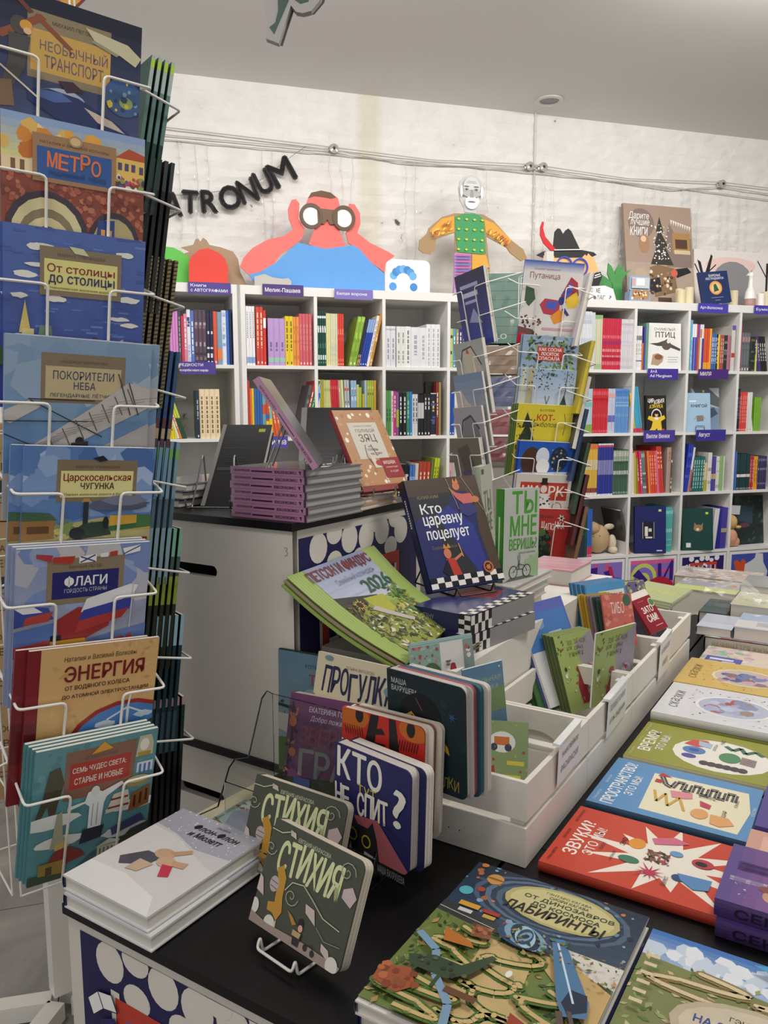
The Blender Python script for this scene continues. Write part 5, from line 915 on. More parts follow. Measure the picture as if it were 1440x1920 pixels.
A5 = [G(0, 0, 100, 127, '5b7fb8', '6d93c8')]+[SCT(34, 0, 0, 100, 70, 8, 14, ['7f9cc8', '4f70ac', '92aed4', 'a8bcdc'], 6), R(24, 14, 62, 46, '86745c'), R(27, 26, 56, 29, 'e4dc98'), T('МАРИНА УЛЫБЫШЕВА', 38, 20, 34, 3, '5a4c3a', 0), T('Царскосельская', 29, 29, 52, 10, '8a2820', .02), T('ЧУГУНКА', 42, 39, 26, 7, '3a2c2c', .02), T('Первая железная дорога в России', 30, 50.5, 50, 3, '2c2824', .01), P([(50, 12), (58, 9), (62, 14), (56, 16)], '1c2430'),
     CL(44, 58, 56, 13, '5c6078', 3), CL(60, 52, 36, 14, '7c8098', 5), P([(0, 70), (20, 72), (26, 80), (0, 80)], '4c6c50'), R(0, 80, 24, 22, 'a07848'), R(4, 86, 16, 8, '6a4a30'), P([(24, 86), (60, 78), (100, 84), (100, 127), (0, 127), (0, 102), (24, 100)], 'b8b078'), SCT(34, 24, 84, 40, 16, 2, 4, ['8a9c60', 'c8c080', '788a50'], 4), R(45, 60, 4, 26, '2c3438'), P([(43, 60), (51, 60), (49, 56), (45, 56)], 'b89048'), P([(38, 92), (46, 84), (64, 82), (68, 98), (42, 102)], '34443c'), E(41, 95, 6, 7, '2a2e38'), R(66, 76, 34, 16, 'd8a840'), P([(66, 88), (100, 84), (100, 90), (66, 94)], '3c6a40'), R(88, 76, 12, 14, '4a7a48'), R(38, 102, 60, 3, '8a2c28'), E(63, 84, 2.4, 7, '202428')]
A6 = [G(0, 0, 100, 127, '8c9cc4', 'a8a8b8')]+[SCT(26, 0, 0, 100, 60, 8, 17, ['b8b8c4', '7c90c4', 'c8c4c8', '98a8cc'], 12), R(22, 12, 58, 48, '8c7c64'), R(26, 26, 50, 28, '22246c'), T('МИХАИЛ ПЕГОВ', 38, 20, 24, 3, '4c4236', 0), T('ФЛАГИ', 35, 31, 32, 11, 'f0f0f2', .03), T('ГОРДОСТЬ СТРАНЫ', 35, 44, 32, 5, 'c8c8dc', .005),
     P([(45, 11), (58, 9), (58, 17), (45, 18)], 'ecece8'), L([(46, 11), (57, 17)], 1, '2c3c80'), L([(46, 17), (57, 10)], 1, '2c3c80'), P([(26, 10), (42, 10), (40, 18), (26, 16)], 'b8382c'), P([(14, 6), (26, 8), (24, 15), (14, 10)], 'b03c44'), P([(61, 9), (67, 8), (67, 13), (61, 13)], 'e8e8e8'), P([(68, 8), (74, 7), (74, 12), (68, 12)], 'b8382c'), P([(78, 5), (92, 2), (92, 9), (80, 12)], 'ececec'), L([(79, 11), (92, 3)], .9, '2c3c80'),
     P([(0, 56), (24, 62), (28, 74), (0, 80)], '3c4c9c'), P([(0, 60), (12, 58), (20, 66), (6, 66)], 'e8e8ea'), P([(8, 70), (28, 66), (24, 76), (6, 78)], 'b8463c'), P([(0, 84), (30, 78), (34, 96), (0, 100)], '5a78bc'), P([(30, 76), (46, 64), (72, 72), (70, 88), (44, 104), (32, 100)], '9c2e30'), P([(52, 56), (86, 44), (92, 46), (88, 60), (48, 70)], 'e4e4e8'), P([(50, 68), (88, 58), (86, 72), (46, 80)], '35429c'), P([(47, 79), (86, 70), (80, 80), (44, 92)], 'b03a38'), L([(88, 42), (86, 127)], 1, 'c8c8cc'), R(26, 92, 8, 6, '1c1c20'), P([(26, 98), (52, 98), (54, 112), (26, 112)], 'e0a838'), P([(0, 100), (26, 96), (22, 108), (0, 112)], 'b84848'), P([(54, 100), (100, 90), (100, 127), (54, 127)], '6480bc'), SCT(12, 56, 96, 44, 24, 2, 5, ['b84a50', 'e8e8ec', '4c60a8'], 2)]
A7 = [R(0, 0, 100, 127, 'd8ae74'), SCT(60, 16, 0, 84, 127, 2, 5, ['d0a468', 'deb880', 'c89c60'], 3, 'leaf'), R(0, 0, 9, 151, '7e1c24'), R(0, 70, 9, 40, '681820'), T('Наталия и Василий Волковы', 26, 9, 56, 5, '3c2c22', .004, it=.1), T('ЭНЕРГИЯ', 27, 19, 62, 15, '7c1e1e', .035), T('ОТ ВОДЯНОГО КОЛЕСА', 28, 38, 50, 5, '46201c', .02), T('ДО АТОМНОЙ ЭЛЕКТРОСТАНЦИИ', 26, 46, 68, 5, '46201c', .02), E(78, 110, 50, 50, '9c3024', .05), E(78, 110, 46, 46, '4c84c8', .2), CL(52, 78, 18, 8, 'dce8f0', 3), CL(84, 74, 16, 7, 'c8dcf0', 8), P([(30, 110), (60, 100), (76, 96), (100, 84), (100, 127), (30, 127)], '2c4c34'), R(77.5, 68, 2.2, 50, 'dce4e8'), L([(78.5, 68), (62, 78)], 1.6, 'dce4e8'), L([(78.5, 68), (92, 76)], 1.6, 'dce4e8'), L([(78.5, 68), (80, 54)], 1.6, 'dce4e8')]
A8 = [R(0, 0, 100, 127, '5f969c', .35), SCT(60, 0, 0, 100, 70, 2, 4, ['6aa0a6', '56898f'], 2), R(24, 6, 58, 46, '8a6450'), R(28, 18, 50, 24, 'b23224'), T('РОМАН БЕЛЯЕВ', 40, 13, 26, 3, '6a4a3a', 0), T('СЕМЬ ЧУДЕС СВЕТА:', 30, 22, 44, 6, 'f4ecdc', .015), T('СТАРЫЕ И НОВЫЕ', 32, 32, 40, 6, 'f4ecdc', .015), P([(44, 12), (54, 2), (62, 10)], 'e0a030'),
     P([(84, 4), (94, 4), (97, 12), (97, 24), (82, 24)], 'c8c4a0'), E(89, 13, 4, 6, 'f0ece0'), R(84, 20, 11, 4, 'b89838'), R(84, 30, 14, 10, 'd8e0e8'), R(86, 32, 2, 10, '4a70b8'), R(90, 32, 2, 10, '4a70b8'), R(94, 32, 2, 10, '4a70b8'),
     P([(12, 20), (20, 18), (24, 34), (20, 52), (18, 66), (14, 66), (12, 52), (6, 66), (3, 64), (8, 44)], '4c4634'), R(2, 64, 9, 4, 'c8bc7c'), CL(-10, 62, 50, 14, 'e8eae6', 2), CL(60, 66, 50, 10, 'e4e8e6', 3), CL(4, 84, 40, 12, 'e8eae6', 5), CL(56, 90, 50, 12, 'e6e8e6', 6),
     E(86, 50, 10, 3.4, 'a08a50'), E(86, 46, 10, 3.4, 'd8c888'), E(86, 46, 3, 1.2, '4a4030'), P([(80, 78), (82, 60), (98, 54), (98, 74)], '8a5830'), R(84, 62, 2, 12, '4a2c18'), R(89, 60, 2, 12, '4a2c18'), R(94, 58, 2, 12, '4a2c18'), P([(60, 74), (64, 62), (66, 56), (78, 54), (80, 62), (80, 72)], 'd8d0c0'), R(64, 60, 15, 2, '8a3c30'), R(62, 68, 18, 2, '8a3c30'),
     P([(42, 56), (44, 48), (50, 46), (56, 50), (72, 44), (74, 47), (60, 56), (58, 62), (57, 84), (46, 84), (46, 62), (42, 58), (28, 62), (28, 58)], 'eef0ee'), E(50, 48, 3.6, 5, 'e4e6e4'), L([(49, 60), (49, 82)], .7, '9aa4a4'), L([(53, 60), (53, 82)], .7, '9aa4a4'), P([(42, 84), (60, 84), (58, 96), (40, 98)], '22283c'),
     P([(20, 62), (24, 60), (26, 84), (30, 90), (16, 96), (18, 80)], 'a8a48c'), P([(10, 118), (24, 92), (42, 104), (46, 110)], '8c3028'), P([(20, 92), (28, 90), (32, 96), (20, 98)], 'c8b060'), P([(66, 90), (92, 82), (96, 90), (68, 98)], '3c4470'), P([(34, 127), (50, 112), (64, 106), (90, 108), (100, 127)], '4a5c6c'), R(56, 106, 20, 12, 'c8c8b8'), P([(54, 106), (66, 100), (78, 105)], 'd8d8c8')]+[R(58+i*3.4, 108, 1.2, 9, '6a6a60') for i in range(5)]+[P([(60, 127), (76, 104), (84, 96), (100, 92), (100, 127)], '2c3a34'), R(8, 108, 22, 16, 'a08438'), R(14, 112, 5, 8, '5a4420'), P([(0, 118), (30, 122), (30, 127), (0, 127)], '3c5038')]
A1, A2, A3_, A4, A5, A6, A7 = [YS(a_, f_, b_) for a_, f_, b_ in ((A1, .80, '4a4c6c'), (A2, .74, '8c4434'), (A3_, .76, '42549c'), (A4, .74, 'b3adab'), (A5, .72, 'b8b078'), (A6, .76, '6480bc'), (A7, .84, '2c4c34'))]
G1 = 'picture books stacked up the front of the big rack'
rows = [(-0.564, 1.2027, 1.5595, -1.5, '20263c', A1, 'dark blue book about unusual transport, top of the big rack', '161c30'),
        (-0.5601, 1.2058, 1.3978, -.6, 'a07050', A2, 'metro book with brick arches, second row of the big rack', '7a4034'),
        (-0.5661, 1.2011, 1.2449, -.9, '4c62a8', A3_, 'blue book with white clouds and yellow title plate, third row', '4a60a8'),
        (-0.5756, 1.1937, 1.077, -2.0, '7c9cc0', A4, 'pale sky book with biplane wings, fourth row', '7a98bc'),
        (-0.5655, 1.2015, 0.9375, -3.3, '6c90c4', A5, 'steam train book with dark smoke, fifth row of the big rack', '6a8cc0'),
        (-0.5804, 1.1899, 0.778, -2.8, '98a4c0', A6, 'flags book with the tricolour, sixth row of the big rack', '8c98c0'),
        (-0.5787, 1.1913, 0.6191, -4.2, '7e1c24', A7, 'tan and maroon book with a wind turbine, seventh row', '7e1c24'),
        (-0.5764, 1.193, 0.4818, -3.2, '5f969c', A8, 'teal book with seven wonders drawings, lowest row of the big rack', '4c868c')]
DW = Vector((math.sin(rad(52)), math.cos(rad(52)), 0)); DN = Vector((math.cos(rad(52)), -math.sin(rad(52)), 0))
KS = (1.029, 1.014, 1.016, 1.066, .984, 1.007, 1.012, .955)
for i, (x, y, z, roll, col, art, lab, sp) in enumerate(rows):
    W1, H1 = .205*KS[i], .26*KS[i]
    tl = (-9, -9, -9, -9, -9, -9, -9, -13)[i]
    M = Matrix.Translation((x, y, z)) @ bookrot(52, tl, roll)
    book(M, W1, H1, .006, col, art, lab, G1, kind='soft', spine=sp, gloss=GLOSS)
    nb = (0, 1, 1, 1, 1, 2, 1, 3)[i]
    for k in range(nb):
        dx = (-.0, -.0, -.012, .016, -.017, -.004, -.017, -.0035)[i]*(k+1)
        M2 = Matrix.Translation(Vector((x, y, z)) + DW*dx - DN*(.0065*(k+1)) + Vector((0, 0, .003*(k+1)*(1 if i > 4 else .4)))) @ bookrot(52, tl, roll)
        book(M2, W1, H1, .006, col, art if k == 0 and abs(dx) > .01 else None, '%s copy directly behind the %s' % (('nearest', 'second', 'third')[k], lab.split(',')[0]), G1, kind='soft', spine=sp, gloss=GLOSS)
    pocket(rk, Matrix.Translation((x, y, z)) @ bookrot(52, tl, roll), W1, zf=(.185, .185, .185, .18, .185, .175, .175, .165)[i], dep=.012)
# the right-hand column of the rack, seen from its spines
cols = [('33514a', [('9fb0ac', 0, 22), ('5a7a74', 22, 55), ('22423c', 55, 100), ('a8c848', 2, 8)], 4, 1.828, 'grey green', -.352, 1.458),
        ('17191c', [('3a4044', 0, 20), ('101214', 20, 100)], 4, 1.664, 'black', -.358, 1.456),
        ('4a3c22', [('8a7a4c', 0, 100)], 5, 1.500, 'brown and gold', -.358, 1.456),
        ('1f4c78', [('1f4c78', 0, 46), ('5a2428', 46, 53), ('b8a070', 53, 60), ('5a2428', 60, 66), ('6c98b4', 66, 100)], 4, 1.342, 'deep blue', -.361, 1.456),
        ('6c90a4', [('7a9cac', 0, 40), ('506878', 40, 60), ('88a4b4', 60, 100), ('70b050', 5, 12)], 5, 1.182, 'pale blue', -.366, 1.454),
        ('28401c', [('7ab09c', 0, 20), ('3c5458', 20, 34), ('8c9c34', 34, 54), ('1c2414', 54, 100)], 6, 1.024, 'green topped', -.366, 1.454),
        ('1a3034', [('90b4c4', 0, 22), ('17343a', 22, 70), ('34485c', 70, 100)], 5, .862, 'blue topped dark', -.369, 1.453),
        ('0e1216', [('b09098', 0, 6), ('16302c', 6, 40), ('0c0e12', 40, 100)], 6, .704, 'near black', -.373, 1.453)]
ordn = ('outermost', 'second', 'third', 'fourth', 'fifth', 'innermost')
for r_, (c_, bands, nb, zt, words, x, y) in enumerate(cols):
    sa = [R(0, a*.01*4000, 100, (b-a)*.01*4000, cc) for cc, a, b in bands]
    if r_ == 2: sa += [P([(0, 60+q*110), (100, 30+q*110), (100, 70+q*110), (0, 100+q*110)], '2c2414') for q in range(36)]
    lean = (11, 9, 9, 9, 8, 8, 7, 5)[r_]
    for k in range(nb):
        M = Matrix.Translation(Vector((x, y, 0)) - Vector((math.cos(rad(-38)), -math.sin(rad(-38)), 0))*(.0115*k+.004) + Vector((0, 0, zt-.26*math.cos(rad(lean))+.001*k)))
        N_ = Vector((math.cos(rad(-38)), -math.sin(rad(-38)), 0)); M = Matrix.Translation(M.translation - N_*(.26*math.sin(rad(lean)))) @ bookrot(-38, -lean, 0)
        book(M, .205, .26, .0065, c_, None, '%s of %d %s books in the right column, row %d from top' % (ordn[k], nb, words, r_+1), 'thin books edge-on in the right column of the big rack', kind='soft', spine=c_, spine_art=sa, gloss=GLOSS, back=c_)
        if k == 0:
            Ml = rk.matrix_world.inverted() @ M
            tube('pocket_wire', [[(-.016, .19, -.085), (-.016, .18, .014), (.05, .18, .016), (.05, .02, .012)], [(.221, .19, -.085), (.221, .18, .014), (.155, .18, .016), (.155, .02, .012)]], .0023, WIRE, rk, Ml, fillet=.006)
# left column pockets, only their wires and a couple of covers show
for r_, z in enumerate((1.38, 1.22, 1.06, .90, .74, .58, .42)):
    M = Matrix.Translation((-.83, 1.53, z)) @ bookrot(142+0, -9, 0)
    Ml = rk.matrix_world.inverted() @ M
    tube('pocket_wire', [[(-.016, .19, -.085), (-.016, .18, .014), (.05, .18, .016), (.05, .02, .012)], [(.221, .19, -.085), (.221, .18, .014), (.155, .18, .016), (.155, .02, .012)]], .0023, WIRE, rk, Ml, fillet=.006)
# ================================================================== small wire rack in the middle distance
R2X, R2Y = .60, 2.99
rk2 = rack('wire_book_rack', 'smaller white revolving wire rack standing behind the crates', R2X, R2Y, 172, 1.80, pole=.026, half=.075, z0=.45, z1=1.72)
bk = [R(0, 0, 100, 134, 'd9d5d2'), G(0, 0, 100, 18, '3a5cb0', 'd9d5d2', 8), T('Корней Чуковский', 18, 11, 42, 4, '7a3a4a', .01), T('Путаница', 11, 18, 50, 12, '7a2c34', .012), P([(6, 40), (20, 44), (24, 60), (14, 72), (6, 64)], '3c5a38'), P([(66, 52), (80, 22), (92, 30), (96, 50), (88, 64), (72, 62)], 'a83040'), P([(68, 50), (80, 30), (86, 40), (78, 56)], '4a58b8'), P([(74, 58), (92, 44), (98, 60), (92, 70), (80, 72)], 'e8c038'), P([(66, 60), (40, 58), (32, 68), (40, 82), (56, 84), (66, 74)], 'b03848'), P([(64, 62), (44, 62), (42, 72), (58, 76)], '4a58b8'), P([(66, 74), (52, 86), (60, 98), (74, 92), (76, 78)], 'e0902c'), E(68, 60, 5, 7, '2c3c80'), P([(74, 70), (84, 82), (80, 84), (70, 74)], '2c3c80'), P([(0, 104), (24, 108), (36, 118), (34, 128), (0, 134)], '6a4440'), SCT(20, 2, 86, 34, 18, 1.2, 3, ['5a3438', '8a4c50', '3a2428'], 4), R(40, 104, 60, 4, 'c89aa4'), P([(20, 122), (50, 116), (100, 122), (100, 134), (20, 134)], '3c5c94'), SCT(16, 24, 116, 76, 10, 2, 4, ['5a8c80', 'b8ccc4', '284880'], 9, 'dash'), E(8, 124, 11, 10, 'c02030')]
kot = [R(0, 0, 100, 127, 'd8c638'), T('В.СУТЕЕВ', 40, 8, 26, 3.6, '4a3c20', .02), T('КОТ-', 36, 17, 32, 11, 'b8341c', .03), T('рыболов', 30, 30, 42, 11, '4a4424', 0, it=.2), P([(18, 14), (10, 42), (16, 40), (6, 62), (34, 62), (24, 40), (30, 42)], '2c3828'), SCT(60, 2, 26, 32, 60, 1.5, 3.2, ['2c3828', '4a5430', '3a4424'], 3, 'leaf'), L([(84, 14), (88, 30), (86, 52)], .8, '6a6030')]
cir = [R(0, 0, 100, 127, 'd4cec6'), R(8, 14, 86, 32, 'bf3b2a'), T('ЦИ', 12, 20, 28, 18, 'eee6da', .04), T('РК', 60, 20, 28, 18, 'eee6da', .04), R(44, 14, 14, 4, '1e1a1a'), R(46, 6, 10, 10, '1e1a1a'), E(51, 26, 6, 7, 'e8d8c8'), P([(42, 34), (60, 34), (66, 62), (38, 62)], 'e4e0dc'), SCT(24, 40, 38, 24, 30, 1.4, 2.6, ['2c2c2c', 'e8e4e0'], 4), E(78, 58, 9, 9, 'a04a40'), E(78, 58, 7.6, 7.6, 'd4cec6')]
red = [R(0, 0, 100, 127, 'b4302c'), T('ШАРЛЬ ПЕРРО', 10, 12, 60, 5, '3c1c1c', .02), T('КРАСНАЯ ШАПОЧКА', 0, 24, 92, 12, 'f0e8dc', .02, wob=6), SCT(90, 20, 44, 46, 66, 4, 9, ['3c5434', '2a3c2a', '54703c', '1e2c24'], 5), P([(34, 60), (46, 56), (52, 120), (28, 120)], '4a423c'), RAY(84, 16, 3, 8, 6, 'f0ece4'), E(84, 16, 2.5, 2.5, '2a2a2a'), RAY(76, 100, 2, 6, 6, 'f0ece4'), E(72, 122, 6, 5, 'f0ece4')]
sos = [R(0, 0, 100, 127, '8fa6c0'), SCT(170, 4, 2, 92, 74, 3, 6, ['26382c', '5c7a3c', '88a04c', '34482e', '6a8444'], 2, 'leaf'), T('Е.ЧАРУШИН', 36, 6, 34, 3.6, 'e0e4d8', .02), R(27, 18, 46, 24, 'b8382e'), T('КАК СОСНА', 30, 20, 40, 5.6, 'f4f0e8', .03), T('ЛОСЯТОК', 34, 27.5, 32, 5.6, 'f4f0e8', .03), T('СПАСАЛА', 30, 35, 38, 5.6, 'f4f0e8', .03)]
sut = [G(0, 0, 100, 127, '9ab4d0', 'd8dade')]+[P([(4, 0), (10, 0), (12, 127), (2, 127)], 'c8c8b0'), P([(14, 0), (24, 0), (26, 127), (12, 127)], 'b0a888'), SCT(60, 0, 0, 60, 36, 1.5, 3.5, ['4c5c3c', '7a8a58', '2c3428'], 6, 'leaf'), L([(82, 70), (84, 2)], 1.4, '5a5048'), SCT(40, 70, 2, 28, 36, 1, 2.6, ['5a5048', '7c8468'], 8, 'leaf'), T('В.СУТЕЕВ', 40, 8, 26, 4, '34404c', .02), L([(52, 60), (48, 46)], 1.3, '6a5c50'), L([(52, 60), (56, 46)], 1.3, '6a5c50'), P([(82, 42), (76, 60), (88, 60)], '2c4438')]
blu = [R(0, 0, 100, 127, '2458b8'), E(24, 36, 18, 26, '4a3024'), E(44, 26, 12, 16, 'd8e0ec'), E(46, 44, 12, 14, 'f0f0ee'), E(74, 30, 16, 22, '1c2c48'), SCT(24, 60, 14, 28, 36, 1.4, 2.6, ['90a048', 'c8a858', '2c4468'], 3), P([(8, 56), (92, 52), (100, 127), (0, 127)], 'c8d0e0')]
fr2 = [(.488, 2.838, 1.747, .215, .288, bk, 'c8c4c0', 'tall white butterfly cover at the top of the small rack', '3a5cb0'), (.488, 2.838, 1.494, .205, .26, sos, '8fa6c0', 'leafy green cover with red title plate on the small rack', '506a50'), (.481, 2.84, 1.38, .205, .26, sut, 'b0bcc8', 'pale birch tree cover on the small rack', 'a0a890'),
       (.475, 2.841, 1.256, .205, .26, kot, 'd8c638', 'yellow fishing cat cover with dark fir on the small rack', '58703c'), (.482, 2.839, 1.125, .205, .26, blu, '2458b8', 'bright blue cover with snowy shapes on the small rack', '1e4ca0'), (.475, 2.84, 1.008, .205, .26, cir, 'd4cec6', 'cream circus cover with red banner on the small rack', 'c8c0b8'), (.474, 2.841, .885, .205, .26, red, 'b4302c', 'red fairy tale cover with dark tree, lowest on the small rack', 'a02c28')]
for i, (x, y, zt, W, H, art, col, lab, sp) in enumerate(fr2):
    B = bookrot(83, -8, -3)
    P0 = Vector((x, y, zt)) - (B @ Vector((0, H, 0, 0))).to_3d()
    M = Matrix.Translation(P0) @ B
    book(M, W, H, .006, col, art, lab, None, kind='soft', spine=sp, gloss=GLOSS, back=col)
    n_ = (B @ Vector((0, 0, 1, 0))).to_3d(); xx = (B @ Vector((1, 0, 0, 0))).to_3d()
    for k in range((0, 1, 1, 3, 1, 1, 1)[i]):
        book(Matrix.Translation(P0 - n_*(.0065*(k+1)) - xx*.006*(k+1) - Vector((0, 0, .002*k))) @ B, W, H, .006, col if i != 3 else '6a8440', None, '%s spare copy behind the %s' % (('first', 'second', 'third')[k], ' '.join(lab.split()[:4])), 'spare copies in the small rack', kind='soft', spine=sp, gloss=GLOSS)
    pocket(rk2, M, W, zf=.205 if i == 0 else .20, dep=.012, r=.002, wm=WIRE)
    if i == 0: pocket(rk2, M @ Matrix.Translation((0, -.115, 0)), W, zf=.205, dep=.012, r=.002, wm=WIRE)
lf2 = [(.339, 2.80, 1.721, '22284e', [G(0, 0, 100, 127, '2a2c48', '2c3a8c'), R(14, 20, 60, 6, '9a9cc0'), R(20, 34, 50, 8, 'b0b4cc'), R(24, 48, 40, 5, '9a9cc0'), P([(30, 84), (50, 62), (74, 90)], '8890b0')], 'navy cover at the top left of the small rack', .014),
       (.337, 2.80, 1.480, '9a9488', [R(0, 0, 100, 127, '9aa0a0'), P([(10, 127), (30, 14), (56, 6), (84, 40), (90, 127)], 'b8b0a4'), P([(40, 20), (46, 10), (52, 22)], 'b84838'), L([(16, 40), (30, 14), (60, 10), (88, 44)], 3, '3a3c44')], 'grey cover with a dark arch, second left on the small rack', .012),
       (.338, 2.80, 1.366, 'b4b0a8', [G(0, 0, 100, 127, '6c86a8', 'b8b0a8'), P([(0, 30), (20, 26), (40, 50), (60, 60), (70, 127), (0, 127)], 'bcb6b0'), T('МЫ ЕЛИ', 14, 60, 60, 10, 'a86a60', .01)], 'blue mountain cover, third left on the small rack', .008),
       (.338, 2.80, 1.249, 'a8a0a4', [R(0, 0, 100, 127, '9c98a0'), E(54, 60, 30, 44, '77747e'), L([(20, 50), (30, 24), (60, 16), (84, 40)], 4, '2c3a58'), R(30, 90, 50, 4, '8a6a90')], 'lilac grey cover with an oval, fourth left on the small rack', .008),
       (.330, 2.801, 1.137, '5c564c', [R(0, 0, 100, 127, '6a6458'), P([(20, 20), (60, 10), (80, 60), (40, 70)], '4c4640'), P([(30, 60), (60, 56), (70, 110), (34, 116)], '4c3c68'), P([(60, 60), (80, 56), (90, 120), (66, 122)], '8a8448')], 'brown grey painted cover, lowest left on the small rack', .014)]
for i, (x, y, zt, col, art, lab, th) in enumerate(lf2):
    B = bookrot(156, -9, 3); P0 = Vector((x, y, zt)) - (B @ Vector((.205, .26, 0, 0))).to_3d()
    M = Matrix.Translation(P0) @ B
    book(M, .205, .26, th, col, art, lab, None, kind='hard' if i in (0, 4) else 'soft', gloss=GLOSS, back='d8d4cc')
    pocket(rk2, M, .205, zf=.20, dep=.012, r=.002, wm=WIRE)
    if i in (0, 4): pocket(rk2, M @ Matrix.Translation((0, -.10, 0)), .205, zf=.20, dep=.012, r=.002, wm=WIRE)
rt2 = [(.721, 2.86, 1.704, 'b8b4b8', 'grey backed'), (.732, 2.858, 1.471, 'b8a428', 'mustard yellow'), (.723, 2.86, 1.347, '4a4c48', 'charcoal'), (.717, 2.861, 1.233, '20345c', 'navy'), (.728, 2.859, 1.114, '2c4030', 'dark green'), (.726, 2.859, 1.0, '541c20', 'dark maroon'), (.727, 2.859, .884, '7c5c3c', 'wood brown')]
for i, (x, y, zt, col, words) in enumerate(rt2):
    B = bookrot(-7, -13, -4); P0 = Vector((x+.012, y, zt)) - (B @ Vector((0, .26, 0, 0))).to_3d()
    M = Matrix.Translation(P0) @ B
    book(M, .205, .26, .014, col, [R(0, 0, 100, 127, col)], '%s book leaning out on the right of the small rack' % words, None, kind='hard', gloss=GLOSS, back=col, spine='c8c4bc' if i in (0, 2) else col)
    Ml = rk2.matrix_world.inverted() @ M
    tube('pocket_wire', [[(-.016, .19, -.085), (-.016, .18, .014), (.05, .18, .016), (.05, .02, .012)]], .002, WIRE, rk2, Ml, fillet=.006)
# packed folded garments hanging in the rear of the small rack
for i, (z0_, z1_, col, words) in enumerate([(1.50, 1.78, '2f6a58', 'green'), (1.375, 1.49, '8a6a4c', 'brown'), (1.245, 1.365, '46528c', 'blue'), (1.13, 1.235, 'a03c48', 'red'), (1.02, 1.12, '8a2c3c', 'crimson')]):
    e = empty('packed_garment', Matrix.Translation((.400, 3.33, z0_)) @ Matrix.Rotation(rad(-7), 4, 'Z'), 'folded %s garment in a clear bag behind the small rack' % words, 'garment', None)
    nf = max(2, int((z1_-z0_)/.035))
    for k in range(nf):
        h = (z1_-z0_)/nf; MB().prism([(0, 0), (.17, 0), (.172, h*.5), (.17, h*.94), (0, h*.94), (-.002, h*.5)], 0, .12, axis='y').build('fold', [plain(col, .8)], e, Matrix.Translation((0, .12, k*h)))
    mb = MB(); rnd = random.Random(i); nx, nz = 9, 6; vs = [( .172*a/nx, -.006-rnd.random()*.012, (z1_-z0_)*b/nz) for b in range(nz+1) for a in range(nx+1)]
    mb.add(vs, [(b*(nx+1)+a, b*(nx+1)+a+1, (b+1)*(nx+1)+a+1, (b+1)*(nx+1)+a) for b in range(nz) for a in range(nx)])
    mb.build('clear_bag', [FILM], e)
    if i == 0: put_art(e, .17, .28, [T('HELO', 10, 142, 50, 12, 'b8d0c8', .03)], Matrix.Translation((0, -.0003, 0)) @ Matrix.Rotation(PI/2, 4, 'X'), name='lettering')
e = empty('display_pedestal', Matrix.Translation((.385, 3.33, 0)) @ Matrix.Rotation(rad(-7), 4, 'Z'), 'plain grey pedestal under the packed garments behind the small rack', 'pedestal')
MB().box(0, .20, 0, .14, 0, 1.0).build('body', [plain('b8b4ae')], e); MB().box(-.004, .204, -.004, .144, 1.0, 1.018).build('top_board', [plain('8a8680')], e)
# cardboard cartons behind the big rack
for i, (z, h, dx) in enumerate([(0, .32, 0), (.32, .30, .006), (.62, .28, -.004), (.90, .30, .003)]):
    e = empty('carton', Matrix.Translation((-1.47+dx, 2.36, z)) @ Matrix.Rotation(rad(14), 4, 'Z'), ('lowest', 'second', 'third', 'topmost')[i]+' brown carton in the stack behind the big rack', 'carton', 'brown cartons stacked behind the big rack')
    MB().box(0, .38, 0, .30, 0, h-.004).build('body', [CARD], e)
    MB().box(.17, .21, -.0008, .30, h-.06, h-.0035).build('tape', [plain('b89c70', .3)], e)
    put_art(e, .38, h, [T('НЕ БРОСАТЬ', 50, 20, 40, 5, '4a3c2c', 0), T('ВЕРХ', 70, 32, 22, 6, '4a3c2c', 0), R(76, 46, 14, 10, '3a2c20'), L([(50, 60), (92, 60)], .8, '5a4a38'), L([(50, 64), (86, 64)], .8, '5a4a38')], Matrix.Translation((0, -.0009, 0)) @ Matrix.Rotation(PI/2, 4, 'X'), name='carton_print')
# ================================================================== painted plywood cubes with black lids
LID = .016; MH = .509
PAN = [R(0, 0, 100, 100, '1e1b4e')]+[E(x, y, 6.5, 6.8, 'dcd6cc') for x, y in ((14, 6), (38, 5), (52, 6), (66, 5), (84, 7))]+[E(x, y, 6, 5, 'dcd6cc') for x, y in ((26, 1), (26, 14), (46, 15.5), (60, 0), (74, 14), (78, 0))]+[R(14, 15, 4, 85, 'dcd6cc'), R(16, 17, 66, 83, 'c03c2a')]
for i_ in range(6):
    for j_ in range(5): PAN += [R(21+i_*10, 23+j_*16, 7.6, 12, 'dcd6cc'), R(21+i_*10, 23+j_*16, 5.6, 9.4, ('5f5ca0', '1e1b4e')[(i_+j_) % 2])]
PAN += OB(10, 21, 6.5, -25)+[P([(9, 27), (16, 24), (22, 32), (14, 40)], '26235e')]+OB(58, 44, 6, 30)+OB(88, 50, 6, 50)
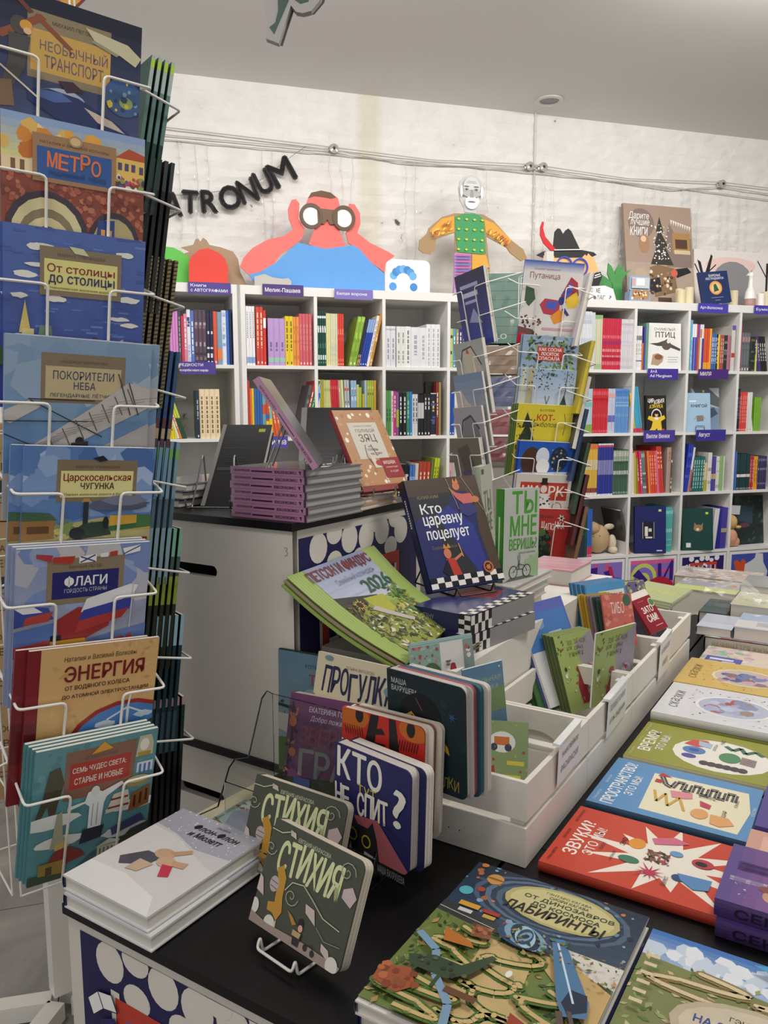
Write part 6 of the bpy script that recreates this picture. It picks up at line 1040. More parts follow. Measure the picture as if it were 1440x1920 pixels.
def cube(name, a0, c0, z0, w, h, label, panel=None, lid=True, d=None, handle=True, group='painted cube tables with black lids'):
    """a plywood cube; local x right, y away; near face y=0"""
    d = d or w
    e = empty(name, Matrix.Translation(TP(a0, c0, z0)) @ MT, label, 'display box', group)
    hh = h-(LID if lid else 0); t = .015
    # two open-grain faces with hand holes: near (or far) sides are plain, left and right carry the hole
    def side(x0, x1, y0, y1, nm): MB().box(x0, x1, y0, y1, 0, hh).build(nm, [MODW], e)
    side(0, w, d-t, d, 'back_panel'); side(w-t, w, t, d-t, 'side_panel')
    if panel == 'front' or not handle:
        side(0, w, 0, t, 'front_panel')
    else:
        # near face with a slot
        hx0, hx1, hz0, hz1 = w-.345, w-.205, hh-.117, hh-.092
        o = [(hx0+.0125*(1-math.cos(rad(a))), (hz0+hz1)/2+.0125*math.sin(rad(a))) for a in (-90, -45, 0)]
        k = 8; slot = []
        for i in range(k+1): a = rad(90+180*i/k); slot.append((hx0+.0125+.0125*math.cos(a), (hz0+hz1)/2+.0125*math.sin(a)))
        for i in range(k+1): a = rad(-90+180*i/k); slot.append((hx1-.0125+.0125*math.cos(a), (hz0+hz1)/2+.0125*math.sin(a)))
        mb = MB(); n = len(slot); mid = (hx0+hx1)/2
        L_ = [p for p in slot if p[0] <= mid]; 
        outer = [(0, hh), (0, 0), (w, 0), (w, hh)]
        left = slot[:k+1]; right = slot[k+1:]
        polys = [[(0, hh), (0, 0), (mid, 0), (mid, hz0)]+left[::-1][0:]+[(mid, hz1), (mid, hh)], [(w, 0), (w, hh), (mid, hh), (mid, hz1)]+right[::-1][0:]+[(mid, hz0), (mid, 0)]]
        for pl in polys:
            m_ = len(pl); mb.add([(x, 0, z) for x, z in pl]+[(x, t, z) for x, z in pl], [tuple(range(m_)), tuple(range(m_, 2*m_))[::-1]])
        mb.add([(x, 0, z) for x, z in slot]+[(x, t, z) for x, z in slot], [(i, (i+1) % n, (i+1) % n+n, i+n) for i in range(n)])
        mb.build('front_panel', [MODW], e)
    side(0, t, t, d-t, 'side_panel')
    if panel == 'right': put_art(e, d-.04, hh-.04, PAN, Matrix.Translation((w+.0006, .018, .022)) @ axes(Vector((0, 1, 0)), Vector((0, 0, 1))), name='painted_panel')
    if panel == 'front': put_art(e, w-.05, hh-.04, PAN, Matrix.Translation((.028, -.0006, .022)) @ Matrix.Rotation(PI/2, 4, 'X'), name='painted_panel')
    if lid: MB().box(-.004, w+.004, -.006, d+.002, hh, h).build('lid', [BLACK], e)
    return e
W_ = .511
cube('plywood_cube', .688, -.996, 0, W_, MH, 'near cube table with blue and red painted front and black lid', 'front')
cube('plywood_cube', .688, -.996+W_+.002, 0, W_, MH, 'cube table under the near maze book', 'front')
cube('plywood_cube', .688, -.996+2*(W_+.002), 0, W_, MH, 'cube table at the bottom right corner under the mazes', 'front')
for k, lab in enumerate(('under the acrylic stand', 'under the nearest crates', 'under the question books')): cube('plywood_cube', 1.209, -.976+k*(W_+.002), 0, W_, MH, 'cube table '+lab)
for k, lab in enumerate(('under the white platform boxes', 'under the farther crates', 'under the oval picture books')): cube('plywood_cube', 1.728, -.976+k*(W_+.002), 0, W_, MH, 'cube table '+lab)
for k, lab in enumerate(('behind the platform boxes', 'under the farthest crate', 'under the pastel books')): cube('plywood_cube', 2.247, -.976+k*(W_+.002), 0, W_, MH, 'cube table '+lab)
for k, lab in enumerate(('far table under the grey heap', 'far table right of the grey heap')): cube('plywood_cube', 2.766, -.463+k*(W_+.002), 0, W_, MH, 'cube '+lab)
cube('plywood_cube', 1.2185, -.979-W_, 0, W_, MH, 'lower cube of the tall stack with a dark hand hole')
tw = cube('plywood_cube', 1.2185, -.979-W_, MH+.0005, W_, 1.018-MH, 'upper cube of the tall stack carrying the pink spined books', 'right')
put_art(tw, .02, .03, [L([(30, 10), (60, 6), (72, 20), (50, 40), (74, 56), (64, 84), (28, 92)], 9, '9a958e')], Matrix.Translation((W_-.027, -.0004, hhz-.045 if False else .43)) @ Matrix.Rotation(PI/2, 4, 'X'), name='pencilled_number')
# white platform boxes right of the tall stack
for k, (a0, lab) in enumerate(((1.300, 'nearer white platform box beside the tall stack'), (1.805, 'farther white platform box behind the checkered stack'))):
    e = empty('platform_box', Matrix.Translation(TP(a0, -.972, MH+.001)) @ MT, lab, 'display box', 'white platform boxes')
    MB().box(0, .315, 0, .50, .125, .24).build('upper_board', [CRATEW], e)
    MB().box(.012, .303, .012, .488, 0, .13).build('inner_frame', [BLACK], e)
    MB().box(0, .315, 0, .50, 0, .112).build('lower_board', [CRATEW], e)
# ================================================================== white slatted crates
def crate(a0, label, aw=.3085, c0=-.652, c1=-.446, last=False):
    e = empty('wooden_crate', Matrix.Translation(TP(a0, c0, MH+.001)) @ MT, label, 'crate', 'white slatted crates in a row')
    w = c1-c0; t = .009; h1 = .066; g = .012; h2 = .065; H = h1+g+h2
    for x0, x1 in ((0, t), (w-t, w)):
        MB().box(x0, x1, 0, aw, 0, h1).build('slat', [CRATEW], e)
        MB().box(x0, x1, 0, aw, h1+g, H).build('slat', [CRATEW], e)
    # end boards: lower and upper slat with a half-round hand hole cut in both
    cx = w/2; r = .045
    for y0, y1 in ((.0005, t), (aw-t, aw-.0005)):
        arc = [(cx+r*math.cos(rad(a)), -r*.42*math.sin(rad(a))) for a in range(0, 181, 20)]
        lo = [(t, 0), (w-t, 0), (w-t, h1)]+[(x, h1+z*.4) for x, z in arc]+[(t, h1)]
        up = [(t, h1+g), (t, H), (w-t, H), (w-t, h1+g)]+[(x, h1+g-z*1.3) for x, z in arc]
        if y0 < .01: lo = [(t, 0), (w-t, 0), (w-t, h1), (t, h1)]; up = [(t, h1+g), (t, H), (w-t, H), (w-t, h1+g)]
        for nm, o in (('end_slat', lo), ('end_slat', up)): MB().prism(o, -y1, -y0, axis='y').build(nm, [CRATEW], e)
    for x in (t, w-t-.022):
        for y in (t, aw-t-.022): MB().box(x, x+.022, y, y+.022, 0, H-.012).build('corner_post', [CRATEW], e)
    MB().box(t, w-t, t, aw-t, 0, .006).build('bottom', [CRATEW], e)
    for k in range(2):
        for z in (.03, .10): MB().cyl(w*.33+k*.0, z, 0, .0006, .0012, n=6).build('nail', [BWIRE], e, Matrix.Translation((k*.02, 0, 0)) @ Matrix.Rotation(PI/2, 4, 'X'))
    return e
for k, lab in enumerate(('nearest white crate, nearly empty, with sticker book label', 'second white crate filled with slim leaning booklets', 'third white crate holding wrapped booklets', 'fourth white crate, farthest, with the small red book')):
    crate(1.133+k*.310, lab)
def tag(a0, a1, z0, z1, lines, label, lean=3):
    M = Matrix.Translation(TP(a0, -.4425, z0)) @ axes(AV, Vector((0, 0, 1))+CV*.05) @ Matrix.Rotation(rad(lean), 4, 'Z')
    w = a1-a0; h = z1-z0
    e = empty('label_holder', M, label, 'label', 'printed label holders on the crates')
    MB().box(0, w, 0, h, -.0006, 0).build('paper', [plain('e4e2df', .4)], e)
    MB().box(0, w, h-.004, h+.001, -.012, .0012).build('clip', [mat('clear_plastic', 'dfe2e2', .12, coat=.8)], e)
    H = 100*h/w; els = []
    for i, (s, x, ww) in enumerate(lines): els.append(T(s, x, H*(.22+i*.36), ww, H*.16, '2c2a2c', .012))
    put_art(e, w, h, els, Matrix.Translation((0, 0, .0004)), name='lettering', m=WRAP)
tag(1.262, 1.375, .592, .672, [('НАКЛЕЙКИ', 16, 72), ('РАСКРАСКИ', 14, 78)], 'label reading stickers and colouring, on the nearest crate')
tag(1.548, 1.685, .575, .660, [('ГОЛОВОЛОМКИ', 10, 78), ('ИГРЫ ЗАДАНИЯ', 12, 80)], 'label reading puzzles and tasks, on the second crate')
tag(1.978, 2.095, .566, .668, [('РАЗВИВАЮЩИЕ', 12, 76), ('КНИГИ', 30, 44)], 'label on the third crate, blurred and tilted')
# ================================================================== books lying on the tables
Z0 = .5105
zv = [R(0, 0, 100, 130, 'c9452f'), RAY(50, 84, 29, 62, 13, 'efe7da', .84, .98, 5), T('ЗВУКИ?', 22, 10, 56, 11, 'f6f0e8', .035), T('ЭТО МЫ!', 28, 24, 44, 8, 'f6f0e8', .02), T('СТИНА ВИРСЕН', 6, 4, 20, 2.4, '5a1c14', 0), T('ЭМИ ХАКСЛИ', 42, 4, 16, 2.4, '5a1c14', 0), T('КРИСТИНА РОСКИ', 72, 4, 22, 2.4, '5a1c14', 0),
      E(64, 58, 8, 6.5, 'e09830'), T('ЭХО', 56, 46, 12, 4, '2a2420', .02), E(38, 58, 5, 8, '3f7a5c'), T('НИЗКИЙ', 30, 44, 14, 3, '2a2420', .01, rot=0), P([(70, 70), (78, 66), (88, 82), (84, 94), (78, 86)], 'd06c88'), SCT(60, 44, 68, 16, 18, 1, 4, ['6a4a34', '8c5a40', 'b04848', '3a2c24'], 5, 'leaf'), E(64, 88, 4, 5, '6a9ac8'), E(60, 108, 6.5, 8, 'b83c48'), E(59, 107, 3.4, 4.4, '2a1c20'), RAY(28, 76, 3, 12, 11, 'c02c58'), E(32, 96, 4.5, 5, '2c4c78'), P([(30, 98), (38, 94), (40, 118), (26, 118), (22, 108)], '5a8cc0'), T('Шелест', 16, 86, 13, 4, '3a3430', 0), T('ПИСК', 40, 34, 12, 3, '3a3430', 0), T('КЛАССИКА', 24, 124, 16, 3, 'f0dcd0', .01)]
flat(1.138, 1.346, -.426, -.160, Z0, .016, 'b83c28', zv, 'red book with white starburst and round sound creatures', 'three question books in a row', read='a', spine_art=None, gloss=GLOSS)
pr = [R(0, 0, 100, 130, '5f93c4', .2), P([(10, 42), (84, 38), (86, 118), (50, 124), (8, 120)], 'e8e2c4', .03), T('ПРОСТРАНСТВО?', 5, 10, 88, 11, 'f0f2f4', .035), T('ЭТО МЫ!', 28, 24, 40, 7.5, 'f0f2f4', .02), T('СТИНА ВИРСЕН', 6, 4, 20, 2.4, 'dce4ec', 0), T('ЭМИ ХАКСЛИ', 42, 4, 16, 2.4, 'dce4ec', 0)]
_p = [(74, 60+i*5.6) for i in range(9)]
snake = [(80, 46), (66, 52), (62, 58)]+[(62+14*((i+1) % 4 in (1, 2)), 60+((i+1)//2)*7.0) for i in range(0, 15)]
pr += [L(snake, 5, '55504e'), L(snake, .5, 'e8e2c4'), P([(80, 42), (88, 44), (82, 54)], 'b83c40'), R(66, 42, 7, 6, 'b83c40'), P([(44, 62), (56, 58), (58, 66), (60, 76), (50, 78), (46, 72)], 'dc8c98'), L([(50, 46), (30, 52), (48, 56), (26, 62), (46, 68), (24, 76)], 2.4, 'd0a848'), P([(40, 86), (50, 84), (46, 94), (38, 94)], 'c03c58'), E(26, 88, 9, 7, 'e0a468'), P([(14, 98), (30, 96), (30, 110), (20, 116), (12, 106)], 'e0a468'), T('ДЛИННЫЙ', 56, 78, 6, 20, '3a3630', 0), T('ШАР', 30, 104, 12, 3.4, '3a3630', 0), T('УЗКИЙ', 52, 110, 14, 3.4, '3a3630', 0), T('КЛАССИКА', 44, 125, 16, 2.6, 'dce4ec', .01)]
flat(1.368, 1.580, -.424, -.152, Z0, .018, '4a7aa8', pr, 'light blue book with a winding road drawing', 'three question books in a row', read='a', spine='2c506c', gloss=GLOSS)
vr = [R(0, 0, 100, 132, '94963c', .15), E(46, 84, 38, 46, 'e9e6dc', .03), T('ВРЕМЯ?', 22, 8, 56, 12, 'f0eee6', .035), T('ЭТО МЫ!', 30, 23, 40, 8, 'f0eee6', .02), T('СТИНА ВИРСЕН', 6, 3.5, 20, 2.2, 'd8d8b8', 0), T('ЭМИ ХАКСЛИ', 42, 3.5, 16, 2.2, 'd8d8b8', 0), T('КРИСТИНА РОСКИ', 72, 3.5, 22, 2.2, 'd8d8b8', 0),
      P([(60, 46), (74, 52), (78, 66), (66, 72), (58, 60)], 'd05048'), P([(62, 60), (74, 58), (72, 72), (60, 72)], 'a8c0d8'), E(48, 58, 9, 11, '5a80bc'), E(48, 58, 4, 5, '3c5c98'), E(32, 56, 5, 7, '5450a0'), L([(74, 84), (66, 92), (76, 98), (64, 104), (74, 112), (66, 120)], 4.5, '3c6c58'), E(46, 92, 12, 10, '4f8a60')]+[E(22, 72+i*7, 5, 4.5, '4a4448') for i in range(6)]+[L([(38+i*3, 102), (36+i*3, 116)], 1.2, '6a3a44') for i in range(6)]+[T('ЧАС', 76, 78, 12, 4, '3a3630', .01), T('ВОЛОСЫ', 56, 74, 16, 3, '3a3630', 0), T('КЛАССИКА', 60, 127, 16, 2.6, 'e8e6dc', .01)]
flat(1.598, 1.805, -.420, -.148, Z0, .018, '7c8030', vr, 'olive green book with a white oval full of time creatures', 'three question books in a row', read='a', spine='c8c4a0', gloss=GLOSS)
def oval(bg, cols, seed, inner, ):
    return [R(0, 0, 100, 122, bg, .3), SCT(60, 8, 24, 84, 84, 1, 2.6, cols[0], seed, 'leaf'), E(50, 68, 30, 36, cols[1]), E(50, 68, 27, 33, inner, .3), SCT(26, 32, 46, 36, 42, 4, 9, cols[2], seed+1), T('Сказки', 24, 10, 52, 9, cols[3], .01, it=.2, wob=2), SCT(24, 24, 106, 52, 6, .8, 1.8, cols[0], seed+3, 'leaf')]
ov1 = oval('d9dade', [['6a6468', '8a8488', '4c484c'], 'eceae8', ['a8b0cc', 'b04c48', '8c94b4', '9c8c78', 'c0c8dc'], '7a7478'], 3, 'b4bcd4')
for k in range(2): flat(1.822, 2.056, -.42, -.125, Z0+k*.019, .018, 'dcd9d4' if k else '8c9434', ov1 if k else None, ('olive book under the white oval picture book', 'white book with grey ferns and an oval winter picture')[k], 'stack of oval picture books', read='a', spine='d4d2cc' if k else '8c9434', gloss=WRAP)
ov2 = oval('d3b25c', [['8a7434', 'a88c3c', '6c5c2c'], 'e0d8b0', ['b890a8', '4c5890', '8a6a70', 'c8a8b0', '6c7cb0'], '8a7434'], 9, 'c8b8b0')
flat(2.070, 2.300, -.425, -.10, Z0, .034, 'c8a850', ov2, 'mustard yellow book with an oval picture of a reclining figure', 'stack of oval picture books', read='a', gloss=WRAP)
pk = [R(0, 0, 100, 70, 'd8c8bc', .2), SCT(60, 30, 0, 70, 70, 4, 9, ['d8b8c0', 'a8c4b4', 'e0d0a8', 'c8a8b8', '8cb8a0', 'e4d8d0'], 5), P([(8, 8), (44, 8), (42, 62), (8, 62)], '3a48a8'), R(12, 34, 8, 20, 'dcdce8'), R(24, 14, 10, 36, 'dcdce8'), R(12, 12, 7, 16, '8890d0')]
flat(2.310, 2.485, -.412, -.04, Z0, .022, 'd0c0b4', pk, 'pink floral book with a blue label, behind the mustard one', None, read='a', gloss=WRAP)
# farther heap: a thick dark brown book, pale blue ones, cream and grey covers in clear film
def tbook(a0, c0, z, w, d, t, col, lab, art=None, rot=0, spine=None, m=None, grp='books in clear film at the back of the right table', name='picture_book'):
    M = Matrix.Translation(TP(a0, c0, z+t)) @ MT @ Matrix.Rotation(rad(rot), 4, 'Z')
    return book(M, w, d, t, col, art or [R(0, 0, 100, 100*d/w, col, .3)], lab, grp, spine=spine, gloss=m or WRAP, name=name)
bro = [R(0, 0, 100, 80, 'b89880'), SCT(50, 0, 0, 100, 80, 4, 9, ['b86a58', 'c8b078', '9098b0', 'd0a090', 'e0d8c8', 'a86050'], 4)]
tbook(2.50, -.428, Z0, .34, .19, .045, '2c1a16', 'dark brown book with gold lettering on its edge', bro, grp=None)
put_art(None, .30, .03, [T('НАЧИНАЕТСЯ ЖИЗНЬ ПРЕКРАСНАЯ', 4, 1.5, 92, 6, 'b8a060', .01)], Matrix.Translation(TP(2.4985, -.418, Z0+.008)) @ MT @ Matrix.Rotation(PI/2, 4, 'X'), name='lettering')
o_ = bpy.data.objects['lettering'] if False else None
tbook(2.51, -.455, Z0+.046, .10, .17, .026, 'b8bcc8', 'pale grey blue book on the dark brown one', [R(0, 0, 100, 105, 'bcc2d0'), R(10, 60, 80, 3, 'd0d4dc')])
tbook(2.51, -.350, Z0+.046, .28, .19, .038, 'b4c0d4', 'pale blue book with white birds on the heap', [R(0, 0, 100, 66, 'a8b8d4', .3), R(0, 34, 100, 32, 'd4d2d2'), R(30, 14, 60, 8, 'e8e6e2'), R(20, 38, 14, 18, 'b0b0b4'), R(38, 38, 14, 18, 'b0b0b4'), R(56, 38, 10, 18, 'b0b0b4'), P([(10, 8), (20, 4), (16, 12)], 'eef0f4'), P([(40, 4), (52, 8), (42, 10)], 'eef0f4'), P([(76, 4), (88, 6), (80, 12)], 'eef0f4'), E(96, 50, 8, 8, 'c87068')])
tbook(2.705, -.485, Z0, .085, .20, .070, '41524e', 'dark green books left of the cream wrapped ones', [R(0, 0, 100, 130, '46565a', .4), SCT(30, 0, 0, 100, 130, 3, 8, ['5c6c68', '34423e', '78888a'], 8)], grp=None)
tbook(2.712, -.392, Z0, .30, .20, .105, 'c8c4a4', 'cream wrapped book with crinkled film', [R(0, 0, 100, 62, 'cfcdb0', .3), SCT(50, 0, 0, 100, 62, 2, 6, ['e4e2cc', 'b8b490', 'd8d8c0', 'f0f0e4'], 3, 'leaf')])
tbook(2.93, -.62, Z0, .215, .20, .090, 'b8c078', 'grey booklet with a lavender title on a lime stack', [R(0, 0, 100, 58, 'a8a8a4', .3), R(14, 30, 60, 16, 'c4c0dc'), R(18, 34, 50, 3, '8078a8'), R(18, 40, 46, 3, '8078a8'), SCT(50, 0, 0, 100, 30, 2, 6, ['c8a8a0', 'd8c8b8', '9a9490', 'e0d8d0', 'b0b8c0'], 6), E(84, 34, 7, 8, 'c86058')], rot=-2)
tbook(3.15, -.66, Z0, .30, .20, .09, 'c8b8b4', 'pale pink patterned booklets at the far left corner', [R(0, 0, 100, 65, 'd0c0b8', .3), SCT(70, 0, 0, 100, 65, 2, 6, ['c89890', 'e0d8cc', '9c948c', 'b8a8a0', 'f0ece4'], 7)], rot=3)
tbook(2.925, -.395, Z0, .32, .20, .125, '8c8c90', 'grey framed book in film at the right edge of the heap', [R(0, 0, 100, 60, '9a9a9c', .3), R(34, 10, 10, 40, 'd8a090'), R(38, 10, 4, 40, 'e0c888')], grp=None, spine='1e1c1e')
for k in range(3):
    M = Matrix.Translation(TP(2.66+k*.004, -.72+k*.003, .60+k*.008)) @ MT @ Matrix.Rotation(rad(-18), 4, 'Z') @ Matrix.Rotation(rad(12), 4, 'X')
    book(M, .17, .13, .006, '98ac50', [R(0, 0, 100, 77, 'a8b080', .3), T('ЗАГАДКИ', 14, 30, 70, 12, 'c8c860', 0, wob=2)], ('lowest', 'middle', 'uppermost')[k]+' lime green booklet behind the last crate', 'lime booklets behind the last crate', kind='soft', spine='8cc030', gloss=GLOSS)
# crumpled clear bag
mb = MB(); rnd = random.Random(4); n = 9
vs = [(.10*(i/n-.5)*2*(1+.3*rnd.random())*(1-.4*(j/n)), .11*(j/n), .015+.05*math.sin(PI*i/n)*math.sin(PI*j/n)+.018*rnd.random()) for j in range(n+1) for i in range(n+1)]
mb.add(vs, [(j*(n+1)+i, j*(n+1)+i+1, (j+1)*(n+1)+i+1, (j+1)*(n+1)+i) for j in range(n) for i in range(n)])
simple('plastic_bag', mb, [FILM], Matrix.Translation(TP(2.73, -.41, Z0+.10)) @ MT @ Matrix.Rotation(rad(-30), 4, 'Z'), 'crumpled clear plastic bag end on the heap', 'bag')
# violet stack and framed book at right edge
vi = [G(0, 0, 100, 62, '5d4a8c', '8c5c94', 6), T('ЕВА НЕМЕШ', 36, 6, 7, 30, 'd8cce0', .01), T('СЕКРЕТ СОФИ', 56, 8, 14, 44, '4a2c6c', .03), E(24, 40, 9, 6, 'c89880'), P([(24, 42), (44, 40), (56, 50), (34, 56)], '8c9cc8'), E(34, 36, 5, 6, '8a4c44'), SCT(8, 10, 6, 24, 20, 1, 2.4, ['e0d4ec', '8878b0'], 3, 'leaf')]
for k in range(2):
    b_ = flat(1.118+k*.008, 1.285+k*.006, -.158-k*.004, .12, Z0+k*.026, .025, '4c3a80', vi if k else None, ('lower violet book with large letters on its spine', 'upper violet book with a reclining girl on its cover')[k], 'violet books at the right edge', read='a', gloss=GLOSS, spine='48306c')
    put_art(b_, .25, .022, [T('СЕКРЕТ СОФИ', 6, 1.5, 80, 5.6, '1f1230', .03)], Matrix.Translation((-.0032, .27, -.0235)) @ axes(Vector((0, -1, 0)), Vector((0, 0, 1))), name='spine_lettering')
flat(1.290, 1.395, -.150, .06, Z0, .030, 'c89888', [R(0, 0, 100, 150, 'cfa090'), R(10, 8, 84, 120, 'e0b4a4'), R(16, 14, 74, 110, '8c8c98', .3)], 'rose framed picture book beyond the violet stack', None, read='c', gloss=GLOSS)
flat(1.402, 1.60, -.146, .10, Z0, .034, '4a3c88', [G(0, 0, 100, 70, '544690', '6450a0', 5)], 'plain violet book beyond the rose framed one', None, read='a', gloss=GLOSS)
# labyrinth books
def maze(seed, pts):
    o = []
    for i in range(len(pts)): o.append(pts[i])
    return o
def wind(seed, x0, y0, x1, y1, n, w, col, col2):
    r = random.Random(seed); q = []; m = n*9
    for i in range(m+1):
        t = i/m; ph = t*n*PI
        q.append((x0+(x1-x0)*(.5+.42*math.sin(ph)+.12*math.sin(ph*2.7+seed)), y0+(y1-y0)*(t+.045*math.sin(ph*1.9+seed))))
    o = [L(q, w+3.2, col2)]+[E(a, b, w/2+1.5, w/2+1.5, col2, n=8) for a, b in q[::2]]
    return o+[L(q, w, col)]+[E(a, b, w/2, w/2, col, n=8) for a, b in q[::2]]
lab = [G(0, 0, 100, 48, '1c2c40', '34465c', 8)]+[E(52, 22, 44-i*3.4, 24-i*1.6, ('4c6078', '26384e', '5a7088', '2c3e54')[i % 4]) for i in range(6)]+[SCT(60, 0, 0, 100, 44, .8, 2.4, ['6a88a8', 'a8683c', '3c5470', '8ca4c0', 'c8783c', '1c2838'], 5), E(16, 12, 5, 5, 'c8944c'), E(16, 12, 5.4, 1, '8a5c2c'), E(6, 30, 4, 4, '5ab0c0'), E(13, 25, 2.4, 2.4, 'a8483c'), E(58, 20, 32, 17, 'b8b074'), E(58, 20, 29, 15, 'ccc48c'),
       T('ГЭНТАРО КАГАВА,', 46, 8, 26, 2.3, '3c3830', .015), T('СИОРИ КАГАВА', 49, 11.2, 22, 2.3, '3c3830', .015), T('ОТ ДИНОЗАВРОВ', 36, 14.8, 50, 3.9, '3c4c40', .025), T('ДО КОСМОСА', 42, 20, 38, 3.9, '3c4c40', .025), T('ЛАБИРИНТЫ', 29, 24.5, 55, 7.4, '2c2420', .05, it=.15),
       P([(0, 56), (0, 44), (40, 50), (44, 54), (30, 58)], '3a3c40'), L([(0, 50), (34, 54)], .5, 'c8c4b0'), R(8, 40, 12, 4, 'd8a038'), R(10, 46, 8, 3, 'd0d0cc'), R(24, 45, 7, 3, 'c8a848'), R(22, 41, 10, 3, 'a83c30'), R(36, 46, 7, 3, 'b03c34'),
       P([(0, 54), (30, 58), (44, 56), (60, 60), (100, 66), (100, 131), (0, 131)], '6c7c40'), SCT(420, 0, 56, 100, 75, 1.4, 3.4, ['4c6034', '788c48', '3c502c', '94a058', 'c0a068', '5c7040', 'a88c54', '2e4428'], 9, 'leaf'), P([(56, 60), (80, 60), (100, 70), (100, 100), (84, 84)], 'c8a870', .2)]
lab += [R(20, 100, 60, 30, 'c8ae78', .3), P([(34, 62), (60, 64), (66, 104), (36, 104)], 'c8ae78', .3)]+wind(2, 36, 62, 66, 128, 6, 2.6, 'cdb57c', '4a6a2c')+wind(5, 12, 64, 36, 92, 3, 2.4, 'cdb57c', '52702f')+wind(7, 62, 84, 86, 110, 3, 2.4, 'c8ae78', '52702f')+wind(4, 4, 110, 40, 130, 3, 2.4, 'c8ae78', '52702f')
for i in range(7): lab.append(E(52, 56, 15-i*2.1, 9-i*1.25, ('2c4868', '7ca0b8', '1e3450', 'a8c4d0')[i % 4], .2, rot=i*22))
lab += [L([(4, 80), (18, 88), (26, 104), (40, 118), (44, 131)], 4, '7c9cb8'), P([(64, 50), (70, 48), (94, 84), (96, 94), (86, 98), (80, 88)], '4c78a0'), P([(84, 80), (92, 80), (95, 90), (88, 96), (83, 90)], '1c2c44'), L([(68, 52), (88, 88)], 1, 'c8dcec'), P([(8, 98), (20, 92), (34, 92), (44, 78), (47, 79), (40, 96), (32, 104), (12, 104)], '3a4a34'), L([(16, 102), (14, 110)], 2, '3a4a34'), L([(28, 102), (28, 112)], 2, '3a4a34'), P([(0, 112), (14, 106), (22, 116), (16, 124), (2, 122)], '9c5030'), P([(66, 108), (78, 112), (86, 124), (84, 131), (70, 131), (68, 118)], '9c3c28'), P([(14, 70), (30, 74), (34, 78), (18, 80)], 'b87030'), P([(26, 60), (36, 60), (38, 68), (28, 70)], '8a5438'), P([(80, 114), (94, 116), (96, 124), (84, 124)], '6a4c34'), R(34, 108, 16, 4, '6a4428'), SCT(14, 2, 108, 20, 14, 1.5, 3, ['b4683c', '7c3c24', '8a4a2c'], 5), SCT(12, 68, 110, 16, 20, 1.5, 3, ['b4503c', '7c2c20', 'c8705c'], 6), SCT(10, 12, 93, 28, 9, 1, 2.2, ['52644a', '2c3a2a'], 7), SCT(8, 26, 60, 10, 8, 1, 2, ['a8704c', '6c3c28'], 8), SCT(60, 40, 50, 60, 20, 1, 2.2, ['5c7c38', '2e4428', 'a88c54', '8c6c44'], 12, 'leaf'), L([(84, 96), (100, 131)], 3, '5a4c44'), L([(88, 94), (100, 116)], 2, '5a4c44'), E(56, 86, 1.5, 2.6, 'e8e8e0')]
flat(.708, 1.048, -.487, -.232, Z0+.023, .018, '5a5f64', lab, 'big maze book with dinosaurs, space tunnel and a blue train', 'large maze books', read='c', gloss=GLOSS, back='d8d4cc')
flat(.712, 1.045, -.485, -.236, Z0, .022, '2c3470', None, 'blue book lying under the big maze book', 'large maze books', read='c', gloss=GLOSS)
lb2 = [G(0, 0, 100, 30, '3c74bc', 'a8c0dc', 8), SCT(30, 0, 8, 60, 14, 3, 7, ['c8d4e4', 'e4e8f0'], 3), P([(0, 22), (100, 30), (100, 131), (0, 131)], '7c8450'), SCT(300, 0, 22, 100, 109, 1.6, 3.8, ['5c7838', '98a468', '44602e', 'b8b080', '6c8448', 'c8b890'], 6, 'leaf')]
lb2 += wind(3, 6, 24, 50, 50, 3, 2.6, 'd8c8a0', '8c7848')+wind(9, 10, 66, 44, 128, 5, 2.6, 'd8cca8', '5c6c34')+wind(6, 54, 26, 96, 44, 3, 2.4, 'd8c8a0', '8c7848')+wind(8, 52, 86, 98, 126, 5, 2.4, 'd8cca8', '5c6c34')+[E(62, 62, 40, 22, 'bcae94', .3), E(62, 62, 36, 19, 'ccc0a8', .3), T('ГЭНТАРО КАГАВА', 46, 50, 36, 3, '3c342c', .015), T('НА ЗЕМЛЕ И В ОКЕАНЕ', 32, 56, 66, 5, '3c4c94', .03), T('Лабиринты', 40, 66, 56, 10, '4a3428', .05), P([(0, 96), (16, 84), (22, 92), (14, 131), (0, 131)], '8c94a0'), P([(50, 8), (62, 4), (62, 12)], '4ca0d0'), P([(60, 18), (76, 10), (90, 14), (80, 28), (64, 28)], '2c3c88')]
lb2 += [R(4, 26+i*7, 6, 2.4, 'd8c8a0') for i in range(6)]
flat(.715, 1.046, -.226, .030, Z0+.010, .018, 'c8c0b0', lb2, 'second maze book with sea and mountains at the corner', 'large maze books', read='c', spine='2c5ca8', gloss=GLOSS)
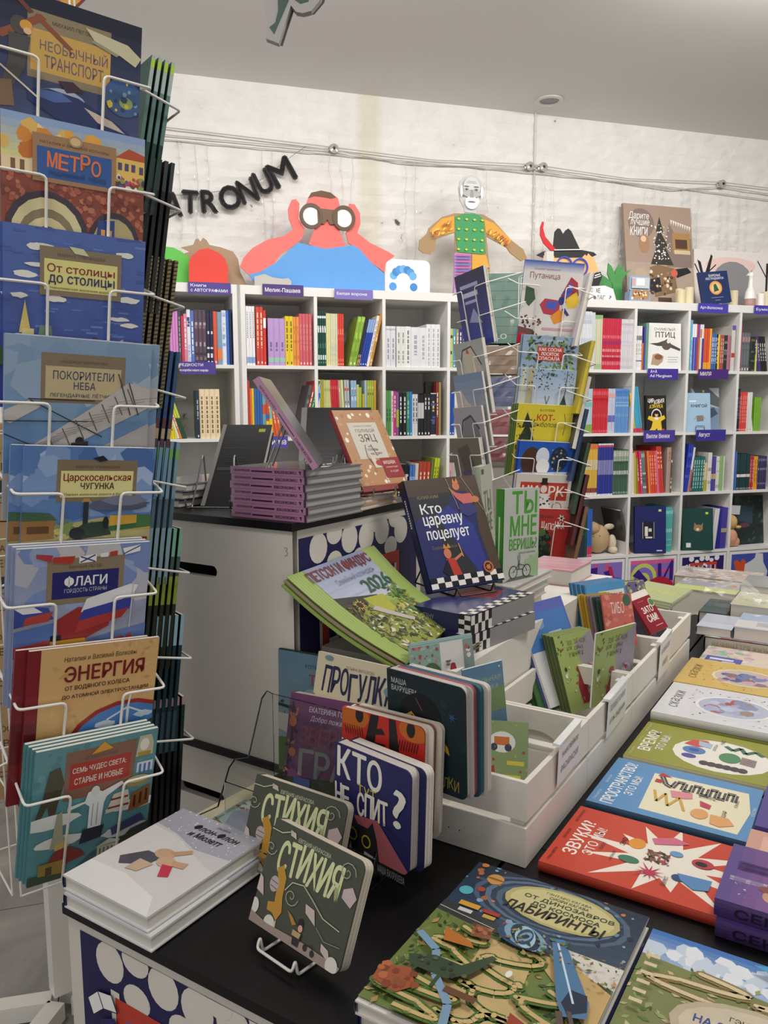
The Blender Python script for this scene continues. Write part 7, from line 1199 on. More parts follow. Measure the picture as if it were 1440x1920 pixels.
# left part of the near table
fl = [R(0, 0, 100, 128, 'c9c6c8'), P([(0, 0), (100, 0), (100, 40), (60, 44), (30, 34), (0, 30)], 'a4a4b0'), P([(0, 34), (30, 36), (58, 46), (88, 58), (100, 60), (100, 128), (0, 128)], 'd6d3d2'), P([(0, 100), (40, 98), (84, 108), (100, 128), (0, 128)], 'e4e3e2', .03), SCT(60, 0, 0, 100, 44, .5, 1.1, ['e8e8ec'], 3), T('Эльзбета', 52, 6, 16, 3, '4a4850', 0, it=.2), T('Флон-Флон', 34, 12, 52, 8, '1e1e24', .03, it=.2), T('и Мюзетт', 38, 23, 38, 7.5, '1e1e24', .03, it=.2),
      P([(16, 84), (30, 66), (48, 66), (46, 80), (24, 92)], '4a4a58'), E(46, 62, 10, 7, 'c8a488'), P([(48, 58), (62, 46), (66, 50), (56, 60)], 'c09878'), E(56, 70, 9, 7, 'd0ac90'), P([(60, 66), (74, 62), (76, 70), (64, 72)], 'c8a080'), P([(56, 74), (66, 72), (74, 84), (66, 88)], 'c83c54'), P([(34, 78), (50, 78), (46, 92), (34, 94)], 'c8ac94')]
M1 = Matrix.Translation(TP(.681, -.992, Z0+.0475)) @ MT @ Matrix.Rotation(rad(-1.2), 4, 'Z')
book(M1, .185, .235, .0225, 'd8d8da', fl, 'upper snowy rabbit book on the near table', 'snowy rabbit books', spine='1c2450', gloss=WRAP)
book(Matrix.Translation(TP(.676, -.985, Z0+.0235)) @ MT @ Matrix.Rotation(rad(-.4), 4, 'Z'), .187, .235, .0225, 'd8d8da', [R(0, 0, 100, 128, 'd2d0d2'), P([(0, 0), (100, 0), (100, 44), (0, 30)], 'a4a4b0'), SCT(40, 60, 0, 40, 60, .5, 1.1, ['e8e8ec'], 3)], 'lower snowy rabbit book on the near table', 'snowy rabbit books', spine='1c2450', gloss=WRAP)
cr = [R(0, 0, 100, 116, 'd8cda8'), R(6, 7, 88, 102, 'ddd3b0'), P([(16, 40), (50, 30), (86, 34), (94, 60), (84, 92), (44, 98), (18, 84)], '9ab0ac'), P([(24, 62), (44, 40), (80, 44), (84, 64), (60, 84), (34, 82)], '8c8fa0'), P([(50, 56), (64, 54), (66, 64), (52, 66)], '5c5c70'), SCT(30, 18, 34, 50, 20, 2, 5, ['7a4a3a', '94604a', '5c3c34'], 4, 'leaf'), L([(18, 80), (60, 96)], 2, '8a7a44'), T('КОТЫ', 60, 10, 34, 9, '3a2c28', .02), T('Костя Медведев', 8, 103, 24, 3, '3a2c28', 0, it=.2)]
book(Matrix.Translation(TP(.905, -1.0, Z0+.017)) @ MT @ Matrix.Rotation(rad(-4), 4, 'Z'), .19, .215, .016, 'cfc49c', cr, 'cream book with a grey fish picture behind the rabbit books', None, kind='soft', gloss=GLOSS)
# ================================================================== green-grey board books on a wire stand
st = [R(0, 0, 100, 80, '474b3e', .1), T('ЕВГЕНИЯ НЕКРАСОВА', 30, 6, 36, 3.2, 'c8ccb0', 0), T('СТИХИЯ', 14, 11, 70, 25, 'd2d8a4', .05, wob=4),
      P([(16, 34), (22, 30), (28, 38), (29, 52), (32, 62), (28, 70), (22, 66), (16, 66), (15, 60), (22, 58), (21, 50), (20, 42)], 'c08c30'), E(17, 46, 5, 6, 'b8a8a8'), L([(13, 44), (21, 45)], .5, '2c2c28'), L([(13, 48), (21, 49)], .5, '2c2c28'), L([(28, 70), (29, 80)], 1.4, 'c8c8b0'),
      P([(20, 3), (26, 4), (28, 8), (21, 7)], 'cbb8b4'), P([(86, 24), (94, 20), (100, 26), (96, 34), (86, 30)], 'c4b0b0'), P([(54, 47), (64, 48), (68, 58), (56, 53)], 'cbb8b4'), P([(78, 66), (86, 68), (90, 76), (79, 71)], 'cbb8b4'), P([(0, 44), (4, 46), (9, 58), (0, 56)], 'cbb8b4'), E(2, 68, 5, 6, 'dcd8d0'), E(22, 74, 6, 6, 'dcd8d0'), P([(0, 72), (20, 75), (60, 73), (100, 74), (100, 80), (0, 80)], 'a08c84'), E(92, 76, 6, 6, 'dcd8d0'),
      P([(44, 60), (50, 64), (46, 66), (38, 58)], 'b87c30'), E(54, 62, 3, 4, '241e1e'), E(55, 65, 2.4, 2.6, 'd8a890'), P([(48, 68), (58, 68), (57, 78), (50, 78)], '2e2828'), P([(48, 68), (57, 68), (56, 72), (48, 72)], 'b8a070'), E(64, 75, 2.4, 2.4, '2e2c28'), E(72, 76, 2.4, 2.4, '2e2c28'), L([(64, 74), (70, 71), (72, 75)], .6, '2e2c28')]
def spiral(cx, cy, r, n=16, d=1):
    return L([(cx+r*(1-i/n)*math.cos(i*.6*d), cy+r*(1-i/n)*math.sin(i*.6*d)*.9) for i in range(n)], .7, 'a8ac90')
st += [spiral(38, 48, 8), spiral(86, 12, 9, d=-1), spiral(4, 22, 7), L([(30, 46), (36, 38), (48, 36), (60, 42), (74, 50), (92, 52)], .8, 'c0c4a4'), L([(0, 8), (12, 8), (22, 4)], .8, 'c0c4a4'), L([(70, 58), (80, 64), (96, 62)], .6, '8c907c')]
def bb(a, c, z, az, tilt, W, H, t, col, art, lab, grp, n=7, leaf='d9d2c6', roll=0, **k):
    return book(Matrix.Translation(TP(a, c, z)) @ bookrot(az, tilt, roll), W, H, t, col, art, lab, grp, kind='board', nleaf=n, leafcol=leaf, **k)
g_ = 'green-grey board books on the near table'
bb(.7776, -.7137, .532, 131.5, 22.7, .175, .140, .020, '474b3e', st, 'front green-grey board book standing slightly open on a wire stand', g_, n=5, leaf='cfc6b6')
bb(.8948, -.8412, .513, 123.6, 19.5, .186, .143, .020, '474b3e', st, 'rear green-grey board book leaning on the acrylic holder', g_, n=5, leaf='cfc6b6')
e = empty('wire_book_stand', Matrix.Translation(TP(.7776, -.7137, .5095)) @ bookrot(131.5, 0, 0), 'white wire stand under the front green-grey board book', 'book stand')
tube('wire', [(.045, .003, -.10), (.045, .003, .014), (.045, .026, .018), (.045, .012, .024), (.115, .012, .024), (.115, .026, .018), (.115, .003, .014), (.115, .003, -.10), (.08, .09, -.075), (.045, .003, -.10)], .0022, WIRE, e, fillet=.006)
# ================================================================== acrylic tiered holder
ACR = mat('clear_acrylic', 'f2f5f4', .03, trans=1.0)
ac = empty('acrylic_holder', Matrix.Translation(TP(.895, -.955, .5095)) @ MT @ Matrix.Rotation(rad(-1), 4, 'Z'), 'clear acrylic tiered holder for board books', 'holder')
sidep = [(0, 0), (.0, .035), (.02, .045), (.07, .040), (.10, .10), (.115, .11), (.15, .10), (.19, .20), (.205, .21), (.22, .20), (.22, 0)]
for x in (0, .327): MB().prism(sidep, x, x+.003, axis='x').build('side_panel', [ACR], ac)
MB().box(.003, .327, 0, .003, 0, .04).build('front_lip', [ACR], ac)
MB().box(.003, .327, .085, .088, .0, .08).build('middle_lip', [ACR], ac)
MB().box(.003, .327, .217, .22, 0, .20).build('back_panel', [ACR], ac)
MB().box(.003, .327, .003, .217, .0, .003).build('base', [ACR], ac)
mb = MB()
for x in (-.0006, .3306):
    for i in range(len(sidep)-2):
        (y0, z0), (y1, z1) = sidep[i], sidep[i+1]; d = math.hypot(y1-y0, z1-z0); ny, nz = (z1-z0)/d*.0012, -(y1-y0)/d*.0012
        mb.add([(x, y0, z0), (x, y1, z1), (x, y1+ny, z1+nz), (x, y0+ny, z0+nz), (x+.0012, y0, z0), (x+.0012, y1, z1), (x+.0012, y1+ny, z1+nz), (x+.0012, y0+ny, z0+nz)], [(0, 1, 2, 3), (4, 5, 6, 7), (0, 1, 5, 4), (3, 2, 6, 7)])
mb.build('polished_edge', [mat('dark_acrylic_edge', '3c4442', .1)], ac)
kt = [R(0, 0, 100, 112, '27275e', .2), T('КТО', 4, 3, 62, 30, 'eae6dc', .07, wob=2), T('ТУТ', 32, 33, 26, 9, 'c8b840', .02, wob=2), T('НЕ СПИТ', 2, 40, 72, 23, 'eae6dc', .06, wob=3), T('?', 80, 22, 14, 36, 'eae6dc', .07), P([(20, 66), (60, 60), (100, 96), (100, 112), (60, 112)], 'a85c64'), P([(8, 112), (12, 78), (22, 70), (26, 60), (34, 72), (48, 72), (54, 64), (60, 80), (66, 112)], '242226'), E(28, 84, 6, 6.5, 'c8b838'), E(28, 84, 4.6, 5, '1c1c1e'), E(46, 86, 6, 6.5, 'c8b838'), E(46, 86, 4.6, 5, '1c1c1e'), P([(26, 92), (30, 110), (20, 108)], 'b8b4b0'), P([(44, 96), (60, 98), (54, 104), (42, 112)], 'b8b4b0'), T('НОВЫЕ ДЕТЕКТИВЫ', 66, 64, 28, 3, '2c2030', .01, rot=24), T('МАША ВАХРУШЕВА', 62, 102, 34, 7, '8a8a94', .005)]
G3 = 'board books in the acrylic holder'
for k in range(2):
    bb(.987+k*.0165, -.718+k*.015, .552, 133, 2.0, .162, .161, .0205, '27275e' if k == 0 else '1e1e50', kt if k == 0 else None, ('dark blue board book with white title and dark cat, front of holder', 'thick copy of the dark blue cat board book just behind')[k], G3, n=5, leaf=('c9c2bb', 'd8d2ca')[k], spine='1c1c48')
mk = [R(0, 0, 100, 116, 'b8281f'), E(14, 6, 20, 14, 'b8601c'), E(22, 4, 5, 8, '1c1a18'), E(88, 6, 18, 12, 'b8601c'), E(84, 6, 5, 8, '1c1a18'), P([(36, 0), (46, 0), (36, 60), (26, 46)], '1a1818'), P([(66, 0), (58, 0), (60, 56), (74, 50)], '1a1818'), P([(36, 16), (50, 12), (54, 18), (42, 20)], '1a1818'), P([(32, 28), (54, 28), (54, 34), (38, 36)], '1a1818'), P([(0, 32), (26, 44), (30, 60), (0, 46)], 'dcd8d0'), P([(100, 36), (70, 46), (62, 60), (100, 60)], 'dcd8d0'), P([(0, 40), (20, 56), (0, 52)], '161820'), P([(100, 42), (72, 56), (100, 54)], '161820')]+[L([(4+i*3, 16), (6+i*3, 26)], .8, '3a1410') for i in range(8)]+[L([(72+i*3, 18), (70+i*3, 28)], .8, '3a1410') for i in range(8)]+[E(12, 40, 2, 2, 'b8281f'), E(20, 46, 1.6, 1.6, 'b8281f'), E(84, 46, 2, 2, 'b8281f')]
for k in range(3): bb(1.033+k*.010, -.736+k*.009, .566, 124, 2+k*.5, .160, .186, .0105, ('b8281f', 'd8d0c4', 'c4bcb0')[k], mk if k == 0 else None, ('red mask board book, middle of the holder', 'pale board book behind the red mask', 'second pale board book behind the mask')[k], G3, n=3, leaf=('d9d2c6', '8a5a4c', 'cfc8bc')[k])
zvr = [R(0, 0, 100, 100, '6e4068', .15), P([(0, 78), (60, 72), (100, 80), (100, 100), (0, 100)], '2c3428'), T('ЕКАТЕРИНА ГОРБУНОВА', 22, 10, 60, 5, 'd8c8d4', .02), T('Добро пожаловать', 24, 18, 52, 6, 'd8c8d4', 0, it=.2), T('ЗВЕРИ', 14, 28, 18, 16, '2c3c8c', .03) if False else T('ЗВЕРИ', 14, 28, 52, 16, '8a4c5c', .03, wob=2), T('ГРАД', 16, 50, 70, 24, '8e8c92', .03, wob=2), L([(4, 8), (6, 40), (2, 80)], 1.4, '2c2830'), SCT(26, 0, 6, 10, 70, 2, 4, ['2c2830', 'b8704c', '3c3440'], 4, 'leaf'), E(6, 26, 4, 5, 'b86c44'), E(8, 54, 4, 4, 'b86c44'), R(12, 76, 18, 9, '3c4c80'), SCT(14, 10, 86, 80, 12, 1.4, 3, ['8a5c40', '40502c', '98948c'], 5)]
bb(1.097, -.9196, .5145, 116.3, 12, .2, .2, .022, '6e4068', zvr, 'plum board book with a hand-lettered title, left of the holder', G3, n=4)
msh = [R(0, 0, 100, 121, '12262c', .3), SCT(40, 0, 0, 100, 121, 4, 10, ['163038', '0e1e26', '1c3a40', '122a30'], 5, 'leaf'), T('МАША', 6, 8, 20, 6, 'c8ccc8', .005), T('ВАХРУШЕВА', 6, 16, 34, 6, 'c8ccc8', .005), E(44, 52, 30, 34, '0a1018'), P([(20, 48), (32, 40), (44, 50), (42, 62), (28, 58)], 'c89838'), E(33, 51, 2.4, 8, '0a0c10'), P([(70, 60), (78, 68), (80, 76), (72, 72)], 'b89030'), L([(38, 24), (46, 36)], 1.4, '6a3c5c'), T('ЛЯЛКИ', 58, 100, 34, 12, '9a8838', .01, wob=2), RAY(84, 34, 2, 6, 7, '2c4c78')]
for k in range(4): bb(1.090+k*.0095, -.674+k*.0075, .6313, 130, -2.6+k*.3, .156, .186, .0115, ('12262c', 'b0a8a4', '20485c', 'c0b8b0')[k], msh if k == 0 else None, ('dark teal board book with a watching black cat', 'board book with pale edges directly behind the dark cat cover', 'blue edged board book, third in that bunch', 'rearmost board book in the thick bunch')[k], 'thick bunch of board books', n=3, leaf=('c8c0ba', 'a85a64', '3c6478', 'd0c8c0')[k])
pg_ = [R(0, 0, 100, 124, 'd2c6a8'), T('ТАТЬЯНА МИХАЛКОВА', 34, 8, 32, 3, '3c3430', 0), T('ПРОГУЛКА', 10, 12, 80, 24, '24244c', .02, wob=4), E(14, 4, 5, 2.4, '6c8c98'), E(88, 22, 10, 5, '6c94a8'), SCT(60, 0, 40, 36, 40, .8, 2, ['8a5438', '3c3028', 'a8704c'], 4), SCT(40, 70, 46, 30, 40, .8, 1.6, ['5a4a40', '3c3028'], 6), E(44, 52, 6, 5, '2c2420')]
book(Matrix.Translation(TP(1.124, -.892, .540)) @ bookrot(125, 13), .203, .251, .008, 'c8bc9c', pg_, 'cream book titled with dark brush lettering in the holder', G3, kind='soft')
tk = [G(0, 0, 100, 124, '5c7c90', '8898a0'), CL(22, 30, 50, 30, '8ca4a8', 3), T('РОТРАУТ СУЗАННЕ', 30, 10, 50, 3.4, '1e3040', 0), T('ТАКОЙ', 34, 16, 44, 13, '8c3c50', .02), T('ДО', 56, 34, 24, 12, '8c3c50', .02), L([(0, 52), (20, 54), (34, 50)], 3, '26262a'), SCT(26, 0, 46, 50, 26, 2, 4, ['2c3a30', '26262a', '3c5440'], 6, 'leaf'), P([(0, 60), (40, 60), (30, 84), (0, 76)], 'b8b0ac'), P([(0, 84), (40, 78), (60, 124), (0, 124)], '4c6830')]
book(Matrix.Translation(TP(1.196, -1.005, .514)) @ bookrot(118, 1), .215, .25, .012, '23381f', tk, 'blue picture book with green spine at the left of the holder', G3, spine='23401f')
# ================================================================== calendar, card set, checkered book and neighbours
ccx = Vector((0, 0, CAMZ))
def kq(p, k=.93): return ccx+(Vector(p)-ccx)*k
Q = [kq(p) for p in ((.045, 1.5398, .7363), (.1702, 1.7806, .7638), (-.0255, 1.9259, .9085), (-.205, 1.6429, .8914))]   # BL BR TR TL
cal = [R(0, 0, 100, 100, '94ac58', .2)]+[R(i*2.6+.6, 0, 1, 100, 'a4b868') for i in range(6)]+[R(85+i*2.6, 0, 1, 100, 'a4b868') for i in range(6)]+[G(16, 0, 68, 46, '8c98b4', 'b8bcd0', 9)]+[R(16, y, 68, 2, 'a0a8c0') for y in (6, 14, 24, 34)]+[
       P([(16, 30), (56, 42), (56, 46), (16, 40)], '2e322a'), P([(16, 38), (52, 46), (44, 60), (16, 62)], '4a3c30'), P([(40, 44), (84, 60), (84, 100), (16, 100), (16, 56)], '8c943c', .3), P([(40, 40), (62, 44), (58, 60), (44, 64)], 'a8a838'), P([(62, 60), (84, 52), (84, 72), (70, 78)], 'b8a838'), SCT(330, 16, 58, 68, 42, 1.5, 4.2, ['3c4428', '5c683c', '7c8844', '2c3424', '98985c', 'd0ccb8', '48502c'], 6, 'leaf'), SCT(70, 68, 38, 16, 36, 2, 4, ['5c7c34', '44642c', '7c943c', '34502a'], 8, 'leaf'), SCT(60, 18, 40, 22, 26, 1.2, 3, ['3c4428', '5c5c34', '2c3424', '7c7c44'], 16, 'leaf'), RAY(30, 44, 3, 6, 12, 'c8b040'), E(30, 44, 3, 3, '2c2018'), P([(36, 52), (42, 50), (62, 76), (58, 78)], 'b8b0a8'),
       T('ПЕТСОН И ФИНДУС', 14, 3, 70, 12, '7c2c2c', .02), T('Семейный календарь', 32, 17, 46, 7, '7c849c', 0), T('2026', 52, 26, 32, 13, '2c5c38', .035)]
e = empty('wall_calendar', Matrix.Translation(Q[0]), 'green bordered family calendar leaning in front of the tall cube', 'calendar', 'calendars leaning on the tall cube')
def quadmap(Q, off):
    o = Q[0]; nrm = (Q[1]-Q[0]).cross(Q[3]-Q[0]).normalized()
    def f(x, y, z):
        u, v = x, y
        p = (Q[0]-o)*(1-u)*(1-v)+(Q[1]-o)*u*(1-v)+(Q[2]-o)*u*v+(Q[3]-o)*(1-u)*v
        return tuple(p+nrm*(z+off+.010*math.sin(PI*v)*.0-.012*math.sin(PI*v)))
    return f
def sheet(parent, Q, off, th, m, name):
    f = quadmap(Q, off); mb = MB(); n = 8
    for i in range(n):
        v0, v1 = i/n, (i+1)/n
        mb.add([f(0, v0, 0), f(1, v0, 0), f(1, v1, 0), f(0, v1, 0), f(0, v0, -th), f(1, v0, -th), f(1, v1, -th), f(0, v1, -th)], [(0, 1, 2, 3), (7, 6, 5, 4), (0, 4, 5, 1), (3, 2, 6, 7), (0, 3, 7, 4), (1, 5, 6, 2)])
    return mb.build(name, [m], parent)
sheet(e, Q, 0, .0012, plain('94ac58'), 'sheet')
def subdiv_art(els, n=8):
    return els
me = art_mesh(1.0, 1.0, cal, None, None, step=1.0)
# bend the flat print onto the sagging sheet: cut along rows, then map
bm = bmesh.new(); bm.from_mesh(me)
for i in range(1, 8): bmesh.ops.bisect_plane(bm, geom=bm.verts[:]+bm.edges[:]+bm.faces[:], plane_co=(0, i/8, 0), plane_no=(0, 1, 0))
f = quadmap(Q, .0004)
def sag(v):
    k = v*8; i = min(7, int(k)); t = k-i; return math.sin(PI*i/8)*(1-t)+math.sin(PI*(i+1)/8)*t
nrm = (Q[1]-Q[0]).cross(Q[3]-Q[0]).normalized()
for v in bm.verts:
    x, y, z = v.co; p = (Q[1]-Q[0])*x*(1-y)+(Q[2]-Q[0])*x*y+(Q[3]-Q[0])*(1-x)*y
    v.co = p+nrm*(.0005+z*4e-5-.012*sag(y))
bm.to_mesh(me); bm.free()
link('printed_art', me, e, Matrix(), [GLOSS])
for k in range(2):
    Q2 = [q-nrm*(.006+.007*k)+Vector((0, 0, -.002*k))+(Q[0]-Q[1]).normalized()*.004*(k+1) for q in Q]
    e2 = empty('wall_calendar', Matrix.Translation(Q2[0]), ('copy of the green calendar right behind the front one', 'rearmost copy of the green calendar')[k], 'calendar', 'calendars leaning on the tall cube')
    sheet(e2, Q2, 0, .0045, plain(('9a8c70', '94ac58')[k]), 'sheet')
# prop of booklets under the calendar
for k in range(2): tbook(1.30, -.83+k*.006, .7505+k*.009, .15, .20, .0085, ('4a463c', '6a6450')[k], ('lower dull booklet under the calendar', 'upper dull booklet under the calendar')[k], grp='booklets under the calendar', m=PRINT)
# checkered blue book on a black stand over two thick copies
chk = []
for i in range(11):
    for j in range(2): chk.append(R(i*9.1, 122-j*6+(i*.0), 9.1, 6, ('e4e0dc', '1c1c22')[(i+j) % 2]))
ts = [R(0, 0, 100, 130, '2a2f63', .2), P([(0, 0), (100, 0), (100, 18), (0, 20)], '4a3c34', .3), P([(72, 0), (100, 0), (100, 118), (88, 118), (84, 70), (88, 34)], '4e4036', .3), P([(0, 20), (62, 18), (46, 40), (60, 60), (66, 118), (40, 118), (20, 40), (0, 50)], '2e3038', .1), P([(30, 44), (50, 34), (78, 60), (84, 118), (70, 118)], '323a86', .1), T('ЮЛИЙ КИМ', 12, 19, 28, 5, '9a8858', .005), T('Кто', 12, 30, 28, 12, 'ecebee', .02), T('царевну', 12, 45, 54, 14, 'ecebee', .02), T('поцелует', 12, 62, 58, 14, 'ecebee', .02), T('Сказки и пьесы', 14, 80, 34, 4, '7a7458', 0),
      P([(56, 12), (66, 20), (74, 22), (86, 22), (90, 32), (80, 36), (72, 34), (64, 26)], 'c86a64'), E(68, 12, 5, 5, 'c87858'), P([(64, 8), (66, 2), (68, 7), (71, 2), (73, 8)], 'd88040'), P([(66, 34), (84, 34), (90, 46), (74, 50), (64, 44)], '3a3a70'), E(90, 30, 6, 4, 'c87850'), L([(56, 0), (64, 40)], .7, 'a89878'), L([(78, 0), (98, 44)], .7, 'a89878'),
      E(32, 90, 5, 6, 'c8785c'), P([(28, 84), (30, 78), (33, 83), (36, 78), (38, 84)], 'c88c40'), P([(28, 96), (40, 96), (46, 122), (30, 124)], 'b83c34'), L([(40, 98), (52, 92)], 3, 'c8785c'), L([(52, 96), (50, 80)], 1.2, 'c8a060'), P([(20, 110), (30, 96), (34, 122)], '1e1e26')]+chk+[E(82, 112, 7, 7, 'b86c40'), E(82, 112, 5, 5, '1e1a1c'), RAY(82, 112, 2, 5, 8, 'c87c48')]
sp_ = [R(0, 0, 100, 4000, '23264e'), R(0, 0, 100, 110, '3c3028')]+[R(38, 200+i*26, 24, 18, 'd8d4d4') for i in range(12)]
TS = TP(1.4998, -.8178, .8437)
book(Matrix.Translation(TS) @ bookrot(59.9, 25.3, 1.5), .20, .26, .022, '2a2f63', ts, 'dark blue book with checkered floor border on a black stand', 'checkered blue books', spine='1f224a', spine_art=sp_, gloss=GLOSS)
ste = empty('wire_book_stand', Matrix.Translation(TS+Vector((0, 0, -.013))) @ bookrot(59.9, 0), 'black wire stand under the checkered blue book', 'book stand')
tube('wire', [(.05, 0, -.15), (.05, 0, .012), (.05, .022, .022), (.05, .004, .034), (.15, .004, .034), (.15, .022, .022), (.15, 0, .012), (.15, 0, -.15), (.10, .16, -.10), (.05, 0, -.15)], .002, BWIRE, ste, fillet=.006)
ck2 = [R(0, 0, 100, 130, '2a2f63', .2), P([(20, 20), (70, 10), (80, 50), (30, 70)], '7c3438')]+[R(100-7-7*j, i*8.0, 7, 8, ('dcd8d4', '1c1c22')[(i+j) % 2]) for i in range(17) for j in range(2)]
for k in range(2):
    b_ = book(Matrix.Translation(TP(1.43+.004*k, -.885, .7505+.0395*k+.039)) @ MT @ Matrix.Rotation(rad(-9+2*k), 4, 'Z'), .205, .26, .0385, '23264e', ck2, ('lower thick copy with a checkered edge under the black stand', 'upper thick copy with a checkered edge under the black stand')[k], 'checkered blue books', gloss=GLOSS, spine='23264e')
    put_art(b_, .0385, .26, [R(0, 0, 100, 680, '8d8a8a', .2)]+[R((i % 2)*50, 470+i*34, 50, 34, '1c1c22') for i in range(6)]+[R(((i+1) % 2)*50, 470+i*34, 50, 34, 'dcd8d4') for i in range(6)], Matrix.Translation((.2056, 0, 0)) @ axes(Vector((0, 0, -1)), Vector((0, 1, 0))), name='checkered_edge')
    put_art(b_, .205, .0385, [R(0, 0, 86, 19, '23264e'), T('КТО ЦАРЕВНУ', 20, 5, 36, 6, '8a8ca8', 0), R(86, 0, 14, 19, 'dcd8d4')]+[R(86+(i % 2)*7, i*4.7, 7, 4.7, '1c1c22') for i in range(4)], Matrix.Translation((0, -.0005, -.0385)) @ Matrix.Rotation(PI/2, 4, 'X'), name='edge_lettering')
ty = [R(0, 0, 100, 168, 'b9bdb6', .1), T('ТЫ', 22, 5, 70, 40, '4c9a34', .05), T('МНЕ', 18, 49, 74, 36, '4c9a34', .05), T('ВЕРИШЬ?', 16, 90, 78, 20, '4c9a34', .05), T('АЛЕКСЕЙ ОЛЕЙНИКОВ', 42, 114, 48, 4, '3c443c', .01, it=.2), P([(60, 168), (62, 130), (74, 128), (76, 122), (88, 126), (100, 116), (100, 168)], '9ab890'), L([(34, 146), (60, 146)], 1.4, '343834'), L([(44, 128), (44, 146)], 5, '6c706c'), E(44, 124, 4.5, 5.5, '8c908c'), P([(0, 168), (20, 160), (70, 158), (100, 166), (100, 168)], '5c625c')]
for cx in (28, 66): ty += [E(cx, 150, 12, 12, '343834'), E(cx, 150, 10, 10, 'b9bdb6'), L([(cx-9, 150), (cx+9, 150)], .5, '343834'), L([(cx, 141), (cx, 159)], .5, '343834')]
ty += [L([(28, 150), (44, 136), (60, 140), (66, 150)], 1.3, '343834')]
k_ = 1.0
book(Matrix.Translation(TP(1.72, -.75, .8305)) @ bookrot(48.2, 1.2, -2), .134, .222, .022, 'b9bdb6', ty, 'narrow white book with big green stencil title', 'green stencil title books', spine='3f8c30', spine_art=[R(0, 0, 100, 1100, '3f8c30'), T('ТЫ МНЕ ВЕРИШЬ?', 30, 250, 34, 400, 'd8e8d0', .01) if False else R(40, 300, 20, 500, 'cfe0c4')], gloss=GLOSS)
book(Matrix.Translation(TP(1.86, -.86, .8305)) @ bookrot(20, 4, 0), .134, .262, .02, 'a9ad9c', [R(0, 0, 100, 196, 'b0b4a4'), T('ТЫ', 20, 50, 60, 40, '5c6c3c', .04), T('МНЕ', 20, 96, 62, 34, '5c6c3c', .04), R(10, 6, 20, 10, '3c3c38')], 'second stencil title book turned away behind the first', 'green stencil title books', gloss=GLOSS)
for k in range(4): tbook(1.66+.01*k, -.87+.004*k, .7505+k*.0198, .15, .25, .0192, ('b8b4b0', 'c4b0b4', 'a8acb0', 'c8c4c0')[k], ('lowest', 'second', 'third', 'topmost')[k]+' film wrapped book in the pile under the stencil title book', grp='film wrapped pile on the platform')
tbook(2.10, -.86, .7505, .15, .18, .045, 'c890a0', 'pink covered box at the foot of the small rack', [R(0, 0, 100, 100, 'd0a0ac', .3), L([(0, 40), (100, 20)], 2, 'e8d8dc'), L([(0, 70), (100, 56)], 2, 'e8d8dc')], grp=None, spine='c4c0b4')
# card set in front of the calendar
az = [R(0, 0, 100, 110, 'd2cec8'), R(0, 0, 46, 110, '7c9c90', .2), SCT(60, 0, 0, 44, 50, 1.2, 3, ['a04c44', 'b8685c', '8c4038', '94b0a4'], 3), E(30, 46, 17, 22, '32502c'), SCT(30, 14, 28, 32, 36, .8, 1.5, ['90a048'], 4, 'leaf'), P([(0, 64), (26, 56), (28, 62), (2, 72)], '4a3830'), T('А', 52, 30, 26, 42, '9c2c38', .04), R(84, 0, 16, 110, '7c8c84', .2), SCT(14, 84, 4, 14, 90, 2, 5, ['d8d4cc', '4c443c', 'a05c50'], 6)]
for k in range(3):
    M = Matrix.Translation(TP(1.228+.010*k, -.705-.004*k, .702+.001*k)) @ bookrot(60, 10+k, 0)
    book(M, .14, .102, .006, ('98b4ac', '8cacaa', 'a0b8b4')[k], az if k == 0 else None, ('front alphabet card box with a tree and red letter', 'second teal card box behind the alphabet one', 'third teal card box behind the alphabet one')[k], 'alphabet card boxes', kind='hard', gloss=WRAP)
# supporting books in the near end between holder and crate
gt = [G(0, 0, 100, 130, '6a94b8', '7aa0bc', 6), R(30, 20, 64, 2, '6a94b8'), T('УДИВИТЕЛЬНАЯ', -30, 34, 124, 14, 'b8cc9c', .01), T('ТЕХНИКА', 20, 56, 66, 14, 'b8cc9c', .01), P([(88, 10), (94, 10), (92, 16)], 'e8e8e4'), P([(0, 84), (60, 74), (100, 60), (100, 130), (0, 130)], '84a070', .2), P([(30, 88), (50, 76), (56, 88), (50, 120), (30, 116)], 'e0a848'), R(28, 112, 26, 12, '4a3c5c')]
book(Matrix.Translation(TP(1.326, -.640, .600)) @ bookrot(75, -10, 10), .080, .165, .004, '6a94b8', gt, 'blue sticker book about machines sticking out of the crate', 'machine sticker books', kind='soft', gloss=GLOSS)
gb = [R(0, 0, 100, 180, '8aa070', .2), E(50, 40, 26, 20, 'e8e8e4'), R(34, 30, 30, 16, 'd0783c'), E(34, 50, 7, 7, '3c4060'), E(62, 50, 7, 7, '3c4060'), R(60, 74, 34, 8, 'd8cc48'), P([(20, 90), (36, 84), (40, 130), (26, 134)], 'a84030'), R(48, 100, 40, 44, 'd8d048'), R(54, 106, 28, 32, '8a9c8c'), E(66, 120, 8, 8, 'd8d0c8'), R(4, 140, 30, 10, 'c8bc38'), SCT(20, 0, 0, 100, 170, 2, 4, ['c8b048', '5c7848', 'a85038'], 4)]
book(Matrix.Translation(TP(1.262, -.598, .522)) @ bookrot(112, 22, 4), .095, .150, .004, '8aa070', gb, 'green sticker sheet with diggers curling in the nearest crate', 'machine sticker books', kind='soft', gloss=GLOSS)
book(Matrix.Translation(TP(1.30, -.70, .60)) @ bookrot(62, 12, 0), .13, .14, .006, '2c4c40', [R(0, 0, 100, 108, '4c6438'), SCT(30, 0, 0, 100, 108, 3, 6, ['6c8448', '8c9c58', '34502e'], 5, 'leaf')], 'dark green booklet behind the blue machine book', None, kind='soft', gloss=GLOSS)
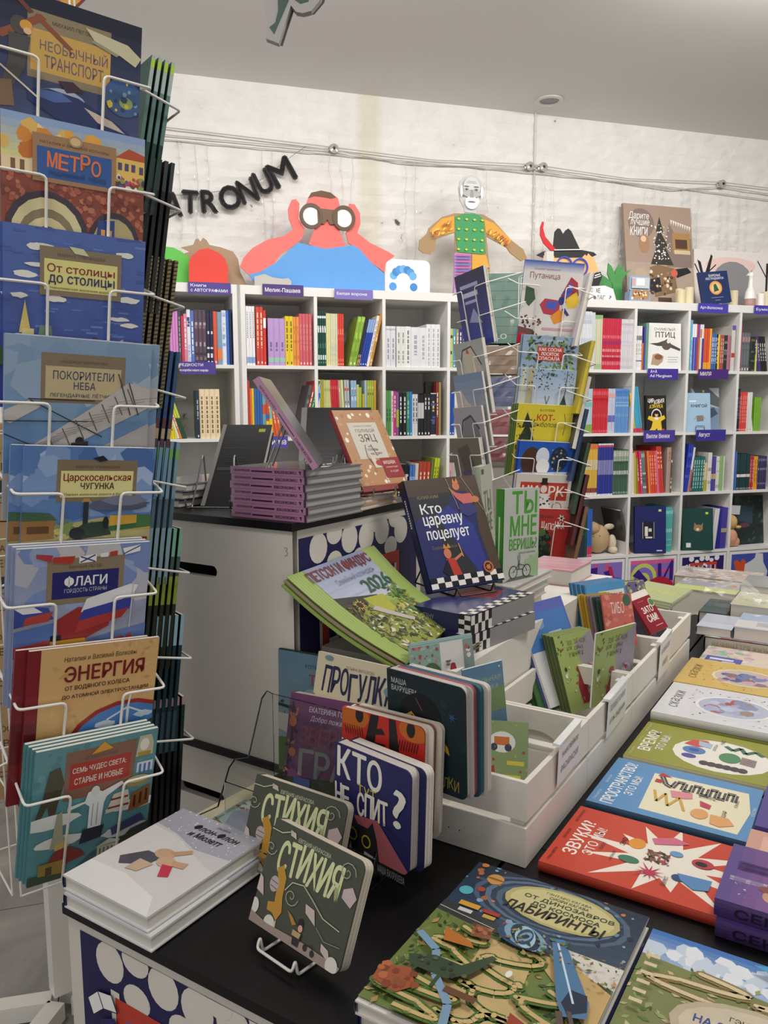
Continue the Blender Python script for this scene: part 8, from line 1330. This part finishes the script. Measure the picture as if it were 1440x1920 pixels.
# ================================================================== booklets leaning in the crates
def lean_run(n, a, c, z, az, tilt, W, H, t, cols, lab, da, dc, art=None, group=None, sp=None, m=None, film=False, dt=0):
    ords_ = ('front', 'second', 'third', 'fourth', 'fifth', 'sixth', 'seventh', 'eighth', 'ninth', 'tenth')
    for k in range(n):
        M = Matrix.Translation(TP(a+da*k, c+dc*k, z)) @ bookrot(az, tilt+dt*k, 0)
        book(M, W, H, t, cols[k % len(cols)], art if k == 0 else None, '%s of the %s' % (ords_[k], lab), group or lab, kind='soft', spine=(sp or cols)[k % len(sp or cols)], gloss=m or GLOSS)
zo = [R(0, 0, 100, 128, '9cac68', .25), P([(50, 20), (100, 0), (100, 128), (60, 128)], '98909c', .3), T('300 ЗАГАДОК', 30, 12, 50, 9, '6a6430', 0, wob=2), T('для самых', 26, 24, 44, 7, '6a6430', 0, it=.3, wob=2), T('умных', 28, 34, 40, 8, '6a6430', 0, it=.3, wob=2), SCT(14, 0, 0, 20, 40, 2, 4, ['a03c34', '4c6434'], 3, 'leaf'), E(12, 62, 3, 4, '3c3c30'), E(10, 74, 3, 4, 'e8e4d8'), P([(34, 96), (44, 70), (52, 90), (58, 128), (36, 128)], '98283c'), E(44, 66, 6, 6, '8c3440'), E(80, 76, 14, 16, 'b0a8b8'), P([(70, 60), (84, 66), (80, 72)], 'a83c54'), SCT(20, 10, 60, 80, 60, 1.5, 3, ['c8c8a0', '7c8c50', 'b04c50'], 5)]
lean_run(7, 1.680, -.560, .560, 56, 21, .125, .174, .0036, ['9cac68', '7c8c50'], 'green riddle booklets in the second crate', .0013, -.0046, zo, sp=['3c4c28', '2c3c20'])
lean_run(1, 1.685, -.517, .580, 52.2, -2.5, .145, .172, .005, ['9cac68'], 'green riddle booklet upright at the front of the second crate', .006, -.004, zo, sp=['e8e6dc'])
book(Matrix.Translation(TP(1.660, -.602, .570)) @ bookrot(53.5, 25, 2), .145, .2125, .006, 'd8d8d8', [R(0, 0, 100, 147, 'd4d4d6'), R(0, 0, 100, 60, '4a78b8', .2), R(50, 34, 30, 3, 'a8c0dc')], 'white and blue booklet in film behind the riddle booklets', None, kind='soft', gloss=WRAP)
book(Matrix.Translation(TP(1.662, -.610, .570)) @ bookrot(53.5, 25, 2), .160, .235, .006, '5a62a8', [R(0, 0, 100, 150, '5c66b0', .2)], 'periwinkle booklet in film behind the white and blue one', None, kind='soft', gloss=WRAP)
lean_run(8, 1.645, -.618, .560, 56, 26, .15, .225, .0042, ['3c6434', '2c4c2c', '4c7440'], 'dark green film wrapped booklets in the second crate', .0010, -.0062, None, sp=['4c7c40', '24401f', '3c6030'], m=WRAP)
lean_run(2, 1.655, -.672, .655, 56, 28, .15, .135, .005, ['24386c', 'c8b030'], 'outer blue and yellow booklets of the second crate', .001, -.006, None)
# film over the green booklets
mb = MB(); rnd = random.Random(8); n = 10
P0 = TP(1.69, -.80, .752); ux = Vector((math.sin(rad(74)), math.cos(rad(74)), 0)); uy = Vector((math.cos(rad(74)), -math.sin(rad(74)), 0))
vs = [tuple(P0+ux*(.13*i/n)+uy*(.10*j/n)+Vector((0, 0, .018*rnd.random()-.002*j))) for j in range(n+1) for i in range(n+1)]
mb.add(vs, [(j*(n+1)+i, j*(n+1)+i+1, (j+1)*(n+1)+i+1, (j+1)*(n+1)+i) for j in range(n) for i in range(n)])
simple('film_wrap', mb, [FILM], Matrix(), 'crinkled clear film tops over the dark green booklets', 'film')
lean_run(8, 1.985, -.600, .600, 60, 15, .141, .188, .0055, ['4a88b8', '3a70a0'], 'blue booklets with a framed title in the third crate', .001, -.0062, [R(0, 0, 100, 120, '5090c0', .2), R(30, 16, 66, 34, 'e0dcd4'), T('НА ФЕРМЕ', 36, 22, 54, 14, '8c4c40', .03)], sp=['5c98c4', '306490'])
tb = [R(0, 0, 100, 122, 'c06050', .3), SCT(30, 0, 0, 100, 122, 4, 9, ['cc7060', 'b05044', 'd48878'], 4), T('ТИБО', 26, 24, 44, 34, 'e8d8cc', .01), E(82, 20, 13, 18, '3c5a48')]
lean_run(1, 1.950, -.560, .640, 74, 18, .086, .135, .006, ['c06050'], 'film wrapped coral booklet in the third crate', .006, -.006, tb, m=WRAP)
lean_run(7, 1.953, -.568, .632, 70, 20, .086, .135, .006, ['2c4c40', '1f3c34', '8c7c84', '7c6c74', 'b89030', 'a88428', 'c0a038'], 'film wrapped dark and yellow booklets behind the coral one', .002, -.0085, None, m=WRAP, sp=['2c4c40', '1f3c34', '8c7c84', '7c6c74', 'c8a038', 'a88428', 'c8a840'])
lean_run(3, 2.16, -.555, .60, 70, 24, .085, .17, .006, ['5c5470', 'a8ac70', '34302c'], 'purple grey patterned booklets in the fourth crate', .008, -.004, [R(0, 0, 100, 150, '6a6080', .3), SCT(24, 0, 0, 100, 50, 4, 9, ['b8bc88', '2c2c2c', '8c8c60'], 4)])
za = [R(0, 0, 100, 150, '8c2430'), T('ЗАТО', 22, 38, 58, 26, 'ece4dc', .04), T('САМ!', 26, 72, 54, 30, 'ece4dc', .04), T('АЛЕКСЕЙ', 20, 12, 34, 4, 'd8a8a8', 0), E(88, 30, 15, 18, 'c8ccb0'), E(88, 30, 12, 14, '5c7c54'), R(46, 120, 40, 3, 'd8a8a8')]
book(Matrix.Translation(TP(2.137, -.500, .640)) @ bookrot(63, 36, 10), .070, .100, .010, '8c2430', za, 'small dark red book with white slanted title in the fourth crate', None, kind='soft', gloss=GLOSS)
book(Matrix.Translation(TP(2.150, -.512, .640)) @ bookrot(63, 35, 10), .075, .112, .004, 'dcd8d0', [R(0, 0, 100, 165, 'dedad2')], 'white booklet right behind the small dark red book', None, kind='soft', gloss=GLOSS)
lean_run(2, 1.83, -.52, .53, 30, -8, .09, .10, .006, ['b84434', 'a83c30'], 'small brick red booklets low in the third crate', .01, .006, None)
# ================================================================== on the tall cube
TZ = 1.0185
pinksp = lambda W=.2: None
G5 = 'stack of pink spined books'
for k in range(7):
    dx = (.0, .004, -.001, .001, -.002, .002, .0)[k]; h = .0146
    M = Matrix.Translation(TP(1.2385, -1.156+dx, TZ+.0150*k)) @ MT
    e = empty('pink_spined_book', M, '%s grey book with pink spine in the stack' % ('lowest', 'second from bottom', 'third from bottom', 'middle', 'third from top', 'second from top', 'topmost')[k], 'book', G5)
    # spine faces the viewer (y=0), pages show on the right
    MB().box(0, .20, 0, .195, 0, .0022).box(0, .20, 0, .195, h-.0022, h).build('cover', [plain('77767a', .25, .6)], e)
    MB().box(.003, .197, .004, .192, .0022, h-.0022).build('pages', [plain('b2afac', .8)], e)
    MB().box(.001, .199, -.0015, .003, 0, h).build('spine', [plain('b07c9c', .3, .5)], e)
    put_art(e, .198, h, [R(0, 0, 100, 8, 'b07c9c', .1), R(97, 0, 3, 8, '3c3a3e'), T('ВАЛЕНТИНА И КОЗЁЛ', 5, 2.3, 22, 2.8, '2c1426', .03, rot=180), R(29, 3.0, 28, 1.6, '3c1430'), T('СТАНИСЛАВ ВОСТОКОВ', 60, 2.3, 28, 2.8, '2c1426', .03, rot=180), P([(91, 2), (94, 2), (93, 6)], '3c1c30')], Matrix.Translation((.001, -.0019, 0)) @ Matrix.Rotation(PI/2, 4, 'X'), name='spine_lettering', m=WRAP)
ZS = TZ+.0150*7
M = Matrix.Translation(Vector((-.123, 1.505, ZS+.010))) @ bookrot(-1.5, 33, 0)
e = book(M, .195, .20, .0135, '77767a', [R(0, 0, 100, 104, '77767a', .2)], 'pink spined book leaning on a wire stand on top of the stack', G5, spine='b07c9c', gloss=WRAP, back='3c3a3e')
put_art(e, .20, .0125, [R(0, 0, 100, 8, 'b07c9c', .1), T('ВАЛЕНТИНА И КОЗЁЛ', 8, 2.0, 26, 2.6, '3c1c38', .03), R(38, 2.8, 26, 1, '3c1c38'), T('СТАНИСЛАВ ВОСТОКОВ', 66, 2.0, 27, 2.6, '3c1c38', .03)], Matrix.Translation((-.0034, .20, -.013)) @ axes(Vector((0, -1, 0)), Vector((0, 0, 1))), name='spine_lettering', m=WRAP)
tube('stand', [(0, 0, 0), (0, 0, .06), (0, .03, .07)], .002, STEEL, None, Matrix()) if False else None
def easel(M, label, m=STEEL, W=.09, Hh=.11, D=.12):
    e = empty('wire_book_stand', M, label, 'book stand', 'steel wire book stands on the tall cube')
    for x in (0, W):
        tube('wire', [(x, .022, .042), (x, .004, .04), (x, .0, .0), (x+ (W/2-x)*.25, Hh, -.045), (x+(W/2-x)*.25, Hh+.006, -.055), (x, 0, -D)], .0022, m, e, fillet=.008)
    tube('wire', [(0, .003, .02), (W, .003, .02)], .0018, m, e, fillet=0); return e
easel(Matrix.Translation(Vector((-.140, 1.555, ZS+.003))) @ bookrot(2, 0, 0), 'steel wire stand holding the leaning pink spined book', W=.07, Hh=.085, D=.09)
blk = [R(0, 0, 100, 230, '0c0d12', .3), E(60, 20, 50, 34, '10131c', .3), RAY(50, 24, 2, 14, 5, '1f2430'), L([(70, 30), (100, 50)], 3, '1a1f2a'), R(76, 12, 13, 9, 'aab030'), R(10, 64, 50, 4, '1f2228')]+[R(22, 74+i*5, 30+(i % 3)*8, 1.4, '34363c') for i in range(9)]+[R(12, 118, 26, 9, '3a3a3e'), R(0, 0, 8, 240, '8a8888')]
g5 = 'big black books on wire stands'
def blackbook(P_, az_, lab, tilt=17, W=.185, H=.235):
    M = Matrix.Translation(P_) @ bookrot(az_, tilt, 0)
    b = book(M, W, H, .030, '101116', blk, lab, g5, gloss=GLOSS, spine='6c6a6a')
    return b
blackbook(TP(1.302, -1.31, TZ+.004), 95.5, 'large black book with starry cover and yellow sticker at the left', tilt=47.5, W=.1225, H=.265)
blackbook(TP(1.46, -1.16, TZ+.008), 92, 'second large black book half hidden behind the pink stack', tilt=30, W=.17, H=.25)
easel(Matrix.Translation(TP(1.290, -1.325, TZ+.001)) @ bookrot(95, 0, 0), 'steel wire stand at the foot of the left black book', W=.10, Hh=.11)
easel(Matrix.Translation(TP(1.455, -1.15, TZ+.001)) @ bookrot(92, 0, 0), 'steel wire stand behind the pink stack', W=.12, Hh=.11)
for k in range(3): tbook(1.270+.006*k, -1.500+.006*k, TZ+.0185*k, .155, .24, .018, ('2c2a2e', '4c4a4c', '8c8c8e')[k], ('lowest', 'middle', 'top')[k]+' thick grey book lying at the left of the tall cube', [R(0, 0, 100, 130, '98989a', .3)], grp='thick grey books lying flat')
ZH = TZ+.001
hr = [R(0, 0, 100, 128, 'b8875c', .1), SCT(50, 0, 0, 100, 128, 2, 5, ['e8dcc8', 'c89868', 'f0e8d8', 'a87448'], 5), R(20, 22, 62, 62, 'cfc8bc'), T('РОДИОН ЛОХИНЕН', 32, 27, 38, 2.6, '4a443c', 0), T('ГОЛУБОЙ', 32, 32, 40, 7, '4a443c', .005), T('ЗЯЦ', 34, 42, 36, 16, '5c4a40', .01), L([(40, 60), (36, 80), (44, 96)], 1.6, '6a5048'), L([(52, 60), (58, 80)], 1.6, '8a5048'), T('ИЗ', 46, 62, 8, 3, '4a443c', 0), T('ГОЛОВЫ', 42, 67, 22, 4, '4a443c', 0), T('НА ГОРУ', 46, 74, 24, 4, '4a443c', 0), P([(40, 74), (50, 84), (58, 100), (44, 100)], 'd8ccc0'), E(56, 92, 8, 5, 'a83830'), R(60, 84, 40, 34, '942428', .05), T('МУШАВА!', 64, 89, 26, 6, 'f0dcd0', .02), T('МУЖИКИ ХОДЯТ', 66, 99, 26, 3, 'f0dcd0', 0), T('И ХОДЯТ', 72, 106, 18, 4, 'f0dcd0', 0)]
Mh = Matrix.Translation(TP(1.452, -.965, ZH+.040)) @ bookrot(44, 30, 0)
book(Mh, .150, .205, .014, '8c2420', hr, 'orange flowered book with hare drawing on a wire stand', 'orange flowered books', spine='8c2024', gloss=GLOSS)
for k in range(2):
    b_ = book(Matrix.Translation(TP(1.432, -1.012, ZH+.0135*(k+1))) @ MT @ Matrix.Rotation(rad(4), 4, 'Z'), .052, .17, .013, 'c8a888', [R(0, 0, 100, 130, 'd0b490', .3)], ('lower', 'upper')[k]+' red spined flowered book lying on the tall cube', 'orange flowered books', spine='9c2428', gloss=WRAP)
    MB().box(0, .045, -.001, .002, -.0128, -.0002).build('spine', [plain('9c2428', .3)], b_)
easel(Matrix.Translation(TP(1.47, -.985, ZH+.028)) @ bookrot(44, 0, 0), 'steel wire stand under the orange flowered book', W=.07, Hh=.10, D=.09)
# ------------------------------------------------------------------ hallway light switch-like shadows are left to the lamps; final tidy-up
for o in list(bpy.data.objects):
    if o.parent is None and o.type == 'MESH' and o.get('kind') is None and o.get('category') is None and o.name.startswith('lettering'):
        o.name = 'gold_lettering'; b_ = next(x for x in bpy.data.objects if x.get('label', '').startswith('dark brown book with gold')); mw = o.matrix_world.copy(); bpy.context.view_layer.update(); o.parent = b_; o.matrix_parent_inverse = b_.matrix_world.inverted(); o.matrix_world = mw
